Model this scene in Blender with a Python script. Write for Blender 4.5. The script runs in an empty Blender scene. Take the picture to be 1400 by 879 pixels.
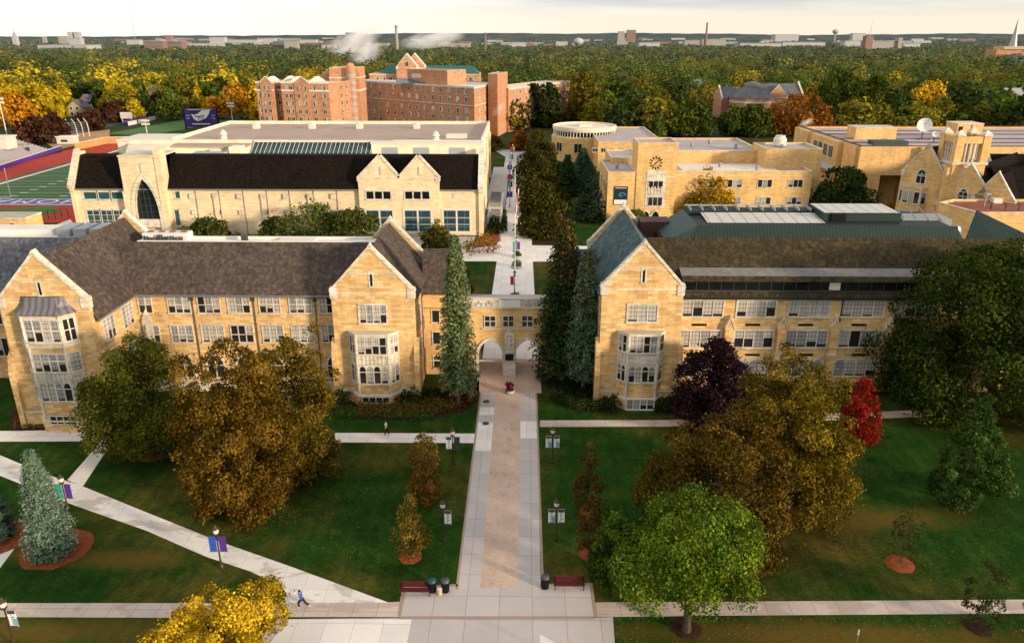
import bpy, math, random
import numpy as np
R = random.Random(7)
PI = math.pi
sc = bpy.context.scene
COL = sc.collection

# ------------------------------------------------------------------ camera
F_, CX, CY, H = 1042.0, 700.0, 439.5, 42.0
PITCH = math.atan((CY - 49) / F_)
YAW = math.atan(17 / (F_ / math.cos(PITCH)))
CAMX = 1.73
cam = bpy.data.objects.new('camera', bpy.data.cameras.new('camera'))
COL.objects.link(cam)
cam.location = (CAMX, 0, H)
cam.rotation_euler = (PI / 2 - PITCH, 0, YAW)
cam.data.sensor_width = 36
cam.data.lens = 36 * F_ / 1400
cam.data.clip_start = 1
cam.data.clip_end = 40000
sc.camera = cam

# survey helpers: sight lines used to read real positions off the place (ground height z, facade plane y or x)
def ray(px, py):
    a, b = (px - CX) / F_, -(py - CY) / F_
    c, s = math.cos(PITCH), math.sin(PITCH)
    x, y, z = a, c + b * s, -s + b * c
    ca, sa = math.cos(YAW), math.sin(YAW)
    return (x * ca - y * sa, x * sa + y * ca, z)
def G(px, py, z=0.0):
    d = ray(px, py); t = (z - H) / d[2]
    return (CAMX + d[0] * t, d[1] * t)
def P(px, py, Y):
    d = ray(px, py); t = Y / d[1]
    return (CAMX + d[0] * t, H + d[2] * t)
def PX(px, py, X):
    d = ray(px, py); t = (X - CAMX) / d[0]
    return (d[1] * t, H + d[2] * t)

# ------------------------------------------------------------------ materials
MAT = {}
class NT:
    def __init__(s, name):
        s.m = bpy.data.materials.new(name); s.m.use_nodes = True
        s.t = s.m.node_tree; s.t.nodes.clear()
        s.out = s.n('ShaderNodeOutputMaterial')
        MAT[name] = s.m
    def n(s, ty, **kw):
        nd = s.t.nodes.new(ty)
        for k, v in kw.items():
            if k.startswith('i_'):
                k = k[2:]
                k = int(k) if k.isdigit() else k.replace('_', ' ')
                nd.inputs[k].default_value = v
            else: setattr(nd, k, v)
        return nd
    def l(s, a, b): s.t.links.new(a, b)
    def math(s, op, a, b=None, c=None):
        nd = s.n('ShaderNodeMath', operation=op)
        for i, v in enumerate((a, b, c)):
            if v is None: continue
            if hasattr(v, 'is_output'): s.l(v, nd.inputs[i])
            else: nd.inputs[i].default_value = v
        return nd.outputs[0]
    def mix(s, f, a, b, bt='MIX'):
        nd = s.n('ShaderNodeMix', data_type='RGBA', blend_type=bt)
        for i, v in ((0, f), (6, a), (7, b)):
            if hasattr(v, 'is_output'): s.l(v, nd.inputs[i])
            elif i == 0: nd.inputs[0].default_value = v
            else: nd.inputs[i].default_value = (*v, 1)
        return nd.outputs[2]
    def ramp(s, fac, stops, interp='LINEAR'):
        nd = s.n('ShaderNodeValToRGB'); s.l(fac, nd.inputs[0])
        cr = nd.color_ramp; cr.interpolation = interp
        while len(cr.elements) < len(stops): cr.elements.new(0.5)
        for e, (p, c) in zip(cr.elements, stops):
            e.position = p; e.color = (*c, 1) if not isinstance(c, (int, float)) else (c, c, c, 1)
        return nd.outputs[0]
    def noise(s, vec, scale, detail=4, rough=0.55, out=0):
        nd = s.n('ShaderNodeTexNoise', i_Scale=scale, i_Detail=detail, i_Roughness=rough)
        if vec is not None: s.l(vec, nd.inputs['Vector'])
        return nd.outputs[out]
    def pos(s): return s.n('ShaderNodeNewGeometry').outputs['Position']
    def wallvec(s):
        """(u along the wall, height, 0) for any upright or sloping face"""
        g = s.n('ShaderNodeNewGeometry')
        cr = s.n('ShaderNodeVectorMath', operation='CROSS_PRODUCT'); s.l(g.outputs['True Normal'], cr.inputs[0]); cr.inputs[1].default_value = (0, 0, 1)
        nm = s.n('ShaderNodeVectorMath', operation='NORMALIZE'); s.l(cr.outputs[0], nm.inputs[0])
        dt = s.n('ShaderNodeVectorMath', operation='DOT_PRODUCT'); s.l(nm.outputs[0], dt.inputs[0]); s.l(g.outputs['Position'], dt.inputs[1])
        sp = s.n('ShaderNodeSeparateXYZ'); s.l(g.outputs['Position'], sp.inputs[0])
        cb = s.n('ShaderNodeCombineXYZ'); s.l(dt.outputs['Value'], cb.inputs[0]); s.l(sp.outputs[2], cb.inputs[1])
        return cb.outputs[0]
    def bsdf(s, col, rough=0.8, metal=0.0, bump=None, bstr=0.3, bdist=0.05, spec=0.3):
        b = s.n('ShaderNodeBsdfPrincipled')
        if hasattr(col, 'is_output'): s.l(col, b.inputs['Base Color'])
        else: b.inputs['Base Color'].default_value = (*col, 1)
        if hasattr(rough, 'is_output'): s.l(rough, b.inputs['Roughness'])
        else: b.inputs['Roughness'].default_value = rough
        b.inputs['Metallic'].default_value = metal
        b.inputs['Specular IOR Level'].default_value = spec
        if bump is not None:
            bn = s.n('ShaderNodeBump', i_Strength=bstr, i_Distance=bdist); s.l(bump, bn.inputs['Height']); s.l(bn.outputs[0], b.inputs['Normal'])
        s.l(b.outputs[0], s.out.inputs[0])
        return b

def plain(name, col, rough=0.7, metal=0.0, var=0.18, scale=3.0, spec=0.3):
    t = NT(name); p = t.pos()
    n = t.noise(p, scale, 5)
    c = t.mix(n, tuple(x * (1 - var) for x in col), tuple(min(1, x * (1 + var)) for x in col))
    t.bsdf(c, rough, metal, spec=spec)

def stone(name, c1, c2, mortar, bw, bh, amp=1.0, streak=0.25):
    t = NT(name); v = t.wallvec(); p = t.pos()
    b = t.n('ShaderNodeTexBrick', offset=0.5, squash=0.7, squash_frequency=3, i_Scale=1.0, i_Mortar_Size=0.026, i_Mortar_Smooth=0.3, i_Bias=0.0, i_Brick_Width=bw, i_Row_Height=bh)
    t.l(v, b.inputs['Vector']); b.inputs['Color1'].default_value = (*c1, 1); b.inputs['Color2'].default_value = (*c2, 1); b.inputs['Mortar'].default_value = (*mortar, 1)
    # stretched noise: whole courses lighter or darker
    mp = t.n('ShaderNodeMapping'); mp.inputs['Scale'].default_value = (0.55, 2.6, 1); t.l(v, mp.inputs[0])
    n1 = t.noise(mp.outputs[0], 1.0, 3)
    n2 = t.noise(p, 0.35, 4)
    vz = t.n('ShaderNodeMapping'); vz.inputs['Scale'].default_value = (1.6, 0.12, 1); t.l(v, vz.inputs[0])
    n3 = t.noise(vz.outputs[0], 1.0, 4)
    c = t.mix(1.0, b.outputs[0], t.ramp(n1, [(0.28, 1 - .38 * amp), (0.5, 1.0), (0.72, 1 + .28 * amp)]), 'MULTIPLY')
    c = t.mix(1.0, c, t.ramp(n2, [(0.3, 0.85), (0.7, 1.1)]), 'MULTIPLY')
    c = t.mix(streak, c, t.ramp(n3, [(0.35, 0.55), (0.6, 1.05)]), 'MULTIPLY')
    n4 = t.noise(p, 6, 3)
    h = t.math('ADD', b.outputs[1], t.math('MULTIPLY', n4, -0.6))
    t.bsdf(c, 0.85, bump=h, bstr=-0.35, bdist=0.03)

stone('stone_gold', (0.57, 0.33, 0.12), (0.79, 0.55, 0.275), (0.48, 0.32, 0.155), 1.15, 0.33, amp=.4)
stone('stone_cream', (0.70, 0.55, 0.335), (0.76, 0.615, 0.40), (0.70, 0.57, 0.38), 0.9, 0.24, streak=0.1, amp=.5)
stone('stone_amber', (0.63, 0.375, 0.13), (0.75, 0.49, 0.21), (0.63, 0.42, 0.20), 1.0, 0.28, amp=.45)
stone('brick_orange', (0.43, 0.19, 0.095), (0.52, 0.25, 0.13), (0.46, 0.27, 0.17), 0.55, 0.2, streak=0.15)
stone('brick_red', (0.23, 0.075, 0.045), (0.30, 0.11, 0.065), (0.28, 0.15, 0.11), 0.55, 0.2)
stone('trim', (0.60, 0.54, 0.44), (0.66, 0.60, 0.50), (0.55, 0.48, 0.38), 1.4, 0.6, streak=0.35)
stone('cream_panel', (0.74, 0.65, 0.49), (0.77, 0.68, 0.52), (0.70, 0.61, 0.46), 3.0, 2.2, streak=0.1, amp=.2)
plain('brick_dark', (0.075, 0.03, 0.025), var=0.3)

def shingle(name, c1, c2, dark, bw=0.33, bh=0.17):
    t = NT(name); v = t.wallvec(); p = t.pos()
    b = t.n('ShaderNodeTexBrick', offset=0.5, i_Scale=1.0, i_Mortar_Size=0.012, i_Mortar_Smooth=0.2, i_Bias=-0.1, i_Brick_Width=bw, i_Row_Height=bh)
    t.l(v, b.inputs['Vector']); b.inputs['Color1'].default_value = (*c1, 1); b.inputs['Color2'].default_value = (*c2, 1); b.inputs['Mortar'].default_value = (*dark, 1)
    n1 = t.noise(v, 2.2, 3); n2 = t.noise(p, 0.22, 5)
    wn = t.n('ShaderNodeTexVoronoi', i_Scale=2.6); t.l(v, wn.inputs['Vector'])
    c = t.mix(1.0, b.outputs[0], t.ramp(n1, [(0.3, 0.7), (0.52, 1.0), (0.7, 1.35)]), 'MULTIPLY')
    c = t.mix(0.5, c, t.ramp(n2, [(0.3, 0.6), (0.7, 1.3)]), 'MULTIPLY')
    sp = t.n('ShaderNodeSeparateColor'); t.l(wn.outputs['Color'], sp.inputs[0])
    c = t.mix(0.55, c, t.ramp(sp.outputs[0], [(0.0, 0.62), (0.6, 1.0), (1.0, 1.5)]), 'MULTIPLY')
    t.bsdf(c, 0.95, bump=b.outputs[1], bstr=-0.4, bdist=0.02, spec=0.08)
shingle('shingle_brown', (0.080, 0.061, 0.053), (0.108, 0.082, 0.067), (0.025, 0.019, 0.017))
shingle('shingle_moss', (0.043, 0.035, 0.020), (0.062, 0.047, 0.027), (0.012, 0.010, 0.008), 0.45, 0.3)
shingle('shingle_black', (0.0085, 0.006, 0.005), (0.016, 0.011, 0.008), (0.003, 0.0025, 0.0025))
shingle('shingle_slate', (0.07, 0.10, 0.115), (0.10, 0.14, 0.15), (0.02, 0.03, 0.035))
shingle('shingle_grey', (0.12, 0.12, 0.14), (0.17, 0.17, 0.19), (0.05, 0.05, 0.06))

def seam(name, col, w=0.45, rough=0.45, metal=0.3):
    t = NT(name); v = t.wallvec()
    wv = t.n('ShaderNodeTexWave', wave_type='BANDS', bands_direction='X', wave_profile='SIN', i_Scale=0.314 / w, i_Distortion=0.0); t.l(v, wv.inputs['Vector'])
    k = t.ramp(wv.outputs[1], [(0.0, 0.55), (0.2, 1.0), (0.85, 1.0), (1.0, 1.35)])
    n = t.noise(t.pos(), 0.8, 4)
    c = t.mix(1.0, t.mix(n, tuple(x * .75 for x in col), tuple(x * 1.2 for x in col)), k, 'MULTIPLY')
    t.bsdf(c, rough, metal)
seam('metal_green', (0.010, 0.026, 0.022), rough=.6, metal=0); seam('metal_teal', (0.028, 0.058, 0.058), rough=.6, metal=0); seam('lead', (0.16, 0.15, 0.17), 0.7, 0.6)

def concrete(name, col, slab=1.8, joint=0.45, wet=0.0, warm=(1.06, 0.97, 0.9)):
    t = NT(name); p = t.pos()
    b = t.n('ShaderNodeTexBrick', offset=0.0, i_Scale=1.0, i_Mortar_Size=0.018, i_Mortar_Smooth=0.1, i_Brick_Width=slab, i_Row_Height=slab)
    t.l(p, b.inputs['Vector']); b.inputs['Color1'].default_value = (0.92, 0.92, 0.92, 1); b.inputs['Color2'].default_value = (1.06, 1.06, 1.06, 1); b.inputs['Mortar'].default_value = (joint, joint, joint, 1)
    n1 = t.noise(p, 0.4, 5, 0.6); n2 = t.noise(p, 7, 3)
    c = t.mix(n1, tuple(x * 0.86 for x in col), tuple(min(1, x * 1.1 * w) for x, w in zip(col, warm)))
    c = t.mix(1.0, c, b.outputs[0], 'MULTIPLY')
    c = t.mix(0.5, c, t.ramp(n2, [(0.3, 0.82), (0.7, 1.08)]), 'MULTIPLY')
    if wet:
        mp = t.n('ShaderNodeMapping'); mp.inputs['Scale'].default_value = (0.32, 0.62, 1); mp.inputs['Rotation'].default_value = (0, 0, 0.3); t.l(p, mp.inputs[0])
        n3 = t.noise(mp.outputs[0], 1.0, 2)
        c = t.mix(t.math('MULTIPLY', t.ramp(n3, [(0.53, 0.0), (0.58, 1.0)]), wet), c, tuple(x * 0.5 for x in (col[0] * 1.05, col[1] * 0.92, col[2] * 0.82)))
    t.bsdf(c, 0.85, bump=n2, bstr=0.1)
concrete('concrete', (0.46, 0.435, 0.44), 2.6)
concrete('concrete_light', (0.72, 0.70, 0.69), 2.2, 0.6)
concrete('concrete_warm', (0.52, 0.44, 0.40), 1.9, wet=0.35)
concrete('concrete_diag', (0.72, 0.70, 0.69), 2.0, 0.6, wet=0.6)
def paver():
    t = NT('paver'); p = t.pos()
    b = t.n('ShaderNodeTexBrick', offset=0.5, i_Scale=1.0, i_Mortar_Size=0.008, i_Brick_Width=0.22, i_Row_Height=0.11); t.l(p, b.inputs['Vector'])
    b.inputs['Color1'].default_value = (0.52, 0.37, 0.29, 1); b.inputs['Color2'].default_value = (0.60, 0.44, 0.355, 1); b.inputs['Mortar'].default_value = (0.34, 0.25, 0.20, 1)
    mp = t.n('ShaderNodeMapping'); mp.inputs['Scale'].default_value = (0.75, 0.5, 1); mp.inputs['Rotation'].default_value = (0, 0, 0.5); t.l(p, mp.inputs[0])
    n = t.noise(mp.outputs[0], 1.6, 6, 0.62)
    n2 = t.noise(p, 0.35, 3)
    c = t.mix(t.math('MULTIPLY', t.ramp(n, [(0.54, 0.0), (0.68, 1.0)]), 0.42), b.outputs[0], (0.40, 0.19, 0.14))
    c = t.mix(1.0, c, t.ramp(n2, [(0.3, 0.86), (0.7, 1.12)]), 'MULTIPLY')
    t.bsdf(c, 0.85, bump=b.outputs[1], bstr=-0.2, bdist=0.01)
paver()
plain('paver_edge', (0.33, 0.23, 0.18), scale=8)

def grass():
    t = NT('grass'); p = t.pos()
    n1 = t.noise(p, 0.055, 4, 0.6); n2 = t.noise(p, 0.35, 5, 0.65); n3 = t.noise(p, 9, 4, 0.7); n4 = t.noise(p, 0.02, 2)
    c = t.mix(t.ramp(n2, [(0.3, 0.0), (0.7, 1.0)]), (0.0070, 0.029, 0.0032), (0.022, 0.060, 0.0070))
    dry = t.math('MULTIPLY', t.ramp(n1, [(0.47, 0.0), (0.64, 1.0)]), t.ramp(n2, [(0.3, 0.3), (0.65, 1.0)]))
    c = t.mix(t.math('MULTIPLY', dry, 0.7), c, (0.125, 0.075, 0.017))
    # mower passes
    wv = t.n('ShaderNodeTexWave', wave_type='BANDS', bands_direction='X', i_Scale=0.22, i_Distortion=1.2); wv.inputs['Detail Scale'].default_value = 0.4; t.l(p, wv.inputs['Vector'])
    c = t.mix(0.22, c, t.ramp(wv.outputs[1], [(0.3, 0.7), (0.7, 1.25)]), 'MULTIPLY')
    c = t.mix(1.0, c, t.ramp(n3, [(0.25, 0.4), (0.5, 0.95), (0.78, 2.0)]), 'MULTIPLY')
    c = t.mix(1.0, c, t.ramp(t.noise(p, 2.2, 5, 0.7), [(0.3, 0.68), (0.5, 1.0), (0.7, 1.4)]), 'MULTIPLY')
    def patch(cx, cy, rx, ry):
        a = t.math('DIVIDE', t.math('SUBTRACT', sp0.outputs[0], cx), rx); b = t.math('DIVIDE', t.math('SUBTRACT', sp0.outputs[1], cy), ry)
        r = t.math('SQRT', t.math('ADD', t.math('MULTIPLY', a, a), t.math('MULTIPLY', b, b)))
        return t.ramp(t.math('ADD', r, t.math('MULTIPLY', t.math('SUBTRACT', n2, .5), 1.6)), [(.35, 1.0), (1.0, 0.0)])
    sp0 = t.n('ShaderNodeSeparateXYZ'); t.l(p, sp0.inputs[0])
    for q in ((31, 60.5, 15, 2.6), (24, 45.5, 22, 1.7), (-38, 45, 20, 1.8), (-33, 53.5, 6, 1.8), (-6.5, 119, 2.2, 12), (-41, 54.5, 3, 2), (21, 67, 9, 2)):
        c = t.mix(t.math('MULTIPLY', patch(*q), .6), c, (0.15, 0.085, 0.018))
    # far land, beyond the campus: mixed fields and scrub
    sp = t.n('ShaderNodeSeparateXYZ'); t.l(p, sp.inputs[0])
    far = t.ramp(t.math('DIVIDE', sp.outputs[1], 4000.0), [(0.06, 0.0), (0.12, 1.0)])
    c = t.mix(far, c, t.mix(t.noise(p, 0.004, 5), (0.018, 0.028, 0.014), (0.055, 0.058, 0.035)))
    t.bsdf(c, 0.95, bump=n3, bstr=0.6, bdist=0.05, spec=0.05)
grass()
def simple_noise(name, a, b, scale, rough=0.9, bs=0.3, spec=0.15):
    t = NT(name); p = t.pos(); n = t.noise(p, scale, 6, 0.65)
    t.bsdf(t.mix(t.ramp(n, [(0.3, 0.0), (0.7, 1.0)]), a, b), rough, bump=n, bstr=bs, spec=spec)
simple_noise('mulch', (0.13, 0.028, 0.010), (0.30, 0.085, 0.028), 5, bs=0.8)
simple_noise('mulch_dark', (0.022, 0.010, 0.006), (0.055, 0.022, 0.012), 5, bs=0.8)
simple_noise('bark', (0.035, 0.024, 0.017), (0.085, 0.062, 0.045), 6, bs=0.8)
simple_noise('bark_grey', (0.10, 0.085, 0.07), (0.19, 0.165, 0.14), 5, bs=0.8)
simple_noise('membrane_white', (0.60, 0.56, 0.51), (0.74, 0.70, 0.65), 0.35, 0.7, 0.05)
simple_noise('membrane_pink', (0.33, 0.245, 0.205), (0.42, 0.32, 0.27), 0.16, 0.9, 0.05)
simple_noise('membrane_mauve', (0.33, 0.28, 0.29), (0.45, 0.39, 0.39), 0.2, 0.9, 0.05)
simple_noise('asphalt', (0.035, 0.035, 0.038), (0.065, 0.063, 0.062), 3, 0.9, 0.2)
simple_noise('track_red', (0.36, 0.035, 0.022), (0.45, 0.055, 0.03), 0.3, 0.9, 0.05)
simple_noise('clay', (0.36, 0.20, 0.10), (0.45, 0.27, 0.14), 0.5, 0.9, 0.1)
simple_noise('tan_wall', (0.40, 0.23, 0.09), (0.50, 0.31, 0.13), 0.6, 0.9, 0.1)
def turf():
    t = NT('turf'); p = t.pos()
    sp = t.n('ShaderNodeSeparateXYZ'); t.l(p, sp.inputs[0])
    k = t.math('PINGPONG', t.math('DIVIDE', sp.outputs[1], 4.57), 1.0)
    c = t.mix(t.ramp(k, [(0.4, 0.0), (0.6, 1.0)]), (0.060, 0.125, 0.05), (0.085, 0.155, 0.068))
    t.bsdf(c, 0.9, spec=0.1)
turf()
simple_noise('turf_green', (0.05, 0.12, 0.03), (0.085, 0.17, 0.05), 0.1, 0.9, 0.05)
plain('white_paint', (0.72, 0.70, 0.67), 0.6, var=0.06); plain('offwhite', (0.62, 0.57, 0.50), 0.6, var=0.1)
plain('purple', (0.085, 0.03, 0.24), 0.55, var=0.12); plain('purple_deep', (0.035, 0.018, 0.15), 0.5, var=0.2)
plain('black_metal', (0.012, 0.012, 0.014), 0.4, 0.5); plain('dark_grey', (0.05, 0.05, 0.055), 0.6)
plain('grey_metal', (0.30, 0.31, 0.32), 0.45, 0.6); plain('grey_panel', (0.30, 0.32, 0.35), 0.6); plain('grey_seat', (0.36, 0.32, 0.34), 0.7)
plain('bronze', (0.06, 0.045, 0.03), 0.5, 0.4); plain('bench_red', (0.085, 0.012, 0.014), 0.5); plain('bin_green', (0.01, 0.06, 0.06), 0.45); plain('bin_grey', (0.06, 0.06, 0.08), 0.45)
plain('tan_plastic', (0.42, 0.34, 0.24)); plain('yellow', (0.75, 0.58, 0.01), 0.5, var=0.08); plain('red', (0.55, 0.02, 0.015), 0.6); plain('blue_cloth', (0.02, 0.085, 0.42), 0.8)
plain('banner_blue', (0.16, 0.32, 0.38), 0.8); plain('banner_teal', (0.02, 0.30, 0.25), 0.8); plain('skin', (0.48, 0.27, 0.18), 0.6); plain('hair', (0.03, 0.018, 0.01), 0.7); plain('black_cloth', (0.012, 0.012, 0.015), 0.9)
plain('cream_cloth', (0.66, 0.60, 0.38), 0.9); plain('solar', (0.10, 0.13, 0.20), 0.25, 0.3); plain('green_roof', (0.012, 0.10, 0.085), 0.5); plain('rubble', (0.12, 0.10, 0.10)); plain('chalk', (0.62, 0.58, 0.55), 0.9)
plain('poster_blue', (0.015, 0.03, 0.055), 0.3); plain('poster_swirl', (0.12, 0.30, 0.42), 0.3)
def glass(name, base, rough=0.08, var=0.6):
    t = NT(name); p = t.pos(); n = t.noise(p, 0.7, 3)
    t.bsdf(t.mix(n, tuple(x * (1 - var) for x in base), tuple(x * (1 + var) for x in base)), rough, spec=0.5)
glass('glass', (0.020, 0.020, 0.022)); glass('glass_teal', (0.025, 0.085, 0.085), 0.1, 0.5); glass('glass_dark', (0.008, 0.010, 0.012), 0.12)
def lattice(name, col, cw, ch, lw=0.16, dark=0.35, rough=0.5, spec=0.5):
    t = NT(name); v = t.wallvec(); sp = t.n('ShaderNodeSeparateXYZ'); t.l(v, sp.inputs[0])
    a = t.math('PINGPONG', sp.outputs[0], cw / 2); b = t.math('PINGPONG', sp.outputs[1], ch / 2)
    k = t.math('MINIMUM', t.math('DIVIDE', a, cw / 2), t.math('DIVIDE', b, ch / 2))
    n = t.noise(t.pos(), 0.9, 3)
    c = t.mix(n, tuple(x * 0.75 for x in col), tuple(x * 1.15 for x in col))
    c = t.mix(t.ramp(k, [(lw * 0.7, 1.0), (lw * 1.3, 0.0)]), c, tuple(x * dark for x in col))
    t.bsdf(c, rough, spec=spec)
lattice('blind', (0.46, 0.43, 0.40), 0.42, 0.52); lattice('blind_grey', (0.30, 0.30, 0.31), 0.42, 0.52)
lattice('skylight_white', (0.50, 0.47, 0.42), 1.6, 1.6, 0.1, 0.4, 0.35)
lattice('curtain_wall', (0.022, 0.055, 0.068), 1.9, 1.9, 0.05, 3.5, 0.4, 0.15)
def leaf(name='leaf', trans=0.3):
    t = NT(name)
    oi = t.n('ShaderNodeObjectInfo'); at = t.n('ShaderNodeVertexColor', layer_name='lc')
    c = t.mix(1.0, t.mix(1.0, oi.outputs['Color'], at.outputs['Color'], 'MULTIPLY'), (1.22, 1.25, 1.0), 'MULTIPLY')
    d = t.n('ShaderNodeBsdfDiffuse'); tr = t.n('ShaderNodeBsdfTranslucent'); mx = t.n('ShaderNodeMixShader', i_0=trans)
    t.l(c, d.inputs[0]); t.l(c, tr.inputs[0]); t.l(d.outputs[0], mx.inputs[1]); t.l(tr.outputs[0], mx.inputs[2]); t.l(mx.outputs[0], t.out.inputs[0])
leaf()
def flagmat():
    t = NT('flag_stripes'); tc = t.n('ShaderNodeTexCoord'); sp = t.n('ShaderNodeSeparateXYZ'); t.l(tc.outputs['Object'], sp.inputs[0])
    k = t.math('PINGPONG', t.math('MULTIPLY', sp.outputs[0], 5.2), 1.0)
    t.bsdf(t.mix(t.ramp(k, [(0.45, 0.0), (0.55, 1.0)]), (0.42, 0.02, 0.03), (0.68, 0.62, 0.6)), 0.8)
flagmat()
def hillmat():
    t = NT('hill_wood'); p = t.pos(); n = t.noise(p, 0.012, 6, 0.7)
    t.bsdf(t.mix(t.ramp(n, [(0.35, 0.0), (0.65, 1.0)]), (0.060, 0.080, 0.088), (0.105, 0.125, 0.125)), 1.0, spec=0.0)  # blue-grey distance haze is painted into the hill colour
hillmat()
def steam():
    t = NT('steam'); tc = t.n('ShaderNodeTexCoord')
    mp = t.n('ShaderNodeVectorMath', operation='LENGTH'); t.l(tc.outputs['Object'], mp.inputs[0])
    fall = t.ramp(mp.outputs['Value'], [(0.25, 1.0), (0.95, 0.0)])
    n = t.noise(tc.outputs['Object'], 2.1, 5, 0.6)
    k = t.math('MULTIPLY', fall, t.ramp(n, [(0.36, 0.0), (0.72, 1.0)]))
    v = t.n('ShaderNodeVolumePrincipled'); v.inputs['Color'].default_value = (0.995, 0.99, 1.0, 1); v.inputs['Anisotropy'].default_value = 0.1
    sz = t.n('ShaderNodeObjectInfo')
    spc = t.n('ShaderNodeSeparateColor'); t.l(sz.outputs['Color'], spc.inputs[0])
    t.l(t.math('MULTIPLY', t.math('MULTIPLY', k, 2.2), spc.outputs[0]), v.inputs['Density']); t.l(v.outputs[0], t.out.inputs['Volume'])
steam()

# ------------------------------------------------------------------ mesh building
APART = {'blind', 'pilaster', 'padstone', 'roof_vent', 'roof_fan', 'roof_pipe', 'louvre', 'opening', 'buttress', 'upright', 'roof_unit', 'tower', 'skylight', 'mullion', 'curved_pole', 'aisle_step', 'roof_post', 'wall', 'lamp_head', 'post', 'side_wall', 'text_panel', 'coping', 'banner_arm', 'banner_band', 'railing'}
class MB:
    def __init__(s): s.v = []; s.f = []; s.g = []
    def add(s, vs, fs):
        k = len(s.v); s.g.append((k, len(s.f), len(vs), len(fs))); s.v += [tuple(x) for x in vs]; s.f += [tuple(i + k for i in f) for f in fs]; return s
    def box(s, x0, x1, y0, y1, z0, z1):
        return s.add([(x0, y0, z0), (x1, y0, z0), (x1, y1, z0), (x0, y1, z0), (x0, y0, z1), (x1, y0, z1), (x1, y1, z1), (x0, y1, z1)],
                     [(3, 2, 1, 0), (4, 5, 6, 7), (0, 1, 5, 4), (1, 2, 6, 5), (2, 3, 7, 6), (3, 0, 4, 7)])
    def prism(s, pts, z0, z1):
        n = len(pts)
        return s.add([(x, y, z0) for x, y in pts] + [(x, y, z1) for x, y in pts],
                     [tuple(range(n))[::-1], tuple(range(n, 2 * n))] + [(i, (i + 1) % n, n + (i + 1) % n, n + i) for i in range(n)])
    def fbox(s, F, u0, u1, d0, d1, z0, z1):
        q = [F(u, d, z) for z in (z0, z1) for u, d in ((u0, d0), (u1, d0), (u1, d1), (u0, d1))]
        return s.add(q, [(0, 1, 2, 3), (7, 6, 5, 4), (4, 5, 1, 0), (5, 6, 2, 1), (6, 7, 3, 2), (7, 4, 0, 3)])
    def fpoly(s, F, pts, d0, d1):
        n = len(pts)
        return s.add([F(u, d0, z) for u, z in pts] + [F(u, d1, z) for u, z in pts],
                     [tuple(range(n)), tuple(range(n, 2 * n))[::-1]] + [(i, n + i, n + (i + 1) % n, (i + 1) % n) for i in range(n)])
    def fbar(s, F, p, q, w, d0, d1):
        """slanted bar from p=(u,z) to q, w thick, lying in the wall"""
        a = math.atan2(q[1] - p[1], q[0] - p[0]); x, z = -math.sin(a) * w, math.cos(a) * w
        return s.fpoly(F, [p, q, (q[0] + x, q[1] + z), (p[0] + x, p[1] + z)], d0, d1)
    def tube(s, p, q, r0, r1=None, n=8, cap=True):
        r1 = r0 if r1 is None else r1
        p, q = np.array(p, float), np.array(q, float); d = q - p; d = d / (np.linalg.norm(d) + 1e-9)
        a = np.cross(d, (0, 0, 1) if abs(d[2]) < 0.9 else (1, 0, 0)); a /= np.linalg.norm(a); b = np.cross(d, a)
        vs = [tuple(c + r * (math.cos(t) * a + math.sin(t) * b)) for c, r in ((p, r0), (q, r1)) for t in [2 * PI * i / n for i in range(n)]]
        fs = [(i, (i + 1) % n, n + (i + 1) % n, n + i) for i in range(n)]
        if cap: fs += [tuple(range(n))[::-1], tuple(range(n, 2 * n))]
        return s.add(vs, fs)
    def path(s, pts, r, n=6):
        for a, b in zip(pts, pts[1:]): s.tube(a, b, r, r, n)
        return s
    def lathe(s, c, prof, n=16):
        vs = []; fs = []
        for r, z in prof: vs += [(c[0] + r * math.cos(2 * PI * i / n), c[1] + r * math.sin(2 * PI * i / n), c[2] + z) for i in range(n)]
        for k in range(len(prof) - 1): fs += [(k * n + i, k * n + (i + 1) % n, (k + 1) * n + (i + 1) % n, (k + 1) * n + i) for i in range(n)]
        fs += [tuple(range(n))[::-1], tuple(range((len(prof) - 1) * n, len(prof) * n))]
        return s.add(vs, fs)
    def obj(s, name, mat, parent=None, smooth=False):
        if len(s.g) > 1 and name in APART:
            first = None
            for k, fk, nv, nf in s.g:
                m = MB(); m.v = s.v[k:k + nv]; m.f = [tuple(i - k for i in f) for f in s.f[fk:fk + nf]]; m.g = [0]
                o = m.obj(name, mat, parent, smooth); first = first or o
            return first
        me = bpy.data.meshes.new(name); me.from_pydata(s.v, [], s.f); me.update()
        me.materials.append(MAT[mat])
        if smooth: me.polygons.foreach_set('use_smooth', [True] * len(me.polygons))
        o = bpy.data.objects.new(name, me); COL.objects.link(o)
        if parent is not None:
            o.parent = parent
            o.matrix_parent_inverse = world(parent).inverted()
        return o
def world(o):
    import mathutils
    m = mathutils.Matrix.LocRotScale(o.location, o.rotation_euler, o.scale)
    return world(o.parent) @ o.matrix_parent_inverse @ m if o.parent else m
def frame(ox, oy, ux, uy, nx, ny): return lambda u, d, z: (ox + u * ux + d * nx, oy + u * uy + d * ny, z)
def front(Y): return frame(0, Y, 1, 0, 0, -1)
def east(X): return frame(X, 0, 0, 1, 1, 0)
def west(X): return frame(X, 0, 0, 1, -1, 0)
def between(p, q):
    L = math.hypot(q[0] - p[0], q[1] - p[1]); ux, uy = (q[0] - p[0]) / L, (q[1] - p[1]) / L
    return frame(p[0], p[1], ux, uy, uy, -ux), L
def tag(o, label=None, cat=None, group=None, kind=None):
    if label: o['label'] = label
    if cat: o['category'] = cat
    if group: o['group'] = group
    if kind: o['kind'] = kind
    return o
def thing(name, label, cat, loc=(0, 0, 0), group=None):
    o = bpy.data.objects.new(name, None); COL.objects.link(o); o.location = loc; o.empty_display_size = 1
    return tag(o, label, cat, group)
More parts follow.
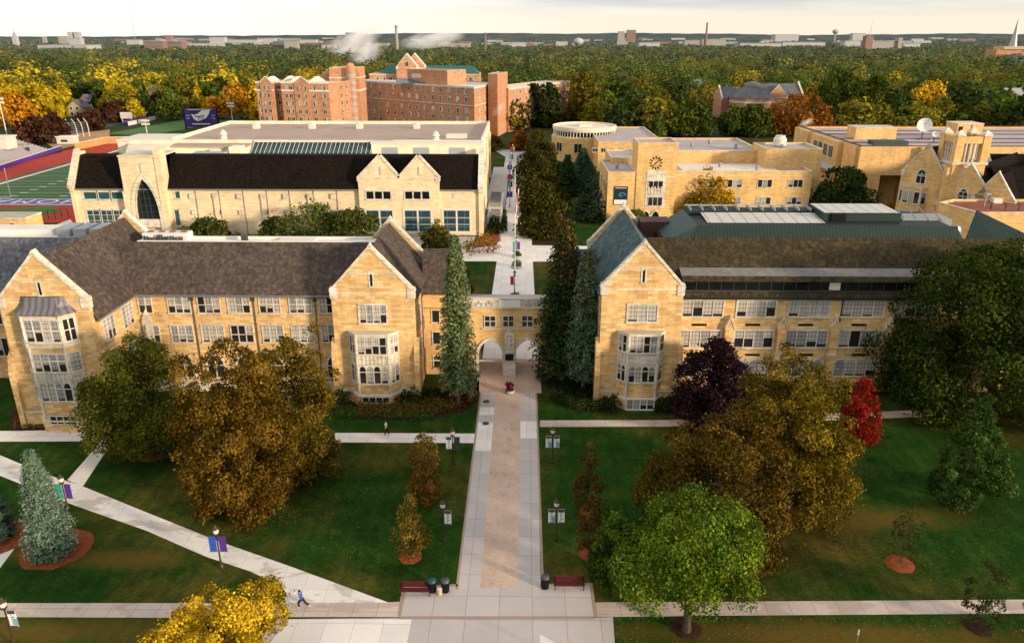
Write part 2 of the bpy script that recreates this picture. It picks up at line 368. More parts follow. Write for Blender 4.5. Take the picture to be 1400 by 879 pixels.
def struct(name, mb, mat): return tag(mb.obj(name, mat), kind='structure')

# ------------------------------------------------------------------ facade pieces
def arc(u0, u1, zs, za, n=10):
    """points of a pointed (two-centred) arch from (u0,zs) over (mid,za) to (u1,zs)"""
    m = (u0 + u1) / 2; out = []; a0 = 1.25
    for i in range(n + 1):
        t = i / n * a0; out.append((u0 + (m - u0) * (1 - math.cos(t)) / (1 - math.cos(a0)), zs + (za - zs) * math.sin(t) / math.sin(a0)))
    return out + [(2 * m - u, z) for u, z in out[-2::-1]]
def window(par, F, u0, u1, z0, z1, nl=3, blind='blind', full=0.55, half=0.3, trans=(), fw=0.13, mw=0.11, proud=0.1, sill=True, arch=False, frame_mat='trim', pane='glass', name='window', nobl=False):
    if u1 < u0: u0, u1 = u1, u0
    m = MB()
    m.fbox(F, u0 - fw, u0, -0.05, proud, z0, z1).fbox(F, u1, u1 + fw, -0.05, proud, z0, z1).fbox(F, u0 - fw, u1 + fw, -0.05, proud + 0.02, z1, z1 + fw)
    m.fbox(F, u0 - fw, u1 + fw, -0.05, proud + (0.1 if sill else 0.02), z0 - fw * 1.2, z0)
    lw = (u1 - u0 - (nl - 1) * mw) / nl
    for i in range(1, nl): m.fbox(F, u0 + i * lw + (i - 1) * mw, u0 + i * lw + i * mw, -0.05, proud - 0.01, z0, z1)
    for t in trans:
        zt = z0 + (z1 - z0) * t
        for i in range(nl): m.fbox(F, u0 + i * (lw + mw), u0 + i * (lw + mw) + lw, -0.05, proud - 0.03, zt - 0.05, zt + 0.05)
    if arch:
        for i in range(nl):
            a = u0 + i * (lw + mw); b = a + lw; c = (a + b) / 2; k = min(lw * 0.75, (z1 - z0) * 0.3)
            for s, e in ((a, c), (b, c)):
                pts = [(s, z1 - k)] + [(s + (e - s) * (1 - math.cos(t * PI / 12)), z1 - k + k * math.sin(t * PI / 12)) for t in range(1, 7)] + [(s, z1)]
                m.fpoly(F, pts, -0.05, proud - 0.02)
    w = m.obj(name, frame_mat, par)
    p = MB(); b = MB(); b2 = MB()
    for i in range(nl):
        a = u0 + i * (lw + mw)
        p.add([F(a, 0.02, z0), F(a + lw, 0.02, z0), F(a + lw, 0.02, z1), F(a, 0.02, z1)], [(0, 1, 2, 3)])
        r = R.random()
        if nobl: continue
        if r < full: q = R.choice((0.0, 0.04, 0.1, 0.16))
        elif r < full + half: q = R.uniform(0.25, 0.6)
        else: continue
        t = b2 if R.random() < 0.35 else b
        t.add([F(a, 0.035, z0 + (z1 - z0) * q), F(a + lw, 0.035, z0 + (z1 - z0) * q), F(a + lw, 0.035, z1), F(a, 0.035, z1)], [(0, 1, 2, 3)])
    p.obj('pane', pane, w)
    if b.v: b.obj('blind', blind, w)
    if b2.v: b2.obj('blind', 'blind_grey', w)
    return w
def winpx(par, Y, x0, y0, x1, y1, nl=3, **k):
    a = P(x0, (y0 + y1) / 2, Y)[0]; b = P(x1, (y0 + y1) / 2, Y)[0]
    zt = P((x0 + x1) / 2, y0, Y)[1]; zb = P((x0 + x1) / 2, y1, Y)[1]
    return window(par, front(Y), a, b, zb, zt, nl, **k)
def arch_window(par, F, u0, u1, z0, zs, za, nl=2):
    pts = arc(u0, u1, zs, za, 6); m = MB()
    out = [(u0 - 0.25, z0)] + arc(u0 - 0.25, u1 + 0.25, zs, za + 0.3, 6) + [(u1 + 0.25, z0)]
    inn = [(u0, z0)] + pts + [(u1, z0)]
    for i in range(len(inn) - 1): m.fpoly(F, [inn[i], inn[i + 1], out[i + 1], out[i]], -0.05, 0.12)
    m.fbox(F, u0 - 0.3, u1 + 0.3, -0.05, 0.2, z0 - 0.2, z0)
    for i in range(1, nl):
        u = u0 + (u1 - u0) * i / nl; m.fbox(F, u - 0.06, u + 0.06, -0.03, 0.1, z0, zs + (za - zs) * 0.7)
    m.fbox(F, u0, u1, -0.03, 0.09, zs - 0.07, zs + 0.05)
    w = m.obj('arched_window', 'trim', par)
    MB().add([F(u, 0.02, z) for u, z in inn], [tuple(range(len(inn)))]).obj('pane', 'glass', w)
    return w
def arch_wall(F, u0, u1, z0, z1, ops, d0, d1):
    """a wall with openings (a, b, spring, apex) that go right through"""
    m = MB(); u = u0
    for a, b, zs, za in ops:
        m.fbox(F, u, a, d0, d1, z0, z1)
        pts = arc(a, b, zs, za)
        for p, q in zip(pts, pts[1:]):
            if q[0] - p[0] < 1e-4: continue
            m.fpoly(F, [p, q, (q[0], z1), (p[0], z1)], d0, d1)
        u = b
    m.fbox(F, u, u1, d0, d1, z0, z1); m.g = [0]
    return m
def gable(par, F, uc, hw, zsh, zpk, depth=0.7, z0=0.0, mat='stone_gold', kneel=True, slit=True):
    """gable-end wall with stone copings, kneelers and a slit window; d=0 is the wall face"""
    MB().fpoly(F, [(uc - hw, z0), (uc + hw, z0), (uc + hw, zsh), (uc, zpk), (uc - hw, zsh)], -depth, 0).obj('gable_wall', mat, par)
    m = MB()
    for s in (-1, 1):
        a, b = (uc + s * (hw + 0.02), zsh), (uc, zpk)
        t = 0.28 if s < 0 else -0.28
        m.fbar(F, a, b, t, -depth - 0.06, 0.08)
        if kneel: m.fbox(F, min(uc + s * (hw - 0.75), uc + s * (hw + 0.12)), max(uc + s * (hw - 0.75), uc + s * (hw + 0.12)), -depth - 0.05, 0.1, zsh - 0.75, zsh + 0.55)
    m.fpoly(F, [(uc - 0.22, zpk - 0.1), (uc + 0.22, zpk - 0.1), (uc + 0.2, zpk + 0.3), (uc, zpk + 0.55), (uc - 0.2, zpk + 0.3)], -depth - 0.08, 0.1)
    m.obj('coping', 'trim', par)
    k = zpk - zsh
    b = MB()
    for z in (zsh - 0.15, zsh + k * 0.42):
        w = hw * (1 - max(0, z - zsh) / k) - 0.15
        b.fbox(F, uc - w, uc + w, -0.1, 0.035, z, z + 0.16)
    b.obj('string_course', 'trim', par)
    if slit:
        z = zsh + k * 0.15
        w = MB().fbox(F, uc - 0.32, uc - 0.14, -0.02, 0.06, z, z + 1.5).fbox(F, uc + 0.14, uc + 0.32, -0.02, 0.06, z, z + 1.5).fbox(F, uc - 0.32, uc + 0.32, -0.02, 0.06, z + 1.5, z + 1.75).fbox(F, uc - 0.32, uc + 0.32, -0.02, 0.1, z - 0.2, z).obj('slit_window', 'trim', par)
        MB().fbox(F, uc - 0.14, uc + 0.14, -0.02, 0.025, z, z + 1.5).obj('pane', 'glass_dark', w)
def roof_prism(par, axis, c, hw, ze, zr, a, b, mat, name='roof', both=True):
    """pitched roof: ridge along 'y' or 'x' at c, half width hw, from a to b"""
    m = MB(); t = 0.18
    prof = [(-hw, ze), (0, zr), (hw, ze), (hw, ze - t), (0, zr - t * 1.4), (-hw, ze - t)]
    if axis == 'y': vs = [(c + u, y, z) for y in (a, b) for u, z in prof]
    else: vs = [(x, c + u, z) for x in (a, b) for u, z in prof]
    n = 6
    m.add(vs, [tuple(range(n)), tuple(range(n, 2 * n))[::-1]] + [(i, n + i, n + (i + 1) % n, (i + 1) % n) for i in range(n)])
    return m.obj(name, mat, par)
def flat_block(par, pts, z0, z1, wall='stone_amber', roof='membrane_mauve', cap='trim', par_h=0.5, lip=0.35):
    """flat-roofed block: walls, roof sheet inside a parapet, capping"""
    n = len(pts)
    MB().prism(pts, z0, z1 - par_h).obj('wall', wall, par)
    cx = sum(p[0] for p in pts) / n; cy = sum(p[1] for p in pts) / n
    def inset(k):
        out = []
        for i in range(n):
            p0, p1, p2 = pts[i - 1], pts[i], pts[(i + 1) % n]
            def nrm(a, b):
                L = math.hypot(b[0] - a[0], b[1] - a[1]); return (-(b[1] - a[1]) / L, (b[0] - a[0]) / L)
            n1, n2 = nrm(p0, p1), nrm(p1, p2); s = 1 + n1[0] * n2[0] + n1[1] * n2[1]
            out.append((p1[0] + k * (n1[0] + n2[0]) / s, p1[1] + k * (n1[1] + n2[1]) / s))
        return out
    area = sum(pts[i][0] * pts[(i + 1) % n][1] - pts[(i + 1) % n][0] * pts[i][1] for i in range(n))
    sg = 1 if area > 0 else -1
    inn = inset(sg * lip)
    m = MB()
    for i in range(n):
        j = (i + 1) % n
        m.add([(*pts[i], z1 - par_h), (*pts[j], z1 - par_h), (*inn[j], z1 - par_h), (*inn[i], z1 - par_h), (*pts[i], z1 - 0.12), (*pts[j], z1 - 0.12), (*inn[j], z1 - 0.12), (*inn[i], z1 - 0.12)],
              [(0, 1, 5, 4), (2, 3, 7, 6), (4, 5, 6, 7)])
    m.obj('parapet', wall, par)
    ou = inset(-sg * 0.06); im = inset(sg * (lip + 0.05)); m = MB()
    for i in range(n):
        j = (i + 1) % n
        m.add([(*ou[i], z1 - 0.12), (*ou[j], z1 - 0.12), (*im[j], z1 - 0.12), (*im[i], z1 - 0.12), (*ou[i], z1), (*ou[j], z1), (*im[j], z1), (*im[i], z1)], [(0, 1, 5, 4), (2, 3, 7, 6), (4, 5, 6, 7), (0, 3, 2, 1)])
    m.obj('capping', cap, par)
    MB().add([(*p, z1 - par_h + 0.03) for p in inn], [tuple(range(n))]).obj('roof', roof, par)
def rect(x0, x1, y0, y1): return [(x0, y0), (x1, y0), (x1, y1), (x0, y1)]

plain('flashing_grey', (0.17, 0.16, 0.155), 0.8, var=.5, scale=1.2); plain('far_white', (0.37, 0.375, 0.40), var=.1, scale=.05); plain('far_tan', (0.30, 0.28, 0.26), var=.1, scale=.05); plain('far_brick', (0.22, 0.14, 0.125), var=.1, scale=.05); plain('far_dark', (0.13, 0.14, 0.16), var=.1, scale=.05); plain('far_roof', (0.30, 0.30, 0.31), var=.1, scale=.05)  # the far_ colours have distance haze mixed into them
glass('glass_arch', (0.008, 0.017, 0.018), 0.25, 0.7)
# ------------------------------------------------------------------ stone hall west of the gateway
def canted_bay(par, F, ua, ub, ca, cb, dep, z0, z1, wall, rows, top='parapet', spandrel=None, base=True):
    """canted bay window: ua..ub on the wall, ca..cb the front face, dep deep. rows: (z0, z1, nl, trans, arch)"""
    foot = [(ua, 0), (ca, dep), (cb, dep), (ub, 0)]
    def ring(k0, zz0, zz1, mat, name):
        q = [(ua - k0, 0), (ca - k0 * .5, dep + k0), (cb + k0 * .5, dep + k0), (ub + k0, 0)]
        MB().prism([F(u, d, 0)[:2] for u, d in q], zz0, zz1).obj(name, mat, par)
    ring(0, z0, z1, wall, 'bay')
    if base:
        ring(0.22, z0, z0 + 1.3, wall, 'bay_plinth'); ring(0.3, z0 + 1.3, z0 + 1.5, 'trim', 'string_course')
    if top == 'parapet':
        ring(0.1, z1, z1 + 0.3, 'trim', 'capping')
    else:
        m = MB(); q0 = [(ua - .3, 0), (ca - .2, dep + .3), (cb + .2, dep + .3), (ub + .3, 0)]; q1 = [(ua + .75, 0), (ca + .45, dep * .35), (cb - .45, dep * .35), (ub - .75, 0)]
        qm = [((a[0] + b[0] * 1.6) / 2.6, (a[1] + b[1] * 1.6) / 2.6) for a, b in zip(q0, q1)]
        vs = [F(u, d, z1 + h) for q, h in ((q0, 0), (q0, .15), (qm, .75), (q1, 1.75)) for u, d in q]
        fs = [(k * 4 + i, k * 4 + i + 1, k * 4 + i + 5, k * 4 + i + 4) for k in range(3) for i in range(3)] + [(12, 13, 14, 15)]
        m.add(vs, fs).obj('lead_hood', 'lead', par)
    for (p, q, side) in ((foot[0], foot[1], 1), (foot[1], foot[2], 0), (foot[2], foot[3], 1)):
        A = F(p[0], p[1], 0); B = F(q[0], q[1], 0)
        f, L = between(A[:2], B[:2])
        nf = [F(0, 1, 0)[i] - F(0, 0, 0)[i] for i in (0, 1)]; nn = [f(0, 1, 0)[i] - f(0, 0, 0)[i] for i in (0, 1)]
        if nf[0] * nn[0] + nf[1] * nn[1] < 0: f, L = between(B[:2], A[:2])
        mg = 0.28 if side else 0.22
        for (a, b, nl, tr, ar) in rows:
            n = (1 if L < 1.6 else 2) if side else nl
            window(par, f, mg, L - mg, a, b, n, trans=tr, arch=ar, fw=0.16, mw=0.14, full=0.35, half=0.35)
        for sp in spandrel or []:
            m = MB().fbox(f, mg - .15, L - mg + .15, -0.05, 0.07, sp[0], sp[1])
            k = max(2, int((L - 2 * mg) / 0.45))
            for i in range(k + 1):
                u = mg + (L - 2 * mg) * i / k; m.fbox(f, u - .05, u + .05, -0.05, 0.13, sp[0], sp[1])
            m.obj('spandrel_panel', 'trim', par)
    for u, d in foot[1:3]:
        x, y, _ = F(u, d, 0); MB().lathe((x, y, 0), [(0.17, z0 + (1.5 if base else 0)), (0.17, z1)], 8).obj('quoin', 'trim', par)

A = thing('stone_hall', 'long golden limestone hall with brown shingle roof and two gables, west of the arched gateway', 'building', (-33, 90, 0))
YA, ZA = 86.5, 13.0
MB().box(-46, -20.5, YA, 94.4, 0, ZA).obj('wall', 'stone_gold', A)
m = MB(); m.box(-46, -20.5, YA - .12, YA, 0, 1.4).box(-45, -20.8, YA - .1, YA + .1, ZA - .25, ZA).obj('string_course', 'trim', A)
# main roof: front slope up to the edge of the flat deck
m = MB(); YR, ZR = 90.9, 18.2
m.add([(-50, YA - .5, ZA - .1), (-16, YA - .5, ZA - .1), (-16, YR, ZR), (-50, YR, ZR), (-50, YR, ZR - .4), (-16, YR, ZR - .4), (-16, YA - .5, ZA - .35), (-50, YA - .5, ZA - .35)], [(0, 1, 2, 3), (3, 2, 5, 4), (0, 1, 6, 7)])
m.obj('roof', 'shingle_brown', A)
MB().box(-46, -20.8, YA - .66, YA - .46, ZA - .26, ZA - .08).obj('gutter', 'grey_metal', A)
MB().box(-47, -17, YR, 94.6, 12.5, ZR - .5).obj('flat_roof', 'membrane_white', A)
MB().box(-45.5, -17.5, 94.2, 94.6, ZR - .5, ZR - .2).obj('parapet', 'membrane_white', A)
MB().box(-46, -17.5, YR + .05, YR + .35, ZR - .4, ZR + .08).obj('ridge_capping', 'membrane_white', A)
for xa, xb, ya, yb in ((-46.2, -40.5, 92.8, 94.5),): 
    MB().box(xa, xb, ya, yb, ZR - .5, ZR + .55).obj('roof_box', 'membrane_white', A)
    m = MB()
    for i in range(4): m.box(-45.8 + i * 1.4, -45.1 + i * 1.4, 93.4, 94.0, ZR + .55, ZR + .65)
    m.obj('roof_vent', 'brick_red', A)
    m = MB()
    for i in range(14): m.box(-45.8 + i * .36, -45.68 + i * .36, 92.2 + R.random() * .2, 92.5 + R.random() * .2, ZR - .4, ZR + .1 + R.random() * .4)
    m.obj('roof_pipe', 'dark_grey', A)
MB().box(-33.6, -32.9, 92.4, 93, ZR - .5, ZR + .45).obj('roof_vent', 'dark_grey', A)
MB().box(-29, -24.5, 92.2, 94, ZR - .5, ZR - .2).obj('roof_hatch', 'offwhite', A)
for x0, x1, n in ((190, 207, 2), (230, 259, 3), (271, 300, 3), (312, 341, 3), (355, 382, 3), (396, 425, 3), (437, 456, 2)): winpx(A, YA, x0, 404, x1, 427, n, trans=(.45,))
for x0, x1, n in ((191, 198, 1), (209, 218, 1), (235, 264, 3), (277, 306, 3), (317, 346, 3), (360, 387, 3), (400, 429, 3), (441, 457, 2)): winpx(A, YA, x0, 445, x1, 467, n, trans=(.45,))
for x0, x1 in ((240, 262), (283, 305), (324, 346), (366, 386), (408, 428), (448, 462)):
    a, b = P(x0, 490, YA)[0], P(x1, 490, YA)[0]; arch_window(A, front(YA), a, b, 2.0, 3.6, 4.9)
for px in (262, 346, 430):
    x = P(px, 405, YA)[0]; MB().box(x - .16, x + .16, YA - .3, YA - .02, ZA - .9, ZA - .35).tube((x, YA - .14, 1.5), (x, YA - .14, ZA - .6), .06).obj('downpipe', 'dark_grey', A)
nx, nz = P(203, 445, YA)
m = MB().fpoly(front(YA), [(nx - .55, nz - 2.2), (nx + .55, nz - 2.2), (nx + .55, nz + .8), (nx, nz + 2.1), (nx - .55, nz + .8)], -0.05, .35); m.fbox(front(YA), nx - .7, nx + .7, 0, .6, nz - 2.5, nz - 2.1); m.obj('niche', 'trim', A)
MB().lathe((nx, YA - .5, nz - 2.1), [(.28, 0), (.3, .5), (.24, 1.2), (.3, 1.6), (.12, 1.85), (.17, 2.0), (.16, 2.25), (.04, 2.4)], 10).obj('statue', 'trim', A)

# gabled block next to the gateway
YG = 84.0
MB().box(-20.7, -11.1, YG + .1, 98.7, 0, 13.4).obj('wall', 'stone_gold', A)
gable(A, front(YG), -15.85, 4.85, 14.0, 19.3)
m = MB().box(-21.05, -10.75, YG - .25, YG + .3, 0, 1.5); m.obj('plinth', 'stone_gold', A)
MB().box(-21.1, -10.7, YG - .32, YG + .3, 1.5, 1.72).obj('string_course', 'trim', A)
for s in (-20.85, -10.95): MB().fpoly(east(s), [(YG - .45, 0), (YG + .6, 0), (YG + .6, 8.2), (YG, 7.6), (YG - .45, 6.0)], -.3, .3).obj('buttress', 'stone_gold', A)
roof_prism(A, 'y', -15.85, 5.15, 13.0, 19.0, YG + .55, 98.6, 'shingle_brown')
gable(A, frame(0, 98.7, 1, 0, 0, 1), -15.85, 4.85, 14.0, 19.3, slit=False)
winpx(A, YG, 492, 417, 528, 441, 4, trans=(.5,), fw=.2)
rowsG = [(P(510, 484, 82.7)[1], P(510, 462, 82.7)[1], 4, (.5,), False), (P(510, 524, 82.7)[1], P(510, 501, 82.7)[1], 4, (.66,), True)]
canted_bay(A, front(YG), -18.95, -13.05, -17.9, -14.15, 1.25, 0.0, 9.0, 'stone_gold', rowsG, spandrel=[(rowsG[1][1] + .2, rowsG[0][0] - .2)])
winpx(A, 82.5, 496, 543, 532, 550, 4, nobl=True, sill=False)
FE = east(-11.1)
for ya in (87.5, 91.8, 95.5):
    for za in (4.2, 8.6): window(A, FE, ya, ya + 1.5, za, za + 2.1, 2)
MB().tube((-11.0, 90.6, 0.3), (-11.0, 90.6, 12.6), .07).obj('downpipe', 'dark_grey', A)

# west wing, gable towards the lawn
YW = 77.0; XW = -50.1
MB().box(-55.1, -45.3, YW + .1, 97, 0, 12.9).obj('wall', 'stone_gold', A)
gable(A, front(YW), XW, 4.85, 15.1, 20.3)
MB().box(-55.5, -44.9, YW - .25, YW + .3, 0, 1.9).obj('plinth', 'stone_gold', A); MB().box(-55.55, -44.85, YW - .32, YW + .3, 1.9, 2.12).obj('string_course', 'trim', A)
for s in (-55.2, -45.1): MB().fpoly(east(s), [(YW - .5, 0), (YW + .6, 0), (YW + .6, 9.2), (YW, 8.6), (YW - .5, 6.6)], -.3, .3).obj('buttress', 'stone_gold', A)
m = MB()
for s in (-1, 1): m.add([(XW + s * 5.25, YW + .5, 12.9), (XW, YW + .5, 19.9), (XW, 97.3, 19.9), (XW + s * 5.25, 97.3, 12.9), (XW + s * 5.25, YW + .5, 12.65), (XW + s * 5.25, 97.3, 12.65)], [(0, 1, 2, 3), (0, 3, 5, 4)])
m.obj('roof', 'shingle_brown', A)
MB().box(-44.95, -44.75, YW + .6, YA - .5, 12.62, 12.82).obj('gutter', 'grey_metal', A)
gable(A, frame(0, 97.4, 1, 0, 0, 1), XW, 4.85, 15.1, 20.3, slit=False)
FE = east(-45.3)
for ya in (79.0, 83.3):
    for za, zb in ((9.7, 12.2), (5.6, 8.0), (1.9, 4.2)): window(A, FE, ya, ya + 2.3, za, zb, 3, full=.8)
yb = YW - 1.2
rows = [(P(62, 467, yb)[1], P(62, 438, yb)[1], 4, (.5,), False)]
canted_bay(A, front(YW), -53.2, -46.9, -52.1, -48.0, 1.2, rows[0][0] - .8, rows[0][1] + .55, 'trim', rows, top='lead', base=False)
rows = [(P(75, 508, yb)[1], P(75, 485, yb)[1], 4, (.62,), False), (P(82, 548, yb)[1], P(82, 524, yb)[1], 4, (.68,), True)]
canted_bay(A, front(YW), -53.1, -47.0, -52.0, -48.1, 1.15, 0, P(60, 467, yb)[1] - .8, 'stone_gold', rows, spandrel=[(rows[1][1] + .2, rows[0][0] - .2)])
winpx(A, 75.6, 70, 569, 105, 579, 4, nobl=True, sill=False)

# low range west of the wing (runs out of the frame)
B0 = thing('stone_hall', 'dark-roofed stone range behind the westmost gable, with white skylight strip on its roof', 'building', (-66, 95, 0))
MB().box(-84, -55.2, 90, 104, 0, 11.0).obj('wall', 'stone_gold', B0)
m = MB(); m.add([(-84, 89.5, 10.9), (-55, 89.5, 10.9), (-52, 97.5, 17.0), (-84, 97.5, 17.0)], [(0, 1, 2, 3)]); m.obj('roof', 'shingle_grey', B0)
MB().box(-84, -54, 97.5, 104, 11, 16.6).obj('flat_roof', 'membrane_white', B0)
MB().box(-72, -62, 100, 103, 16.6, 17.4).obj('roof_box', 'membrane_white', B0)
for i in range(3): MB().box(-61 + i * 2.2, -59.3 + i * 2.2, 99.2, 103, 16.6, 17.7).obj('roof_unit', 'grey_panel', B0)
for x0 in (-58.2, -62.5, -67): 
    for za in (7.6, 3.2): window(B0, front(90), x0, x0 + 2.4, za, za + 2.4, 3)
MB().box(-84, -55.3, 89.3, 89.5, 10.7, 10.9).obj('gutter', 'grey_metal', B0)

# ------------------------------------------------------------------ gateway
g = thing('arched_gateway', 'two-storey stone gateway with twin pointed arches spanning the central walk', 'gateway', (0, 93, 0))
YT = 92.0; FG = front(YT)
ops = [(-4.02, -.95, 2.9, 5.0), (.82, 3.9, 2.9, 5.0)]
arch_wall(FG, -11.0, 11.0, 0, 9.3, ops, -.6, 0).obj('wall', 'stone_amber', g)
arch_wall(front(97.0), -6.0, 6.0, 0, 9.3, ops, -.6, 0).obj('wall', 'stone_amber', g)
for x0, x1 in ((-11, -4.1), (-.9, .78), (3.95, 11)): MB().box(x0, x1, 92.6, 97, 0, 9.2).obj('wall', 'stone_amber', g)
MB().box(-4.1, -.9, 92.6, 97, 5.15, 9.25).box(.78, 3.95, 92.6, 97, 5.15, 9.25).obj('vault', 'stone_amber', g)
m = MB()
for a, b, zs, za in ops:
    o = arc(a - .35, b + .35, zs, za + .38); i_ = arc(a, b, zs, za)
    for k in range(len(i_) - 1): m.fpoly(FG, [i_[k], i_[k + 1], o[k + 1], o[k]], -.3, .16)
    m.fbox(FG, a - .35, a, -.3, .12, 0, zs).fbox(FG, b, b + .35, -.3, .12, 0, zs)
m.obj('arch_moulding', 'trim', g)
# balustraded parapet with carved panels, solid middle panel
MB().fbox(FG, -6.2, 6.2, -.5, .14, 9.3, 9.55).fbox(FG, -6.2, 6.2, -.5, .1, 10.45, 10.68).obj('parapet_rail', 'trim', g)
MB().fbox(FG, -6.2, 6.2, -.3, .0, 9.55, 10.45).obj('parapet', 'trim', g)
MB().fbox(FG, -1.4, 1.4, -.32, .08, 9.56, 10.44).obj('parapet_panel', 'white_paint', g)
m = MB()
for u in (-5.2, -3.9, -2.6, 2.4, 3.6, 4.8):
    for k in (-.35, .0, .35): m.fbox(FG, u + k - .09, u + k + .09, -.02, .06, 9.62 + (.25 if k == 0 else 0), 10.05 + (.3 if k == 0 else 0))
m.obj('parapet_tracery', 'grey_panel', g)
MB().box(-6, 6, 92.5, 97, 9.3, 9.5).obj('roof', 'membrane_mauve', g)
for x0 in (663, 688, 714): winpx(g, YT, x0, 432, x0 + 14, 446, 2, nobl=True, sill=False, trans=(.5,))
MB().fbox(FG, -3.6, 3.6, -.1, .14, 6.42, 6.62).fbox(FG, -11, 11, -.05, .06, 1.9, 2.1).obj('string_course', 'trim', g)
m = MB().box(-.8, .78, 91.2, 92.05, 0, 1.9).box(-.62, .62, 91.35, 92.05, 1.9, 4.2); m.fpoly(FG, [(-.62, 4.2), (.62, 4.2), (.62, 5.7), (.3, 6.5), (-.3, 6.5), (-.62, 5.7)], -.05, .45)
m.obj('central_pier', 'trim', g)
MB().box(-.55, .55, 91.28, 91.36, 2.35, 3.25).obj('notice_board', 'black_metal', g)
MB().box(-.5, .5, 91.1, 91.4, 4.1, 4.25).lathe((0, 91.35, 4.25), [(.24, 0), (.26, .4), (.2, .9), (.25, 1.15), (.1, 1.3), (.14, 1.4), (.13, 1.6), (.03, 1.7)], 10).obj('statue', 'trim', g)
for s in (-1, 1):
    for z in (1.0, 4.4, 7.4):
        window(g, FG, s * 9.5 - .45, s * 9.5 + .45, z, z + 1.6, 1, nobl=True)
    m = MB(); m.add([(s * 5.6, 91.6, 11.2), (s * 11.2, 91.6, 11.2), (s * 11.2, 95.2, 16.3), (s * 7.6, 95.2, 16.3), (s * 11.2, 98.6, 11.2), (s * 5.6, 98.6, 11.2)], [(0, 1, 2, 3), (3, 2, 4, 5), (0, 3, 5)])
    m.obj('roof', 'shingle_brown' if s < 0 else 'shingle_slate', g)
    MB().box(min(s * 6.1, s * 11), max(s * 6.1, s * 11), 92, 98, 9.2, 11.2).obj('wall', 'stone_amber', g)

# ------------------------------------------------------------------ stone hall east of the gateway
Bh = thing('stone_hall', 'long golden limestone hall with mossy roof and green rooftop greenhouse, east of the arched gateway', 'building', (30, 92, 0))
YB, YC = 88.0, 83.5
MB().box(20, 62, YB, 104, 0, 12.6).obj('wall', 'stone_gold', Bh)
MB().box(20.2, 62, YB - .35, YB, 0, 1.5).obj('plinth', 'stone_gold', Bh)
def slope(z): return YB - .5 + (z - 12.5) / 1.245
m = MB(); x0, x1 = 17, 63
m.add([(x0, slope(12.5), 12.5), (x1, slope(12.5), 12.5), (x1, slope(18.6), 18.6), (x0, slope(18.6), 18.6), (x0, slope(12.5), 12.25), (x1, slope(12.5), 12.25)], [(0, 1, 2, 3), (0, 1, 5, 4)]); m.obj('roof', 'shingle_moss', Bh)
MB().box(20.3, 62, YB - .68, YB - .5, 12.2, 12.45).obj('gutter', 'metal_green', Bh)
# long dormer band
yd = slope(13.15) - .02
D0 = MB(); D0.box(20.9, 60, yd - .12, yd + 2.5, 13.1, 13.22).box(20.9, 21.1, yd - .1, yd + 2, 13.1, 14.9); d = D0.obj('dormer', 'dark_grey', Bh)
MB().box(21.1, 60, yd, yd + 1.5, 13.22, 14.55).obj('glazing', 'glass_dark', d)
m = MB()
for i in range(26): m.box(21.1 + i * 1.5, 21.16 + i * 1.5, yd - .05, yd + .1, 13.2, 14.55)
m.obj('mullion', 'dark_grey', d)
MB().box(38.6, 39.9, yd - .08, yd + .2, 13.3, 14.5).obj('panel', 'offwhite', d)
m = MB(); m.add([(20.8, yd - .5, 14.5), (60, yd - .5, 14.5), (60, yd + .1, 14.95), (20.8, yd + .1, 14.95)], [(0, 1, 2, 3)]); m.box(20.8, 60, yd - .5, yd + 1.6, 14.38, 14.52).obj('dormer_roof', 'shingle_moss', d)
m = MB(); m.add([(20.8, yd + .1, 14.96), (60, yd + .1, 14.96), (60, slope(15.45), 15.47), (20.8, slope(15.45), 15.47)], [(0, 1, 2, 3)]); m.obj('flashing', 'flashing_grey', d)
for x0, x1, zt in ((934, 988, 0), (1008, 1060, 0), (1079, 1134, 0), (1151, 1208, 0), (1224, 1280, 0)):
    winpx(Bh, YB, x0, 411, x1, 432, 4, full=.75, half=.25, fw=.17)
    winpx(Bh, YB, x0 - 4, 452, x1 - 4, 474, 4, full=.7, half=.2, fw=.17)
    winpx(Bh, YB, x0 - 10, 492, x1 - 11, 513, 4, full=.7, half=.3, fw=.17, arch=True)
    for y in (444, 485):
        x, z = P((x0 + x1) / 2 - 5, y, YB); MB().box(x - .9, x + .9, YB - .04, YB + .1, z - .14, z + .14).obj('vent_grille', 'black_metal', Bh)
for px in (996, 1068, 1140, 1214):
    x = P(px, 450, YB)[0]
    m = MB().fpoly(front(YB), [(x - .5, 0), (x + .5, 0), (x + .5, 8.4), (x, 9.7), (x - .5, 8.4)], -.1, .55); m.obj('buttress', 'stone_gold', Bh)
    MB().fpoly(front(YB), [(x - .58, 8.3), (x, 9.7), (x + .58, 8.3), (x + .58, 8.6), (x, 10.05), (x - .58, 8.6)], -.1, .62).fbox(front(YB), x - .6, x + .6, 0, .65, 4.9, 5.2).obj('coping', 'trim', Bh)
x = P(1149, 430, YB)[0]; MB().tube((x, YB - .12, .3), (x, YB - .12, 12.3), .08).obj('downpipe', 'black_metal', Bh)
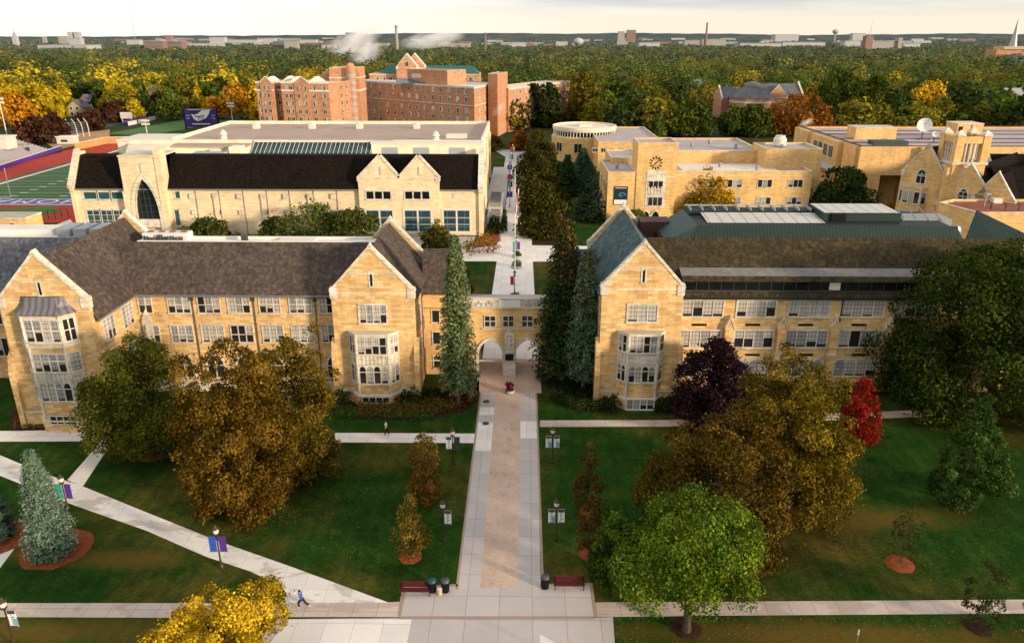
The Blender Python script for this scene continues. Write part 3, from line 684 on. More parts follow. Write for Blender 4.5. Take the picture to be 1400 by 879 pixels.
# gabled block
XC = 15.5
MB().box(10.8, 20.2, YC + .1, 104, 0, 13.9).obj('wall', 'stone_gold', Bh)
gable(Bh, front(YC), XC, 4.7, 14.8, 20.05)
MB().box(10.45, 20.55, YC - .25, YC + .3, 0, 1.9).obj('plinth', 'stone_gold', Bh); MB().box(10.4, 20.6, YC - .32, YC + .3, 1.9, 2.12).obj('string_course', 'trim', Bh)
for s in (10.65, 20.35): MB().fpoly(east(s), [(YC - .45, 0), (YC + .6, 0), (YC + .6, 8.6), (YC, 8.0), (YC - .45, 6.2)], -.3, .3).obj('buttress', 'stone_gold', Bh)
roof_prism(Bh, 'y', XC, 5.0, 13.8, 19.75, YC + .55, 103.9, 'shingle_slate')
gable(Bh, frame(0, 104, 1, 0, 0, 1), XC, 4.7, 14.8, 20.05, slit=False)
winpx(Bh, YC, 859, 417, 898, 439, 3, full=1, fw=.2)
yb = YC - 1.2
rows = [(P(878, 482, yb)[1], P(878, 460, yb)[1], 4, (.5,), False), (P(875, 522, yb)[1], P(875, 501, yb)[1], 4, (.7,), True)]
canted_bay(Bh, front(YC), 12.9, 18.4, 14.05, 17.5, 1.2, 0, 9.4, 'stone_gold', rows, spandrel=[(rows[1][1] + .2, rows[0][0] - .2)])
winpx(Bh, YC - 1.5, 857, 546, 893, 559, 4, full=.5, frame_mat='white_paint', sill=False)
FW = west(10.8)
for ya in (87.5, 91.0): 
    for za in (4.2, 8.6): window(Bh, FW, ya, ya + 1.3, za, za + 2.1, 2, nobl=True)
# green metal penthouse with glazed roof along the ridge
ya = slope(18.6); pts = [(P(938, 320, ya)[0], ya), (P(1318, 320, ya)[0], ya)]
xa, xb = pts[0][0] + .2, pts[1][0]
ph = MB(); ph.add([(xa, ya, 18.45), (xb, ya, 18.45), (xb - .4, ya + 1.1, 19.9), (xa + 1.4, ya + 1.1, 19.9), (xa, 103, 18.45), (xa + 1.4, 102.6, 19.6)], [(0, 1, 2, 3)]).obj('penthouse', 'metal_green', Bh)
MB().add([(xa, ya, 18.45), (xa + 1.4, ya + 1.1, 19.9), (xa + 1.4, 103, 19.9), (xa - 2.2, 103.4, 17.5), (xa - 2.2, ya + 2, 17.5)], [(0, 1, 2, 3, 4)]).obj('hip_end', 'metal_teal', Bh)
MB().box(xa + 1.4, xb - .4, ya + 1.1, 103.4, 17, 19.55).obj('penthouse_deck', 'metal_green', Bh)
xm = P(1113, 300, 100)[0]
MB().add([(xa + 3.2, 96, 19.62), (xm, 96, 19.62), (xm, 100.4, 20.0), (xa + 3.2, 100.4, 20.0)], [(0, 1, 2, 3)]).obj('skylight', 'skylight_white', Bh)
MB().box(xa + 1.6, xm, 101.0, 103.2, 19.55, 20.1).obj('roof_beam', 'metal_green', Bh)
m = MB()
for i in range(14): m.box(xa + 2 + i * 1.6, xa + 2.12 + i * 1.6, 101, 103.2, 20.1, 20.45)
m.box(xa + 1.6, xm, 102.9, 103.1, 20.35, 20.5).obj('railing', 'grey_panel', Bh)
MB().box(xm + .1, xb - 5.5, 97.5, 103.2, 19.5, 20.6).obj('roof_box', 'metal_green', Bh)
MB().add([(xm + .3, 97.6, 20.62), (xb - 5.7, 97.6, 20.62), (xb - 5.7, 103, 20.7), (xm + .3, 103, 20.7)], [(0, 1, 2, 3)]).obj('skylight', 'skylight_white', Bh)
xg = P(1148, 302, 97)[0]; MB().box(xg - 1, xg + .9, 97.3, 97.7, 19.55, 20.55).obj('doorway', 'black_metal', Bh)
m = MB()
for i in range(4): m.tube((xb - 4.6 + i * 1.5, 98 - i * .2, 19.5), (xb - 4.6 + i * 1.5, 101, 20.6), .07, n=5)
m.box(xb - 5, xb + 1.4, 98, 101.5, 18.8, 19.7).obj('roof_unit', 'grey_metal', Bh)
MB().lathe((xb + 1.2, 96.5, 17.5), [(.7, 0), (.7, 1.2), (.5, 1.7), (.1, 1.8)], 12).obj('roof_fan', 'grey_metal', Bh)
MB().add([(xb + 2.6, 96.5, 17), (xb + 6.0, 101, 20.3), (xb + 12.5, 96.2, 17.2), (xb + 6.5, 95.5, 16.8)], [(0, 1, 3), (1, 2, 3)]).obj('dormer_roof', 'metal_green', Bh)
MB().box(17.5, xa - .5, 100.8, 104, 15, 18.6).obj('wall', 'brick_dark', Bh); MB().box(19.5, xa - .6, 96, 100.7, 15, 17.4).obj('flat_roof', 'mulch_dark', Bh)
# ------------------------------------------------------------------ field house with dark roof and pointed-arch tower
C = thing('field_house', 'cream stone athletics hall with black shingle roof, twin gables and a tall pointed-arch window', 'building', (-50, 170, 0))
YF = 167.0; FF = front(YF)
MB().box(-98, -7.6, YF, 200, 0, 10.4).obj('wall', 'stone_cream', C)
MB().add([(-97.4, YF - .4, 10.3), (-8.2, YF - .4, 10.3), (-8.2, 171.2, 17.1), (-97.4, 171.2, 17.1), (-8.2, 173.5, 17.1), (-97.4, 173.5, 17.1)], [(0, 1, 2, 3), (3, 2, 4, 5)]).obj('roof', 'shingle_black', C)
MB().box(-97.4, -8.2, YF - .6, YF - .38, 10.1, 10.35).obj('gutter', 'grey_metal', C)
for x in (-98.2, -7.7):
    MB().fpoly(east(x), [(YF - .5, 0), (174, 0), (174, 17.6), (171.3, 17.9), (YF - .7, 11.0), (YF - .7, 9.8), (YF - .5, 9.6)], -.45, .45).obj('gable_wall', 'stone_cream', C)
    MB().fpoly(east(x), [(171.3, 17.9), (YF - .75, 11.0), (YF - .75, 10.5), (YF - 1.05, 10.5), (YF - 1.05, 11.2), (171.2, 18.35), (171.8, 18.35), (171.8, 17.9)], -.55, .55).obj('coping', 'trim', C)
# tower
tx0, tx1 = -86.1, -77.2
F5 = front(165.6)
arch_wall(F5, tx0, tx1, 0, 17.4, [(-84.3, -79.0, 4.6, 12.6)], -1.2, 0).obj('tower_wall', 'stone_cream', C)
MB().box(tx0, tx0 + 1.0, 166.8, 174, 0, 17.4).box(tx1 - 1.0, tx1, 166.8, 174, 0, 17.4).box(tx0, tx1, 166.8, 174, 13.0, 17.4).obj('tower_wall', 'stone_cream', C)
MB().box(tx0 - .15, tx1 + .15, 165.45, 174.2, 17.4, 17.75).obj('capping', 'trim', C)
MB().box(tx1 - 1.1, tx1 + .3, 165.4, 168.3, 0, 18.9).box(tx0 - .3, tx0 + .8, 165.4, 168.3, 0, 10).obj('buttress', 'stone_cream', C)
m = MB(); o = arc(-85.1, -78.2, 4.6, 13.7); i_ = arc(-84.3, -79.0, 4.6, 12.6)
for k in range(len(i_) - 1): m.fpoly(F5, [i_[k], i_[k + 1], o[k + 1], o[k]], -.3, .18)
m.fbox(F5, -85.1, -84.3, -.3, .15, 0, 4.6).fbox(F5, -79.0, -78.2, -.3, .15, 0, 4.6).fbox(F5, -84.3, -79.0, -.5, -.1, 1.9, 3.7).obj('arch_moulding', 'trim', C)
f = MB(); 
for i in range(1, 5): f.fbox(F5, -84.3 + i * 1.06 - .035, -84.3 + i * 1.06 + .035, -.75, -.6, 3.7, 12.3 - abs(i - 2.5) * 1.5)
for z in (5.2, 6.7, 8.2, 9.7): f.fbox(F5, -84.2, -79.1, -.75, -.62, z, z + .08)
w = f.obj('arched_window', 'dark_grey', C)
MB().box(-84.5, -78.8, 166.5, 166.6, 3.5, 13.2).obj('pane', 'glass_arch', w)
MB().fbox(F5, tx0, tx1, -.1, .06, 13.5, 13.75).fbox(F5, tx0, tx1, -.1, .06, 15.9, 16.1).obj('string_course', 'trim', C)
MB().fbox(F5, -81.8, -81.5, -.05, .03, 13.9, 15.8).obj('slit_window', 'grey_panel', C)
# glazing west of the tower
for x0, x1 in ((115, 132), (135, 150), (153, 170)): winpx(C, YF, x0, 263, x1, 272, 1, pane='glass_teal', nobl=True, fw=.35)
for x0, x1 in ((122, 138), (141, 155), (158, 173)): winpx(C, YF, x0, 288, x1, 318, 2, pane='curtain_wall', nobl=True, fw=.35, trans=(.3, .55, .8))
for y0, y1 in ((262, 271), (287, 308)): winpx(C, YF, 240, y0, 246, y1, 1, pane='glass_teal', nobl=True, fw=.3)
# blind bays with small square stones
for px in (263, 295, 328, 360, 391, 424, 456):
    x = P(px, 268, YF)[0]
    if (px // 31) % 2: MB().fbox(FF, x - .5, x + .5, 0, .35, 0, 9.2).obj('pilaster', 'stone_cream', C)
    MB().fbox(FF, x - .55, x + .55, -.1, .42, 8.2, 9.3).fbox(FF, x - .5, x + .5, -.1, .4, 4.6, 5.6).obj('padstone', 'trim', C)
    MB().tube((x + .8, YF - .1, 0), (x + .8, YF - .1, 10.1), .08).obj('downpipe', 'grey_metal', C)
# twin-gabled bay
F6 = front(166.2)
gx = [-35.0, -30.0, -25.9, -21.6, -16.9]; 
a0, a1 = P(489, 243, 166.2)[0], P(600, 243, 166.2)[0]
p1, p2, vv = P(518, 213, 166.2), P(571, 213, 166.2), P(545, 243, 166.2)
prof = [(a0, 0), (a1, 0), (a1, 12.8), (p2[0], 17.6), (vv[0], 12.9), (p1[0], 17.6), (a0, 12.8)]
MB().fpoly(F6, prof, -.9, 0).obj('gable_wall', 'stone_cream', C)
m = MB()
for a, b in ((prof[6], prof[5]), (prof[5], prof[4]), (prof[4], prof[3]), (prof[3], prof[2])): m.fbar(F6, a, b, .42, -1.0, .12)
for u in (a0 - .2, a1 - .8): m.fbox(F6, u, u + 1.0, -1, .14, 12.2, 13.1)
m.obj('coping', 'trim', C)
for pk in (p1[0], p2[0]):
    m = MB(); m.add([(pk, 166.6, 17.4), (pk - 4.4, 166.6, 12.7), (pk - 4.4, 171, 12.7), (pk, 171, 17.4), (pk + 4.4, 166.6, 12.7), (pk + 4.4, 171, 12.7)], [(0, 1, 2, 3), (0, 3, 5, 4)]); m.obj('roof', 'shingle_black', C)
    MB().fbox(F6, pk - .15, pk + .15, -.05, .05, 13.6, 15.4).obj('slit_window', 'grey_panel', C)
MB().fbox(F6, a0, a1, -.1, .06, 12.7, 12.95).obj('string_course', 'trim', C)
for x0, x1 in ((501, 534), (554, 587)): winpx(C, 166.2, x0, 262, x1, 272, 3, pane='glass_dark', nobl=True, fw=.3, mw=.3)
for x0, x1, Y in ((502, 537, 166.2), (554, 589, 166.2), (607, 642, 167)): winpx(C, Y, x0, 288, x1, 316, 2, pane='curtain_wall', nobl=True, fw=.5, mw=.4, trans=(.33, .66), frame_mat='offwhite')
x, z = P(623, 268, YF); MB().fbox(FF, x - .6, x + .6, -.1, .1, z - .6, z + .6).obj('padstone', 'trim', C)
# the arena behind
def zat(px, py, Y): return P(px, py, Y)[1]
MB().box(-93, -9.2, 208, 250.5, 0, 15.4).obj('wall', 'cream_panel', C)
MB().box(-92.6, -9.6, 208.4, 250.1, 15.4, 15.46).obj('arena_roof', 'membrane_pink', C)
m = MB().box(-93, -9.2, 250.0, 250.5, 15.4, 16.4).box(-93, -92.5, 208, 250, 15.4, 16.4).box(-9.7, -9.2, 208, 250, 15.4, 16.5).box(-93, -62, 208, 208.4, 15.4, 15.75).box(-33.5, -9.7, 208, 208.4, 15.4, 15.75); m.obj('parapet', 'cream_panel', C)
for px in (351, 427, 492, 570):
    x, y = G(px, 176, 15.5); MB().box(x - .9, x + .9, y - .9, y + .9, 15.4, 16.8).obj('roof_vent', 'offwhite', C); MB().lathe((x, y, 16.8), [(1.1, 0), (1.0, .3), (.3, .5)], 12).obj('roof_vent', 'offwhite', C)
m = MB()
for px, py in ((306, 187), (596, 189)):
    x, y = G(px, py + 3, 15.5); m.lathe((x, y, 15.4), [(1, 0), (.8, 1.0), (1.1, 1.3), (.6, 2.2), (.2, 2.5)], 12)
m.obj('roof_fan', 'offwhite', C)
x, y = G(625, 189, 15.5); MB().box(x - 3, x + 2.6, y - .6, y + 2.5, 15.4, 16.5).obj('roof_unit', 'offwhite', C)
# sloping curtain glazing
sx0, sx1 = P(344, 200, 205)[0], P(507, 200, 205)[0]
MB().add([(sx0, 199.5, 10.6), (sx1, 199.5, 10.6), (sx1, 207.9, 15.2), (sx0, 207.9, 15.2), (sx0, 199.5, 6), (sx1, 199.5, 6)], [(0, 1, 2, 3), (0, 1, 5, 4)]).obj('curtain_glazing', 'curtain_wall', C)
m = MB(); n = 26
for i in range(n + 1):
    x = sx0 + (sx1 - sx0) * i / n; m.tube((x, 199.4, 10.7), (x, 207.8, 15.3), .07, n=4)
m.box(sx0, sx1, 207.4, 208.6, 15.2, 15.7).obj('glazing_bar', 'offwhite', C)
MB().box(sx1 + .2, -9.4, 204.5, 207.8, 0, 15.2).obj('wall', 'cream_panel', C); MB().box(sx1, -9.2, 204.3, 208.6, 15.2, 15.6).obj('capping', 'offwhite', C)
m = MB()
for px in (533, 576, 625):
    x = P(px, 205, 204.5)[0]; m.box(x - 2.1, x + 2.1, 204.4, 204.55, 8, 14.3)
m.obj('louvre', 'grey_panel', C)
MB().box(-93, sx0 - .5, 201, 208, 0, 14.6).obj('wall', 'cream_panel', C); MB().box(-93, sx0 - .3, 200.8, 208.2, 14.6, 14.9).obj('flat_roof', 'membrane_pink', C)
MB().box(sx0 - 3.2, sx0 - .3, 197, 201, 0, 15.3).box(sx0 - 8.6, sx0 - 6, 198, 201, 0, 14.4).obj('wall', 'cream_panel', C)
xx = P(293, 208, 196)[0]; MB().box(xx - 5, xx + 3, 194, 197.5, 9, 14.2).obj('roof_unit', 'grey_panel', C)
m = MB()
for k in range(3): m.box(xx + .2 + k * .9, xx + .9 + k * .9, 193.9, 194, 11.8, 13.8)
m.obj('roof_unit_grille', 'dark_grey', C)
MB().box(-84, -77, 200.9, 201.02, 8.5, 13.8).obj('louvre', 'grey_panel', C)
MB().box(-107, -92, 206, 219, 0, 15.6).obj('wall', 'cream_panel', C); MB().box(-107.2, -91.8, 205.8, 219.2, 15.6, 16.0).obj('capping', 'offwhite', C)
MB().add([(-104, 206, 15), (-90, 174.5, 15), (-84.6, 174.5, 15.5), (-92, 206, 15), (-104, 206, 0), (-90, 174.5, 0), (-84.6, 174.5, 0), (-92, 206, 0)], [(0, 1, 2, 3), (0, 1, 5, 4), (2, 3, 7, 6)]).obj('link_wall', 'cream_panel', C)
MB().box(-7.9, -7.3, 174, 175, 0, 12).box(-9.1, -8.6, 200, 203, 0, 14.5).box(-9.1, -8.6, 224, 227, 0, 14.5).box(-9.1, -8.6, 241, 243, 0, 14).obj('pilaster', 'stone_cream', C)
MB().box(-20, -9.2, 174, 204.4, 0, 10.5).obj('wall', 'stone_cream', C)
FE = east(-7.25)
for ya in (168.5, 171): window(C, FE, ya, ya + 1.6, 3, 8, 1, nobl=True, pane='glass_teal')

# ------------------------------------------------------------------ clock-tower academic building
D = thing('academic_building', 'golden flat-roofed stone building with a square tower carrying a large clock face', 'building', (45, 186, 0))
YD = 182.0; FD = front(YD)
flat_block(D, rect(37.6, 70.0, YD, 199), 0, 12.1)
flat_block(D, rect(21.6, 28.4, 180.6, 200), 0, 12.0)
flat_block(D, rect(28.3, 37.6, 180.4, 190), 0, 18.8)
flat_block(D, rect(39.5, 62, 196, 221), 0, 14.9)
flat_block(D, rect(60.5, 74, 188, 200), 0, 16.4)
flat_block(D, rect(24, 40, 196, 212), 0, 13.0)
MB().lathe((66, 196, 16.2), [(1.6, 0), (1.6, 1.6), (1.2, 2.1), (1.2, 2.4)], 14).obj('roof_fan', 'offwhite', D)
for vx, vy, vz in ((46, 205, 14.5), (52, 211, 14.5), (57, 203, 14.5), (24.5, 188, 11.5), (50, 190, 11.7), (58, 186, 11.7), (65, 191, 16)):
    MB().lathe((vx, vy, vz), [(.35, 0), (.35, .7), (.55, .75), (.5, 1.0), (.15, 1.1)], 10).obj('roof_vent', 'grey_metal', D)
MB().box(40, 63, 183.4, 195.5, 11.62, 11.68).obj('roof_sheet', 'membrane_white', D)
FT = front(180.4); cxx, cz = P(897, 223, 180.4)
m = MB()
for k in range(12):
    a = k * PI / 6; r = 1.25; u, z = cxx + r * math.sin(a), cz + r * math.cos(a)
    du, dz = math.sin(a), math.cos(a); w = .13
    m.fpoly(FT, [(u - du * .3 - dz * w, z - dz * .3 + du * w), (u - du * .3 + dz * w, z - dz * .3 - du * w), (u + du * .3 + dz * w, z + dz * .3 - du * w), (u + du * .3 - dz * w, z + dz * .3 + du * w)], -.02, .1)
ck = m.obj('clock', 'black_metal', D)
def hand(a, L, w): 
    du, dz = math.sin(a), math.cos(a)
    return MB().fpoly(FT, [(cxx - du * .3 - dz * w, cz - dz * .3 + du * w), (cxx - du * .3 + dz * w, cz - dz * .3 - du * w), (cxx + du * L, cz + dz * L)], .02, .14).obj('hand', 'black_metal', ck)
hand(math.radians(222), 1.0, .12); hand(math.radians(48), 1.45, .1)
m = MB().fbox(FT, 28.3, 37.6, -.1, .06, 10.7, 10.95).fbox(FT, 28.3, 37.6, -.1, .06, 16.9, 17.05).fbox(FD, 37.6, 70, -.1, .05, 10.9, 11.05); m.obj('string_course', 'trim', D)
u0, u1 = P(886, 255, 180.4)[0], P(907, 255, 180.4)[0]
MB().fbox(FT, u0 - .5, u1 + .5, -.1, .08, 3.5, 12.3).obj('window_bay', 'trim', D)
winpx(D, 180.3, 887, 248, 906, 258, 3, nobl=True); winpx(D, 180.3, 886, 270, 905, 281, 3, nobl=True)
m = MB()
for i in range(5): m.fbox(FT, u0 + i * .75, u0 + .35 + i * .75, 0, .16, 6.9, 8.6)
m.obj('spandrel_panel', 'trim', D)
for s in (-1, 1):
    c = cxx - .55 + s * 1.15; pts = [(c - .85, 0)] + arc(c - .85, c + .85, 1.3, 2.7, 6) + [(c + .85, 0)]; out = [(c - 1.15, 0)] + arc(c - 1.15, c + 1.15, 1.3, 3.05, 6) + [(c + 1.15, 0)]
    m = MB()
    for i in range(len(pts) - 1): m.fpoly(FT, [pts[i], pts[i + 1], out[i + 1], out[i]], -.1, .25)
    dd = m.obj('arched_door', 'trim', D); MB().add([FT(u, .04, z) for u, z in pts], [tuple(range(len(pts)))]).obj('pane', 'glass_dark', dd)
for px in (995, 1036, 1078):
    winpx(D, YD, px, 246, px + 19, 256, 3, full=.3); winpx(D, YD, px - 2, 270, px + 17, 279, 3, full=.3)
px = 955; winpx(D, YD, px, 246, px + 19, 256, 3)
# hanging poster on the west wing
F7 = front(180.6); a, b = P(839, 267, 180.6)[0], P(858, 267, 180.6)[0]; zt, zb = P(848, 255, 180.6)[1], P(848, 280, 180.6)[1]
ps = tag(MB().fbox(F7, a, b, .03, .12, zb, zt).obj('hanging_poster', 'poster_blue'), 'dark blue poster with a swirl picture and white lower panel hung on golden stone', 'poster')
MB().fbox(F7, a + .15, b - .15, .12, .14, zb + .15, zb + 1.2).obj('text_panel', 'white_paint', ps)
m = MB(); c, zc = (a + b) / 2 + .2, (zb + zt) / 2 + .1
for k in range(14):
    t0, t1 = k * .45, k * .45 + .5; r0, r1 = 1.1 - k * .06, 1.1 - (k + 1) * .06
    m.fpoly(F7, [(c + r0 * math.cos(t0), zc + .7 * r0 * math.sin(t0)), (c + r1 * math.cos(t1), zc + .7 * r1 * math.sin(t1)), (c + (r1 - .22) * math.cos(t1), zc + .7 * (r1 - .22) * math.sin(t1)), (c + (r0 - .22) * math.cos(t0), zc + .7 * (r0 - .22) * math.sin(t0))], .12, .14)
m.obj('swirl', 'poster_swirl', ps)
MB().fbox(F7, a + .3, b - .3, .12, .135, zt - .45, zt - .3).obj('heading', 'offwhite', ps)
FW = west(21.6)
for ya in (183, 188, 194):
    for za in (2.5, 6.8): window(D, FW, ya, ya + 2.2, za, za + 2, 2, nobl=True)

# ------------------------------------------------------------------ round-fronted building behind it
E_ = thing('round_fronted_building', 'pale stone building with a round drum storey ringed by small windows', 'building', (24, 284, 0))
ec = (23.6, 283)
MB().lathe((*ec, 0), [(11.8, 0), (11.8, 8.2), (11.2, 8.25)], 48).obj('wall', 'stone_amber', E_)
MB().lathe((*ec, 0), [(11.4, 8.2), (11.5, 8.5), (10.9, 8.5), (10.9, 10.3), (11.3, 10.3), (11.5, 10.9), (11.5, 11.8), (11.0, 11.8), (11.0, 11.3), (.1, 11.3)], 48).obj('drum', 'cream_panel', E_)
for k in range(40):
    a = -PI / 2 + (k - 19.5) * .105
    if abs(k - 19.5) > 17: continue
    c, s = math.cos(a), math.sin(a); f = frame(ec[0] + 10.9 * c, ec[1] + 10.9 * s, -s, c, c, s)
    w = MB().fbox(f, -.62, -.42, -.1, .3, 8.6, 10.3).obj('window', 'white_paint', E_)
    MB().fbox(f, -.42, .5, -.1, .04, 8.7, 10.2).obj('pane', 'glass_dark', w)
x, y = ec; MB().box(x - 2, x + 2.5, y - 2, y + 3, 11.3, 12.2).obj('roof_hatch', 'offwhite', E_)
for k, n in ((-.25, 2), (.35, 3), (-.9, 2)):
    a = -PI / 2 + k; c, s = math.cos(a), math.sin(a); f = frame(ec[0] + 11.8 * c, ec[1] + 11.8 * s, -s, c, c, s); window(E_, f, -1.3, 1.3, 3.5, 6.5, n, nobl=True)
flat_block(E_, rect(26, 47, 253, 296), 0, 9.8)
for px in (810, 822, 833, 845): winpx(E_, 253, px, 203, px + 7, 208, 2, nobl=True)

# ------------------------------------------------------------------ science building with deep recess
Fb = thing('science_building', 'tan stone flat-roofed building with a deep square recess and a satellite dish on top', 'building', (110, 215, 0))
MB().box(86, 92.0, 195, 240, 0, 15.5).box(99.4, 160, 195, 240, 0, 15.5).box(92, 99.4, 195, 240, 8.9, 15.5).box(92, 99.4, 205, 240, 0, 9).obj('wall', 'stone_amber', Fb)
m = MB().box(86, 160, 195, 195.5, 15.5, 16.1).box(86, 86.5, 195.5, 240, 15.5, 16.1).box(86, 160, 239.5, 240, 15.5, 16.1); m.obj('parapet', 'stone_amber', Fb)
MB().box(86.5, 160, 195.5, 239.5, 15.5, 15.56).obj('roof', 'membrane_mauve', Fb)
m = MB()
for yy in (206, 214, 224, 232): m.box(88, 150, yy, yy + .5, 15.56, 15.75)
m.box(85.9, 160, 194.9, 195.55, 16.1, 16.25).box(85.9, 86.55, 195, 240, 16.1, 16.25).box(86, 160, 239.4, 240.1, 16.1, 16.3).obj('capping', 'brick_dark', Fb)
MB().lathe((99.6, 206, 0), [(4.5, 0), (4.5, 7.5), (4.4, 7.6)], 24).obj('curved_wall', 'stone_amber', Fb)
MB().box(93, 94.4, 204.9, 205.1, 2.5, 5.5).obj('window', 'glass_dark', Fb)
MB().box(100.6, 105.2, 193.6, 196, 0, 16).obj('stair_tower', 'stone_amber', Fb)
MB().box(101.4, 104.4, 193.5, 193.7, 11.8, 14.2).box(101.4, 103, 193.5, 193.7, 6.8, 8.9).box(101.2, 103, 193.5, 193.7, 0, 3).obj('opening', 'glass_dark', Fb)
FW = west(86)
MB().fbox(FW, 196, 203.5, 0, .8, 9.5, 16).fbox(FW, 205.5, 226, 0, 1.5, 8.5, 15.8).fbox(FW, 228, 239, 0, 1.8, 9.0, 16).obj('oriel', 'stone_amber', Fb)
f2 = frame(84.5, 0, 0, 1, -1, 0)
for i in range(4): window(Fb, f2, 208.5 + i * 3.9, 211.3 + i * 3.9, 11.2, 14.2, 3, nobl=True, fw=.2)
MB().add([(84.3, 206, 9.5), (84.3, 226, 9.5), (83.4, 226, 8.2), (83.4, 206, 8.2)], [(0, 1, 2, 3)]).obj('glazed_sill', 'grey_panel', Fb)
x, y = G(1190, 189, 15.6); MB().box(x - 5.5, x + 5.5, y - 3, y + 3, 15.5, 18.6).obj('penthouse', 'stone_amber', Fb); MB().box(x - 5.6, x + 5.6, y - 3.1, y + 3.1, 18.6, 18.8).obj('capping', 'trim', Fb)
x, y = G(1211, 197, 15.7); MB().box(x - 4, x + 5, y - 1.8, y + 1.8, 15.5, 16.6).obj('skylight', 'metal_teal', Fb)
x, y = 121.2, 214; MB().box(x - 3.4, x + 3.4, y - 3, y + 3, 15.5, 19.8).obj('penthouse', 'stone_amber', Fb); MB().box(x - 3.1, x - 2.0, y - 3.05, y - 2.9, 16.4, 19.2).obj('door', 'black_metal', Fb); MB().box(x - 3.5, x + 3.5, y - 3.1, y + 3.1, 19.8, 20.05).obj('capping', 'trim', Fb); MB().box(x + .2, x + .4, y - 3.08, y - 2.9, 16, 19.8).obj('downpipe', 'dark_grey', Fb)
def dish(px, py, r, label, Y):
    c = P(px, py, Y); t = thing('satellite_dish', label, 'dish', (c[0], Y, 15.6))
    m = MB(); n = 24; ax = np.array((-.35, -.85, .4)); ax /= np.linalg.norm(ax); a = np.cross(ax, (0, 0, 1)); a /= np.linalg.norm(a); b = np.cross(ax, a); o = np.array((c[0], Y, c[1]))
    vs = []; 
    for k in range(5):
        rr = r * k / 4; vs += [tuple(o + rr * (math.cos(2 * PI * i / n) * a + math.sin(2 * PI * i / n) * b) + ax * (.3 * r * (k / 4) ** 2)) for i in range(n)]
    m.add(vs, [(k * n + i, k * n + (i + 1) % n, (k + 1) * n + (i + 1) % n, (k + 1) * n + i) for k in range(4) for i in range(n)]).obj('reflector', 'white_paint', t, True)
    fp = o + ax * r * .95
    m = MB(); 
    for k in range(3): m.tube(o + r * .9 * (math.cos(k * 2.1) * a + math.sin(k * 2.1) * b) + ax * .25 * r, fp, .05, n=5)
    m.tube(fp - ax * .2, fp + ax * .15, .16).obj('feed_arm', 'grey_metal', t)
    MB().tube((c[0], Y + .3, 15.6), (c[0], Y + .1, c[1] - .1), .15).tube((c[0] - r, Y + 1, 15.65), (c[0] + r, Y - .5, 15.65), .07).tube((c[0] - r, Y - 1, 15.65), (c[0] + r, Y + 1, 15.65), .07).obj('mount', 'dark_grey', t)
dish(1264, 172, 1.9, 'large white satellite dish on the tan flat roof', 213); dish(1279, 184, .8, 'small white satellite dish beside the big dish and the belfry', 206)

# ------------------------------------------------------------------ collegiate gothic building with open belfry
T = thing('gothic_building', 'cream stone gothic building with an open pinnacled belfry tower and steep gables', 'building', (98, 168, 0))
Y0, Y1 = 165.0, 171.6
X0, X1 = P(1308, 200, Y0)[0], P(1353, 200, Y0)[0]
zb, zc, ztip = P(1330, 222, Y0)[1], P(1330, 190, Y0)[1], P(1312, 184, Y0)[1]
MB().box(X0, X1, Y0, Y1, 0, zb - .6).obj('tower_wall', 'stone_amber', T)
MB().box(X0 - .3, X1 + .3, Y0 - .3, Y1 + .3, zb - .6, zb).obj('belfry_floor', 'trim', T)
for x in (X0, X1 - 1.3):
    for y in (Y0, Y1 - 1.3):
        MB().box(x - .15, x + 1.45, y - .15, y + 1.45, zb, zc + .5).obj('belfry_pier', 'stone_amber', T)
        MB().add([(x - .25, y - .25, zc + .5), (x + 1.55, y - .25, zc + .5), (x + 1.55, y + 1.55, zc + .5), (x - .25, y + 1.55, zc + .5), (x - .2, y - .2, zc + .9), (x + 1.5, y - .2, zc + .9), (x + 1.5, y + 1.5, zc + .9), (x - .2, y + 1.5, zc + .9), (x + .65, y + .65, ztip + .9)], [(0, 1, 5, 4), (1, 2, 6, 5), (2, 3, 7, 6), (3, 0, 4, 7), (4, 5, 8), (5, 6, 8), (6, 7, 8), (7, 4, 8)]).obj('pinnacle', 'trim', T)
m = MB().box(X0, X1, Y0, Y0 + .6, zc - 1.0, zc + .4).box(X0, X1, Y1 - .6, Y1, zc - 1.0, zc + .4).box(X0, X0 + .6, Y0, Y1, zc - 1.0, zc + .4).box(X1 - .6, X1, Y0, Y1, zc - 1.0, zc + .4); m.obj('belfry_beam', 'stone_amber', T)
m = MB()
for i in range(1, 4):
    u = X0 + 1.3 + i * .9; m.box(u - .15, u + .15, Y0 + .1, Y0 + .7, zb, zc - 1).box(u - .15, u + .15, Y1 - .7, Y1 - .1, zb, zc - 1)
    u = Y0 + 1.3 + i * 1.0; m.box(X0 + .1, X0 + .6, u - .15, u + .15, zb, zc - 1).box(X1 - .6, X1 - .1, u - .15, u + .15, zb, zc - 1)
m.obj('mullion', 'trim', T)
MB().box(X0 + .6, X1 - .6, Y0 + .6, Y1 - .6, zc - .3, zc - .1).obj('belfry_roof', 'dark_grey', T)
FW = west(X0)
m = MB()
for a in (Y0 + .2, Y1 - 1.6): m.fbox(FW, a, a + 1.4, 0, .9, 0, zb - 1.2)
m.obj('buttress', 'stone_amber', T)
ya_, yb_ = Y0 + 2.2, Y0 + 4.4
pts = [(ya_, zb - 8.5)] + arc(ya_, yb_, zb - 3.2, zb - 1.4, 6) + [(yb_, zb - 8.5)]; out = [(ya_ - .4, zb - 8.5)] + arc(ya_ - .4, yb_ + .4, zb - 3.2, zb - .9, 6) + [(yb_ + .4, zb - 8.5)]; m = MB()
for i in range(len(pts) - 1): m.fpoly(FW, [pts[i], pts[i + 1], out[i + 1], out[i]], -.1, .35)
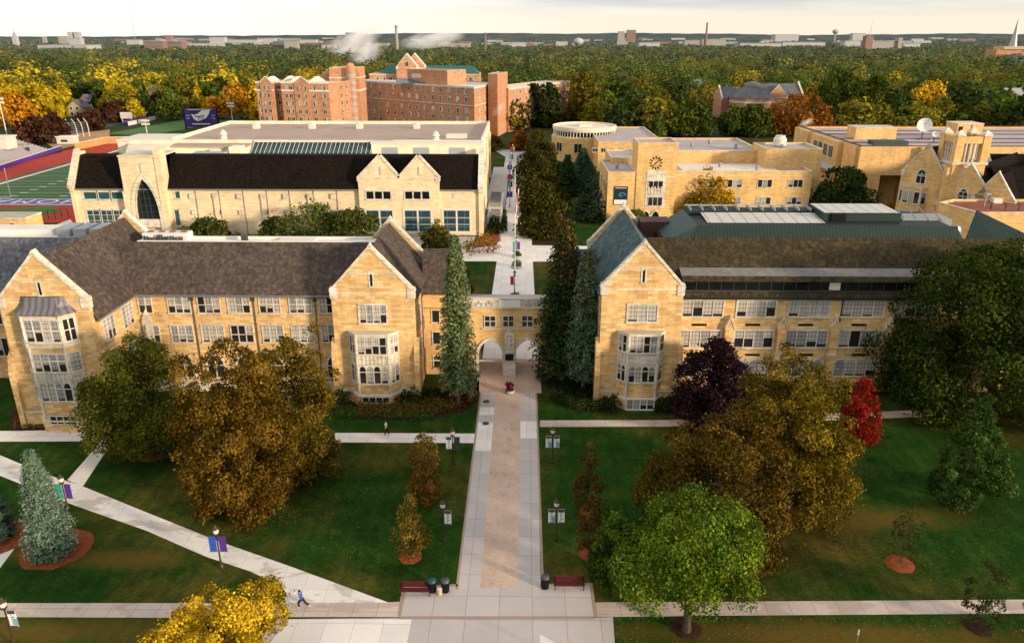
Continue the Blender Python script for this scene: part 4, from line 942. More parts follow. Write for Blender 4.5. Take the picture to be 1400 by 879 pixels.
w = m.obj('arched_window', 'trim', T); MB().add([FW(u, .05, z) for u, z in pts], [tuple(range(len(pts)))]).obj('pane', 'glass_dark', w)
MB().fbox(FW, ya_ - .5, yb_ + .5, 0, .5, zb - 9.8, zb - 8.6).obj('spandrel_panel', 'trim', T)
MB().fbox(FW, Y0 + 3.1, Y0 + 3.5, 0, .06, .5, zb - 10.4).obj('slit_window', 'glass_dark', T)
# gabled hall behind the tower and twin-gabled wing: both stand turned towards the south-west
S_ = math.sqrt(.5)
def skew(x, y): return frame(x, y, S_, -S_, -S_, -S_)
def roof_skew(F, hw, ze, zr, d0, d1):
    t = .2; prof = [(-hw, ze), (0, zr), (hw, ze), (hw, ze - t), (0, zr - t * 1.4), (-hw, ze - t)]
    MB().add([F(u, d, z) for d in (d0, d1) for u, z in prof], [tuple(range(6)), tuple(range(6, 12))[::-1]] + [(i, 6 + i, 6 + (i + 1) % 6, (i + 1) % 6) for i in range(6)]).obj('roof', 'shingle_black', T)
def body_skew(F, hw, z1, d0, d1): MB().fbox(F, -hw, hw, d1, d0, 0, z1).obj('wall', 'stone_amber', T)
yg = 171.0
gx_, gz_ = P(1270, 197, yg); F1 = skew(gx_, yg); gw = 4.6
gable(T, F1, 0, gw, gz_ - 6.6, gz_ - .4, mat='stone_amber', slit=False); body_skew(F1, gw - .1, gz_ - 7, -.2, -12); roof_skew(F1, gw, gz_ - 7, gz_ - .9, -.6, -12)
arch_window(T, F1, -1.2, .6, gz_ - 8.6, gz_ - 7, gz_ - 5.6)
canted_bay(T, F1, -4.2, 1.6, -3.2, .6, 1.2, 0, gz_ - 9.6, 'stone_amber', [(gz_ - 13, gz_ - 10.5, 3, (), False), (gz_ - 17.6, gz_ - 15, 3, (), False)], base=False)
x1_, z1_ = P(1329, 224, 163.5); y1_ = 163.5
rr_ = ray(1366, 235); kk_ = (x1_ + y1_ - CAMX) / (rr_[0] + rr_[1]); x2_, y2_, z2_ = CAMX + rr_[0] * kk_, rr_[1] * kk_, H + rr_[2] * kk_
for x_, y_, zz, hw in ((x1_, y1_, z1_, 4.3), (x2_, y2_, z2_, 4.0)):
    F2 = skew(x_, y_); gable(T, F2, 0, hw, zz - 6.0, zz - .4, mat='stone_amber', slit=False); body_skew(F2, hw, zz - 6.1, -.2, -30); roof_skew(F2, hw + .1, zz - 6.3, zz - .9, -.6, -34)
    if x_ == x1_: arch_window(T, F2, -1.4, .4, zz - 8.6, zz - 7.0, zz - 5.4)
MB().box(x2_ + 3, 150, y2_ + 1, 180, 0, 9.5).obj('wall', 'stone_amber', T)
MB().add([(x2_ + 3, y2_ + .4, 9.4), (150, y2_ + .4, 9.4), (150, 168, 15.5), (x2_ + 3, 168, 15.5), (150, 180, 9.4), (x2_ + 3, 180, 9.4)], [(0, 1, 2, 3), (3, 2, 4, 5), (0, 3, 5)]).obj('roof', 'shingle_black', T)
flat_block(T, [(89.5, 146.4), (128, 147.8), (128, 159.2), (91.3, 159.2), (86.9, 156.0)], 0, 10.1, 'stone_amber', 'brick_red')
for px, py in ((1310, 272), (1334, 272), (1355, 283), (1375, 285), (1393, 285)):
    x, y = G(px, py, 10.1); m = MB().box(x - .1, x + .1, y - .1, y + .1, 9.6, 10.9).box(x - .25, x + .25, y - .25, y + .25, 10.8, 11); m.g = [0]; m.obj('roof_post', 'dark_grey', T)
x, y = G(1362, 277, 9.7); MB().box(x - .9, x + .9, y - .6, y + .6, 9.6, 10.6).obj('roof_unit', 'offwhite', T)
x, y = G(1345, 282, 9.7); MB().tube((x, y, 9.6), (x, y, 12.0), .16).tube((x, y, 12.0), (x + .9, y, 12.1), .25).obj('roof_flue', 'grey_metal', T)
# low wings beyond
U = thing('gothic_building', 'black-roofed stone wing with white gable ends at the east edge behind the belfry', 'building', (125, 186, 0))
MB().box(112, 160, 182.5, 190, 0, 12).obj('wall', 'stone_cream', U)
roof_prism(U, 'x', 186.2, 4.2, 12, 15.6, 112, 160, 'shingle_black')
MB().fpoly(west(112), [(181.9, 12), (186.2, 16), (190.5, 12), (190.5, 12.7), (186.2, 16.7), (181.9, 12.7)], -.3, .3).obj('coping', 'trim', U)
for i in range(5): window(U, front(182.5), 116 + i * 5, 118.5 + i * 5, 7, 9.6, 2)
m = MB(); m.box(108, 160, 190.6, 193, 0, 12.5).obj('wall', 'stone_cream', U); MB().box(107.5, 160, 190.5, 193.2, 12.5, 13).obj('flat_roof', 'offwhite', U)

# ------------------------------------------------------------------ brick residence halls
def hall_windows(t, p, q, z_rows, n, w, h, margin, two=1, label=None, skip=()):
    f, L = between(p, q)
    st = (L - 2 * margin) / n
    for r, z in enumerate(z_rows):
        for i in range(n):
            if (r, i) in skip: continue
            u = margin + (i + .5) * st
            window(t, f, u - w / 2, u + w / 2, z, z + h, two, full=.45, half=.1, fw=.14, mw=.12, frame_mat='offwhite', blind='offwhite' if R.random() < .5 else 'blind')
    return f, L
def band(t, p, q, z, h, d=.15, mat='trim', ext=.15):
    f, L = between(p, q); MB().fbox(f, -ext, L + ext, -.1, d, z, z + h).obj('string_course', mat, t)
K = thing('residence_hall', 'long orange brick hall of five storeys with stone bands, rooftop solar panels and flat roof', 'building', (-40, 360, 0))
zt = 22.0
k0, k1, k2 = G(491, 110, zt), G(648, 119, zt), G(677, 113, zt)
k3 = (k0[0] + k2[0] - k1[0], k0[1] + k2[1] - k1[1])
flat_block(K, [k0, k1, k2, k3], 0, zt, 'brick_orange', 'membrane_white', par_h=.4)
hall_windows(K, k0, k1, (19.0, 15.6, 10.9, 7.5, 4.1), 14, 1.5, 1.9, 2.0, 2); hall_windows(K, k1, k2, (19.0, 15.6, 10.9, 7.5, 4.1, 1.0), 3, 1.3, 1.8, 4.0, 2)
for a, b in ((k0, k1), (k1, k2)):
    band(K, a, b, 14.1, .35); band(K, a, b, 21.2, .7, .3)
px0, px1 = G(540, 112.5, zt + .5), G(582, 113, zt + .5)
MB().add([(*px0, zt), (*px1, zt), (px1[0], px1[1] + 6, zt + 1.8), (px0[0], px0[1] + 6, zt + 1.8)], [(0, 1, 2, 3)]).obj('solar_panel', 'solar', K)
# stair and lift block with the link to the rear
def brick_box(t, px0, px1, ytop, zt, depth, mat='brick_orange', roof='membrane_white', ang=None):
    a, b = G(px0, ytop, zt), G(px1, ytop, zt)
    dx, dy = (b[0] - a[0]), (b[1] - a[1]); L = math.hypot(dx, dy); n = (-dy / L * depth, dx / L * depth)
    pts = [a, b, (b[0] + n[0], b[1] + n[1]), (a[0] + n[0], a[1] + n[1])]
    flat_block(t, pts, 0, zt, mat, roof, par_h=.4); return pts
kb = [G(552, 92, 27.5), G(603, 93.5, 27.5), G(604, 93.5, 27.5)]
q = between(k0, k1)[0]
ub = between(k0, k1)[1]
def onk(u, d): x, y, _ = q(u, -d, 0); return (x, y)
flat_block(K, [onk(ub * .42, 2.5), onk(ub * .76, 2.5), onk(ub * .76, 14), onk(ub * .42, 14)], 0, 28.0, 'brick_orange', 'membrane_pink', par_h=.4)
f8 = lambda u, d, z: q(u, d - 2.5, z)
MB().fbox(f8, ub * .46, ub * .54, -.1, .1, 24.2, 26).obj('window', 'offwhite', K)
t0, t1, t2 = G(667, 101, 26.5), G(680, 101.5, 26.5), G(694, 98.5, 26.5)
flat_block(K, [t0, t1, t2, (t0[0] + t2[0] - t1[0], t0[1] + t2[1] - t1[1])], 0, 26.5, 'brick_orange', 'membrane_mauve', par_h=.4)
K2 = thing('residence_hall', 'orange brick hall with teal pitched roof and pointed twin gable, behind the long hall', 'building', (-50, 390, 0))
q2, y2 = frame(0, 392, 1, 0, 0, -1), 392
ax, bx = P(505, 103, 392)[0], P(655, 103, 392)[0]
zz = P(580, 101, 392)[1]
MB().box(ax, bx, 392, 410, 0, zz).obj('wall', 'brick_orange', K2)
MB().add([(ax + 5, 391.5, zz), (bx, 391.5, zz), (bx - 4, 398, zz + 3.6), (ax + 8, 398, zz + 3.6), (bx, 405, zz), (ax + 5, 405, zz)], [(0, 1, 2, 3), (3, 2, 4, 5), (1, 4, 2), (0, 5, 3)]).obj('roof', 'green_roof', K2)
hall_windows(K2, (ax, 392), (bx, 392), (zz - 3.6,), 15, 1.7, 1.9, 2, 2)
band(K2, (ax, 392), (bx, 392), zz - .6, .5)
gx = P(556, 85, 388)[0]; gz = P(556, 74, 388)[1]; gb = P(556, 95, 388)[1]
for dy, dx in ((0, 0), (6, 3.0)):
    gable(K2, front(388 + dy), gx + dx, 5.2, gz - 6.2 - dy * .02, gz - .3, z0=10, mat='brick_orange', slit=False, depth=5)
w = window(K2, front(388), gx - .8, gx + .8, gz - 5.6, gz - 3.4, 2, nobl=True)
# corner-bayed tower hall
J = thing('residence_hall', 'orange brick hall with gabled parapets, white top bands and a round stair turret', 'building', (-90, 340, 0))
zj = 23.5
j0, j1 = G(349, 112, zj), G(450, 113, zj)
fj, Lj = between(j0, j1)
def onj(u, d): x, y, _ = fj(u, -d, 0); return (x, y)
flat_block(J, [onj(0, 0), onj(Lj * .24, 0), onj(Lj * .24, 16), onj(0, 16)], 0, zj, 'brick_orange', 'membrane_white')
flat_block(J, [onj(Lj * .24, 3), onj(Lj * .36, 3), onj(Lj * .36, 18), onj(Lj * .24, 18)], 0, zj - .3, 'brick_orange', 'membrane_white')
flat_block(J, [onj(Lj * .36, -1), onj(Lj, -1), onj(Lj + 2.5, 3), onj(Lj + 4, 18), onj(Lj * .36, 20)], 0, zj, 'brick_orange', 'membrane_white')
for uc, hw, d in ((Lj * .14, 2.6, .25), (Lj * .64, 3.4, 1.3)):
    f9 = (lambda dd: lambda u, dq, z: fj(u, dq + dd, z))(d)
    MB().fpoly(f9, [(uc - hw, 0), (uc + hw, 0), (uc + hw, zj - .4), (uc, zj + 2.0), (uc - hw, zj - .4)], -.6, 0).obj('gable_wall', 'brick_orange', J)
    m = MB(); m.fbar(f9, (uc - hw, zj - .4), (uc, zj + 2.0), .35, -.7, .12); m.fbar(f9, (uc + hw, zj - .4), (uc, zj + 2.0), -.35, -.7, .12); m.obj('coping', 'trim', J)
    for z in [zj - 3.2 - k * 3.2 for k in range(6)]:
        for s in (-1, 1): window(J, f9, uc + s * hw * .42 - .65, uc + s * hw * .42 + .65, z, z + 1.6, 2, full=.3, half=.1, fw=.1)
for u, d in ((Lj * .04, 0), (Lj * .27, -3), (Lj * .33, -3), (Lj * .43, 1), (Lj * .49, 1), (Lj * .8, 1), (Lj * .93, 1)):
    f9 = (lambda dd: lambda uu, dq, z: fj(uu, dq + dd, z))(d)
    for z in [zj - 3.2 - k * 3.2 for k in range(6)]: window(J, f9, u - .7, u + .7, z, z + 1.6, 2, full=.3, half=.1, fw=.1)
fe, Le = between(onj(Lj + 2.5, 3), onj(Lj + 4, 18))
for k in range(3):
    for z in [zj - 3.2 - k2_ * 3.2 for k2_ in range(6)]: window(J, fe, 2 + k * 5, 3.4 + k * 5, z, z + 1.6, 2, full=.3, fw=.1)
m = MB()
for a, b, d in ((0, .24, 0), (.24, .36, -3), (.36, 1.0, 1)):
    f9 = (lambda dd: lambda uu, dq, z: fj(uu, dq + dd, z))(d)
    m.fbox(f9, Lj * a, Lj * b, -.1, .22, zj - .5, zj + .05)
    for a2, b2 in ((a, b),): m.fbox(f9, Lj * a2, Lj * b2, -.1, .12, zj - 3.7, zj - 3.1)
m.obj('string_course', 'white_paint', J)
m = MB()
for u, d in ((.1, 8), (.45, 9), (.7, 10), (.3, 12)): x, y = onj(Lj * u, d); m.add([(x - 3, y - 2, zj - .3), (x + 3, y - 2, zj - .3), (x, y - 2, zj + 1.8), (x - 3, y + 5, zj - .3), (x + 3, y + 5, zj - .3), (x, y + 5, zj + 1.8)], [(0, 1, 2), (3, 5, 4), (0, 2, 5, 3), (1, 4, 5, 2)])
m.obj('dormer_roof', 'membrane_white', J)
st0, st1 = G(436, 97, 28), G(492, 91, 30.5)
Y_ = 352
xa, xb = P(440, 110, Y_)[0], P(491, 110, Y_)[0]; zt2 = P(465, 93, Y_)[1]
flat_block(J, rect(xa + 3.5, xb, Y_, Y_ + 14), 0, zt2, 'brick_orange', 'membrane_white')
flat_block(J, rect(xa - 1, xa + 4, Y_ + 5, Y_ + 14), 0, zt2 - 2.2, 'brick_orange', 'membrane_white')
cx_, cz_ = P(478, 86, Y_ - 1.5)
MB().lathe((cx_, Y_ - .6, 0), [(2.0, 0), (2.0, cz_ - 2.0), (1.7, cz_ - 1.0), (.9, cz_ - .2), (.1, cz_)], 20).obj('stair_turret', 'brick_orange', J)
m = MB()
for z in range(4, int(cz_ - 3), 3): m.lathe((cx_, Y_ - .6, z), [(2.06, 0), (2.06, 1.2)], 20)
m.obj('turret_glazing', 'grey_panel', J)
MB().box(xa + 3.3, xb + .2, Y_ - .2, Y_ + 14.2, zt2 - 4.4, zt2 - 3.9).box(xa + 3.3, xb + .2, Y_ - .2, Y_ + 14, zt2 - 10, zt2 - 9.2).obj('string_course', 'trim', J)
# long hall east of the lift tower
L_ = thing('residence_hall', 'orange brick hall half hidden by leafy trees, east of the square brick lift tower', 'building', (5, 400, 0))
l0, l1 = G(695, 121, 19.5), G(779, 111, 19.5)
fl, Ll = between(l0, l1)
def onl(u, d): x, y, _ = fl(u, -d, 0); return (x, y)
flat_block(L_, [onl(0, 0), onl(Ll, 0), onl(Ll, 14), onl(0, 14)], 0, 19.5, 'brick_orange', 'membrane_white')
hall_windows(L_, l0, l1, (16.5, 13.1, 9.7, 6.3, 2.9), 10, 1.4, 1.8, 2, 2); band(L_, l0, l1, 18.8, .5, .25)
MB().box(l0[0] - 12, l0[0] + 1, l0[1] + 6, l0[1] + 16, 0, 18.5).obj('wall', 'brick_red', L_)
# ------------------------------------------------------------------ brick house with octagonal slate roof
Q = thing('brick_house', 'red brick building with hipped octagonal slate roof, small dome and stepped gable among trees', 'building', (130, 425, 0))
cq = (P(1027, 133, 420)[0], 420.0); zq = P(1033, 133, 420)[1]
def octp(r, k=.55): return [(cq[0] + sx * r * (1 if j else k), cq[1] + sy * r * (k if j else 1)) for sx, sy, j in ((-1, -1, 1), (-1, -1, 0), (1, -1, 0), (1, -1, 1), (1, 1, 1), (1, 1, 0), (-1, 1, 0), (-1, 1, 1))]
o = octp(11.0); MB().prism(o, 0, zq).obj('wall', 'brick_orange', Q); MB().prism(octp(11.25), zq - 2.4, zq - 1.6).obj('string_course', 'trim', Q)
r0, r1 = octp(11.5), octp(3.6); zr = zq + 5.4
MB().add([(*p, zq) for p in r0] + [(*p, zr) for p in r1], [(i, (i + 1) % 8, 8 + (i + 1) % 8, 8 + i) for i in range(8)]).obj('roof', 'shingle_grey', Q)
MB().lathe((*cq, zr - .1), [(4.2, 0), (4.0, 1.0), (3.2, 1.8), (1.6, 2.4), (.2, 2.6)], 20).obj('dome', 'lead', Q)
xa, xb = cq[0] + 9, cq[0] + 29
MB().box(xa, xb, 424, 446, 0, zq - 1).obj('wall', 'brick_orange', Q)
roof_prism(Q, 'x', 435, 11.8, zq - 1, zq + 6, xa - 4, xb, 'shingle_grey')
gable(Q, east(xb + .3), 435, 11.5, zq - .4, zq + 6.6, mat='brick_orange', slit=False)
gable(Q, front(423.4), xa + 6, 5.2, zq - .5, zq + 5.6, mat='brick_orange', slit=False); roof_prism(Q, 'y', xa + 6, 5.4, zq - .6, zq + 5.2, 424, 436, 'shingle_grey')
MB().box(cq[0] - 15, cq[0] - 8, 421, 438, 0, zq - 1).obj('wall', 'brick_red', Q); roof_prism(Q, 'x', 430, 9, zq - 1, zq + 4.6, cq[0] - 15, cq[0] - 4, 'shingle_grey')
gable(Q, west(cq[0] - 15.2), 430, 8.8, zq - .6, zq + 5, mat='brick_orange', slit=False)
for i in range(3): window(Q, front(409.0), cq[0] - 5 + i * 4.4, cq[0] - 3 + i * 4.4, 2.5, 6, 2)
# ------------------------------------------------------------------ ground, walks, lawns
m = MB(); n = 64
def gring(r): return [(r * math.cos(2 * PI * i / n), r * math.sin(2 * PI * i / n) + 200, 0) for i in range(n)]
vs = [(0, 200, 0)]; rr = (150, 600, 2500, 14000)
for r in rr: vs += gring(r)
fs = [(0, 1 + i, 1 + (i + 1) % n) for i in range(n)]
for k in range(len(rr) - 1): fs += [(1 + k * n + i, 1 + (k + 1) * n + i, 1 + (k + 1) * n + (i + 1) % n, 1 + k * n + (i + 1) % n) for i in range(n)]
m.add(vs, fs); struct('ground', m, 'grass')
LIFT = [0.0]
def flat(name, pts, mat, z, thick=0.0):
    """ground sheet from surveyed points (already x, y)"""
    m = MB()
    if thick: m.prism(pts, z - thick, z)
    else: m.add([(x, y, z) for x, y in pts], [tuple(range(len(pts)))])
    return struct(name, m, mat)
def pxflat(name, pts, mat, z): return flat(name, [G(x, y, z) for x, y in pts], mat, z)
flat('walkway', [(-3.5, 50.2), (3.3, 50.2), (3.5, 91.9), (-3.6, 91.9)], 'concrete', .012)
flat('walkway_paving', [(-1.62, 50.4), (1.45, 50.4), (1.5, 86.5), (-1.62, 86.5)], 'paver', .016)
flat('walkway_paving', [(-4.2, 86.5), (4.1, 86.5), (4.1, 97.2), (-4.2, 97.2)], 'paver', .020)
for x in (-3.62, 3.36): flat('paving_edge', [(x, 50.2), (x + .2, 50.2), (x + .2, 86.5), (x, 86.5)], 'paver_edge', .018)
for x0, x1, y0, y1 in ((-3.4, -1.65, 72.2, 78.6), (1.5, 3.4, 75.0, 79.0), (-3.4, -1.65, 80.5, 82.5)): flat('walkway_slab', [(x0, y0), (x1, y0), (x1, y1), (x0, y1)], 'concrete_light', .017)
pxflat('plaza', [(545, 843), (553, 803), (626, 799), (738, 799), (806, 796), (812, 842)], 'concrete', .008)
pxflat('paving_edge', [(546, 842), (812, 842), (812, 846), (546, 846)], 'paver_edge', .016)
for a in ([(549, 805), (553, 801), (626, 798), (626, 801), (556, 804), (548, 842), (544, 842)], [(738, 798), (810, 796), (816, 842), (812, 842), (807, 799), (738, 801)]): pxflat('paving_edge', a, 'paver_edge', .018)
pxflat('road', [(380, 846), (548, 844), (812, 844), (838, 843), (842, 900), (330, 900)], 'concrete', .006)
pxflat('road_slab', [(396, 846), (563, 846), (552, 900), (350, 900)], 'concrete_light', .010)
pxflat('road_slab', [(738, 866), (760, 879), (775, 900), (738, 900)], 'concrete_light', .012)
pxflat('sidewalk', [(-20, 824), (240, 824), (392, 824), (530, 823), (547, 822), (545, 843), (392, 843), (240, 844), (-20, 843)], 'concrete_warm', .005)
pxflat('sidewalk', [(811, 823), (1000, 822), (1420, 819), (1420, 838), (1000, 841), (813, 843)], 'concrete_warm', .005)
pxflat('path', [(-20, 617), (0, 622), (62, 648), (112, 664), (200, 700), (300, 740), (400, 775), (532, 823.5), (388, 823.5), (392, 812), (385, 800), (340, 780), (280, 760), (200, 725), (100, 690), (0, 650), (-20, 643)], 'concrete_diag', .009)
pxflat('path', [(-20, 590), (0, 589), (156, 587), (155, 602), (113, 665), (92, 656), (135, 607), (130, 603), (0, 603.5), (-20, 604)], 'concrete_light', .013)
pxflat('path', [(-20, 752), (0, 735), (34, 712), (45, 716), (0, 776), (-20, 800)], 'concrete_light', .009)
pxflat('path', [(458, 591.5), (650, 592.5), (649, 605.5), (458, 604.5)], 'concrete_light', .009)
pxflat('path', [(738, 574.5), (915, 574), (1060, 568), (1190, 563), (1420, 555), (1420, 565), (1190, 572), (1060, 578), (915, 583), (738, 583.5)], 'concrete_warm', .009)
# beyond the gateway
flat('walkway', [(-3.9, 97.2), (3.9, 97.2), (3.6, 150), (3.4, 230), (3.2, 262), (-2.6, 262), (-3.2, 160), (-3.5, 150)], 'concrete_light', .010)
flat('plaza', [(-13, 146), (15, 146), (17, 158), (3.6, 158.5), (3.5, 162), (-3.4, 162), (-6, 157), (-13, 156)], 'concrete_light', .012)
flat('plaza', [(-8, 163), (-3.2, 163), (-3.0, 262), (-8.5, 262), (-8.5, 168)], 'concrete', .008)
flat('path', [(15, 151), (90, 150), (90, 154), (16, 155)], 'concrete_light', .010)
flat('path', [(-3.0, 258), (3.5, 258), (4, 292), (16, 296), (16, 300), (-6, 305), (-30, 330), (-33, 328), (-9, 300), (-5, 285), (-5, 262)], 'concrete', .014)
flat('path', [(15, 330), (18, 330), (28, 380), (25, 380)], 'concrete', .010)
flat('yard', [(-9, 147), (-9, 166), (-100, 166), (-100, 147)], 'concrete', .004)
flat('yard', [(75, 150), (130, 130), (130, 194), (75, 194)], 'asphalt', .004)
# mulch rings and beds
def mulch(px, py, r, mat='mulch', ry=None):
    x, y = G(px, py); m = MB(); k = 22
    m.add([(x, y, .12)] + [(x + r * q * math.cos(2 * PI * i / k) * (1 + .05 * math.sin(i * 3.3)), y + r * q * math.sin(2 * PI * i / k) * (1 + .06 * math.cos(i * 2.1)), z) for q, z in ((.6, .10), (1, .015)) for i in range(k)],
          [(0, 1 + i, 1 + (i + 1) % k) for i in range(k)] + [(1 + i, 1 + k + i, 1 + k + (i + 1) % k, 1 + (i + 1) % k) for i in range(k)])
    struct('mulch_bed', m, mat)
for a in ((341, 688, 2.1), (211, 621, 1.6), (410, 644, 1.6), (561, 761, 1.0), (584, 668, .95), (581, 628, .9), (806, 757, 1.0), (806, 700, .9), (1230, 771, 1.2), (78, 750, 2.9, 'mulch'), (5, 735, 2.5, 'mulch'), (1317, 688, 1.2, 'mulch_dark'), (1338, 857, 1.0, 'mulch_dark'), (1074, 703, 1.5), (1362, 552, 3.6, 'mulch_dark'), (938, 858, 1.2, 'mulch_dark')): mulch(*a)
pxflat('planting_bed', [(455, 540), (600, 545), (655, 520), (655, 546), (640, 562), (580, 575), (500, 574), (458, 566)], 'mulch_dark', .02)
pxflat('planting_bed', [(745, 520), (830, 530), (850, 553), (840, 566), (790, 562), (752, 545)], 'mulch_dark', .02)
pxflat('planting_bed', [(15, 560), (130, 575), (150, 586), (15, 589)], 'mulch_dark', .02)
flat('planting_bed', [(-10, 157.5), (-4.2, 158), (-3.4, 163), (-4, 175), (-8, 175), (-8, 163)], 'mulch', .02)
flat('planting_bed', [(4.0, 160), (12, 160), (15, 262), (4.0, 262)], 'mulch_dark', .02)

# ------------------------------------------------------------------ sports ground
def quad(name, x0, x1, y0, y1, mat, z): return flat(name, rect(x0, x1, y0, y1), mat, z)
quad('running_track', -176, -96, 178, 330, 'track_red', .010)
quad('field_turf', -159.5, -96, 197, 320, 'turf', .016)
pxflat('lawn', [(-40, 288), (60, 283), (88, 282), (60, 286), (-40, 301)], 'turf_green', .02)
pxflat('lawn', [(-40, 286), (70, 284), (86, 289), (60, 294), (0, 301), (-40, 304)], 'turf_green', .022)
quad('end_zone', -157, -98, 199, 205.5, 'purple', .022)
quad('field_line', -157, -98, 205.5, 205.9, 'white_paint', .026); quad('field_line', -157, -98, 198.2, 198.9, 'white_paint', .026)
quad('field_line', -157.4, -156.0, 198.2, 312, 'white_paint', .026)
for i in range(20):
    y = 210 + i * 4.57
    quad('field_line', -156, -98, y, y + .12, 'white_paint', .024)
    for x in (-142, -128): quad('field_line', x, x + 2.2, y - .35, y + .35, 'white_paint', .028)
def lettering(body, size, mat, space=1.0):
    cu = bpy.data.curves.new('lettering', 'FONT'); cu.body = body; cu.size = size; cu.align_x = 'CENTER'; cu.space_character = space
    tmp = bpy.data.objects.new('lettering', cu); COL.objects.link(tmp); dg = bpy.context.evaluated_depsgraph_get(); me = bpy.data.meshes.new_from_object(tmp.evaluated_get(dg))
    bpy.data.objects.remove(tmp); bpy.data.curves.remove(cu); me.materials.clear(); me.materials.append(MAT[mat]); o = bpy.data.objects.new('lettering', me); COL.objects.link(o); return o
to = lettering('ST. THOMAS', 7.2, 'white_paint', 1.25); to.location = (-122, 204.9, .03); to.rotation_euler = (0, 0, PI); tag(to, kind='structure')
pxflat('practice_field', [(145, 183), (250, 164), (258, 150), (365, 148), (372, 166), (300, 168), (200, 186)], 'turf_green', .02)
pxflat('practice_field', [(296, 152), (360, 149), (362, 164), (296, 166)], 'turf', .03)
pxflat('running_track', [(85, 207), (150, 190), (192, 188), (192, 200), (104, 216), (80, 216)], 'track_red', .024)
pxflat('yard', [(60, 195), (90, 185), (150, 177), (150, 188), (80, 205)], 'clay', .01)
pxflat('road', [(-40, 215), (60, 196), (140, 176), (250, 150), (250, 147), (140, 171), (40, 190), (-40, 205)], 'asphalt', .008)
s = thing('stadium_wall', 'tan brick wall curving behind the red running track', 'wall', (*G(140, 190), 0))
for a, b in (((104, 206), (145, 197)), ((145, 197), (189, 196))):
    f, L = between(G(*a), G(*b)); MB().fbox(f, 0, L, -.4, 0, 0, 2.6).obj('wall', 'tan_wall', s); MB().fbox(f, 0, L, -.5, .1, 2.6, 2.8).obj('capping', 'trim', s)
s = thing('stadium_wall', 'purple padded wall along the foot of the grandstand', 'wall', (*G(40, 225), 0))
f, L = between(G(-30, 243), G(85, 205)); MB().fbox(f, 0, L, -.6, 0, 0, 1.5).obj('wall', 'purple', s); MB().fbox(f, 0, L, -.62, .04, 1.5, 1.65).obj('capping', 'offwhite', s)
s = thing('grandstand', 'grey bleacher grandstand rising beyond the purple wall', 'grandstand', (*G(20, 212), 0))
for r in range(16):
    MB().fbox(f, 0, L - 6 - r * .3, -.8 - (r + 1) * .95, -.8 - r * .95, 0 if r == 15 else max(0, .6 + r * .42 - .5), .8 + r * .42).obj('seat_row', 'grey_seat', s)
m = MB()
for k in range(5): m.fbox(f, 8 + k * 18, 9.3 + k * 18, -.9, -.5, .9, 1.0)
m.obj('aisle_step', 'offwhite', s)
MB().fbox(f, 0, L * .72, -16.6, -16.3, 7.0, 8.5).obj('back_rail', 'purple', s)
for k in range(3):
    MB().fbox(f, 20 + k * 25, 21 + k * 25, -4 - k, -3 - k, 2, 3.4).fbox(f, 20.4 + k * 25, 20.6 + k * 25, -11, -3.5, 4.4, 4.6).obj('aisle_rail', 'dark_grey', s)
x, y = G(15, 270, 3.05)
t = thing('goal_post', 'white football goal post behind the lettered end zone', 'goal post', (x - 3, y, 0))
MB().tube((x, y, 3.05), (x, y, 10.5), .09).tube((x - 5.6, y, 3.05), (x - 5.6, y, 10.5), .09).obj('upright', 'white_paint', t)
MB().tube((x, y, 3.05), (x - 5.6, y, 3.05), .1).obj('crossbar', 'white_paint', t)
MB().tube((x - 2.8, y - 1.8, 0), (x - 2.8, y - 1.8, 2), .14).tube((x - 2.8, y - 1.8, 2), (x - 2.8, y, 3.05), .12).obj('post', 'white_paint', t)
# chain fence and small tan hut by the track
t = thing('fence', 'black mesh fence along the red track in front of the white ramp', 'fence', (*G(60, 300), 0))
f, L = between(G(20, 305), G(94, 297)); m = MB()
for i in range(9): m.fbox(f, L * i / 8 - .06, L * i / 8 + .06, -.06, .06, 0, 2.2)
for z in (.5, 1.1, 1.7, 2.15): m.fbox(f, 0, L, -.02, .02, z, z + .05)
m.obj('mesh_panel', 'black_metal', t)
x, y = G(12, 325, 0)
t = thing('ticket_hut', 'small tan stone hut with flat roof behind the white roof strip', 'hut', (x, y, 0)); MB().box(x - 6, x + 4.6, y, y + 6, 0, 4.2).obj('wall', 'stone_amber', t); MB().box(x - 6.1, x + 4.7, y - .1, y + 6.1, 4.2, 4.5).obj('capping', 'trim', t); MB().box(x + 1, x + 1.8, y - .05, y + .1, 2, 3.2).obj('window', 'glass_dark', t)
pxflat('ramp', [(28, 326), (96, 300), (110, 318), (60, 330)], 'concrete_light', .03)
# scoreboard
xs, ys = G(276, 181, 0)
ys = 372.0
a, b = P(254, 170, ys)[0], P(298, 170, ys)[0]; z1 = P(276, 149, ys)[1]; z0 = P(276, 174, ys)[1]
t = thing('scoreboard', 'purple video scoreboard with a white winged emblem and letters, on black posts', 'scoreboard', ((a + b) / 2, ys, 0))
FS = front(ys)
MB().fbox(FS, a, b, -.8, 0, z0, z1).obj('screen', 'purple_deep', t)
m = MB().fbox(FS, a - .4, a + .1, -1, .2, 0, z1 + .6).fbox(FS, b - .1, b + .4, -1, .2, 0, z1 + .6); m.obj('post', 'black_metal', t)
w, h = b - a, z1 - z0
def sp(pts, d, mat, name): MB().fpoly(FS, [(a + w * u, z0 + h * v) for u, v in pts], 0.01, d).obj(name, mat, t)
sp([(.2, .72), (.3, .66), (.42, .74), (.55, .9), (.8, .93), (.76, .72), (.66, .5), (.55, .42), (.5, .34), (.38, .32), (.28, .42)], .06, 'white_paint', 'emblem')
sp([(.3, .62), (.42, .6), (.55, .63), (.62, .68), (.6, .6), (.45, .55), (.34, .55)], .09, 'purple_deep', 'emblem_eye')
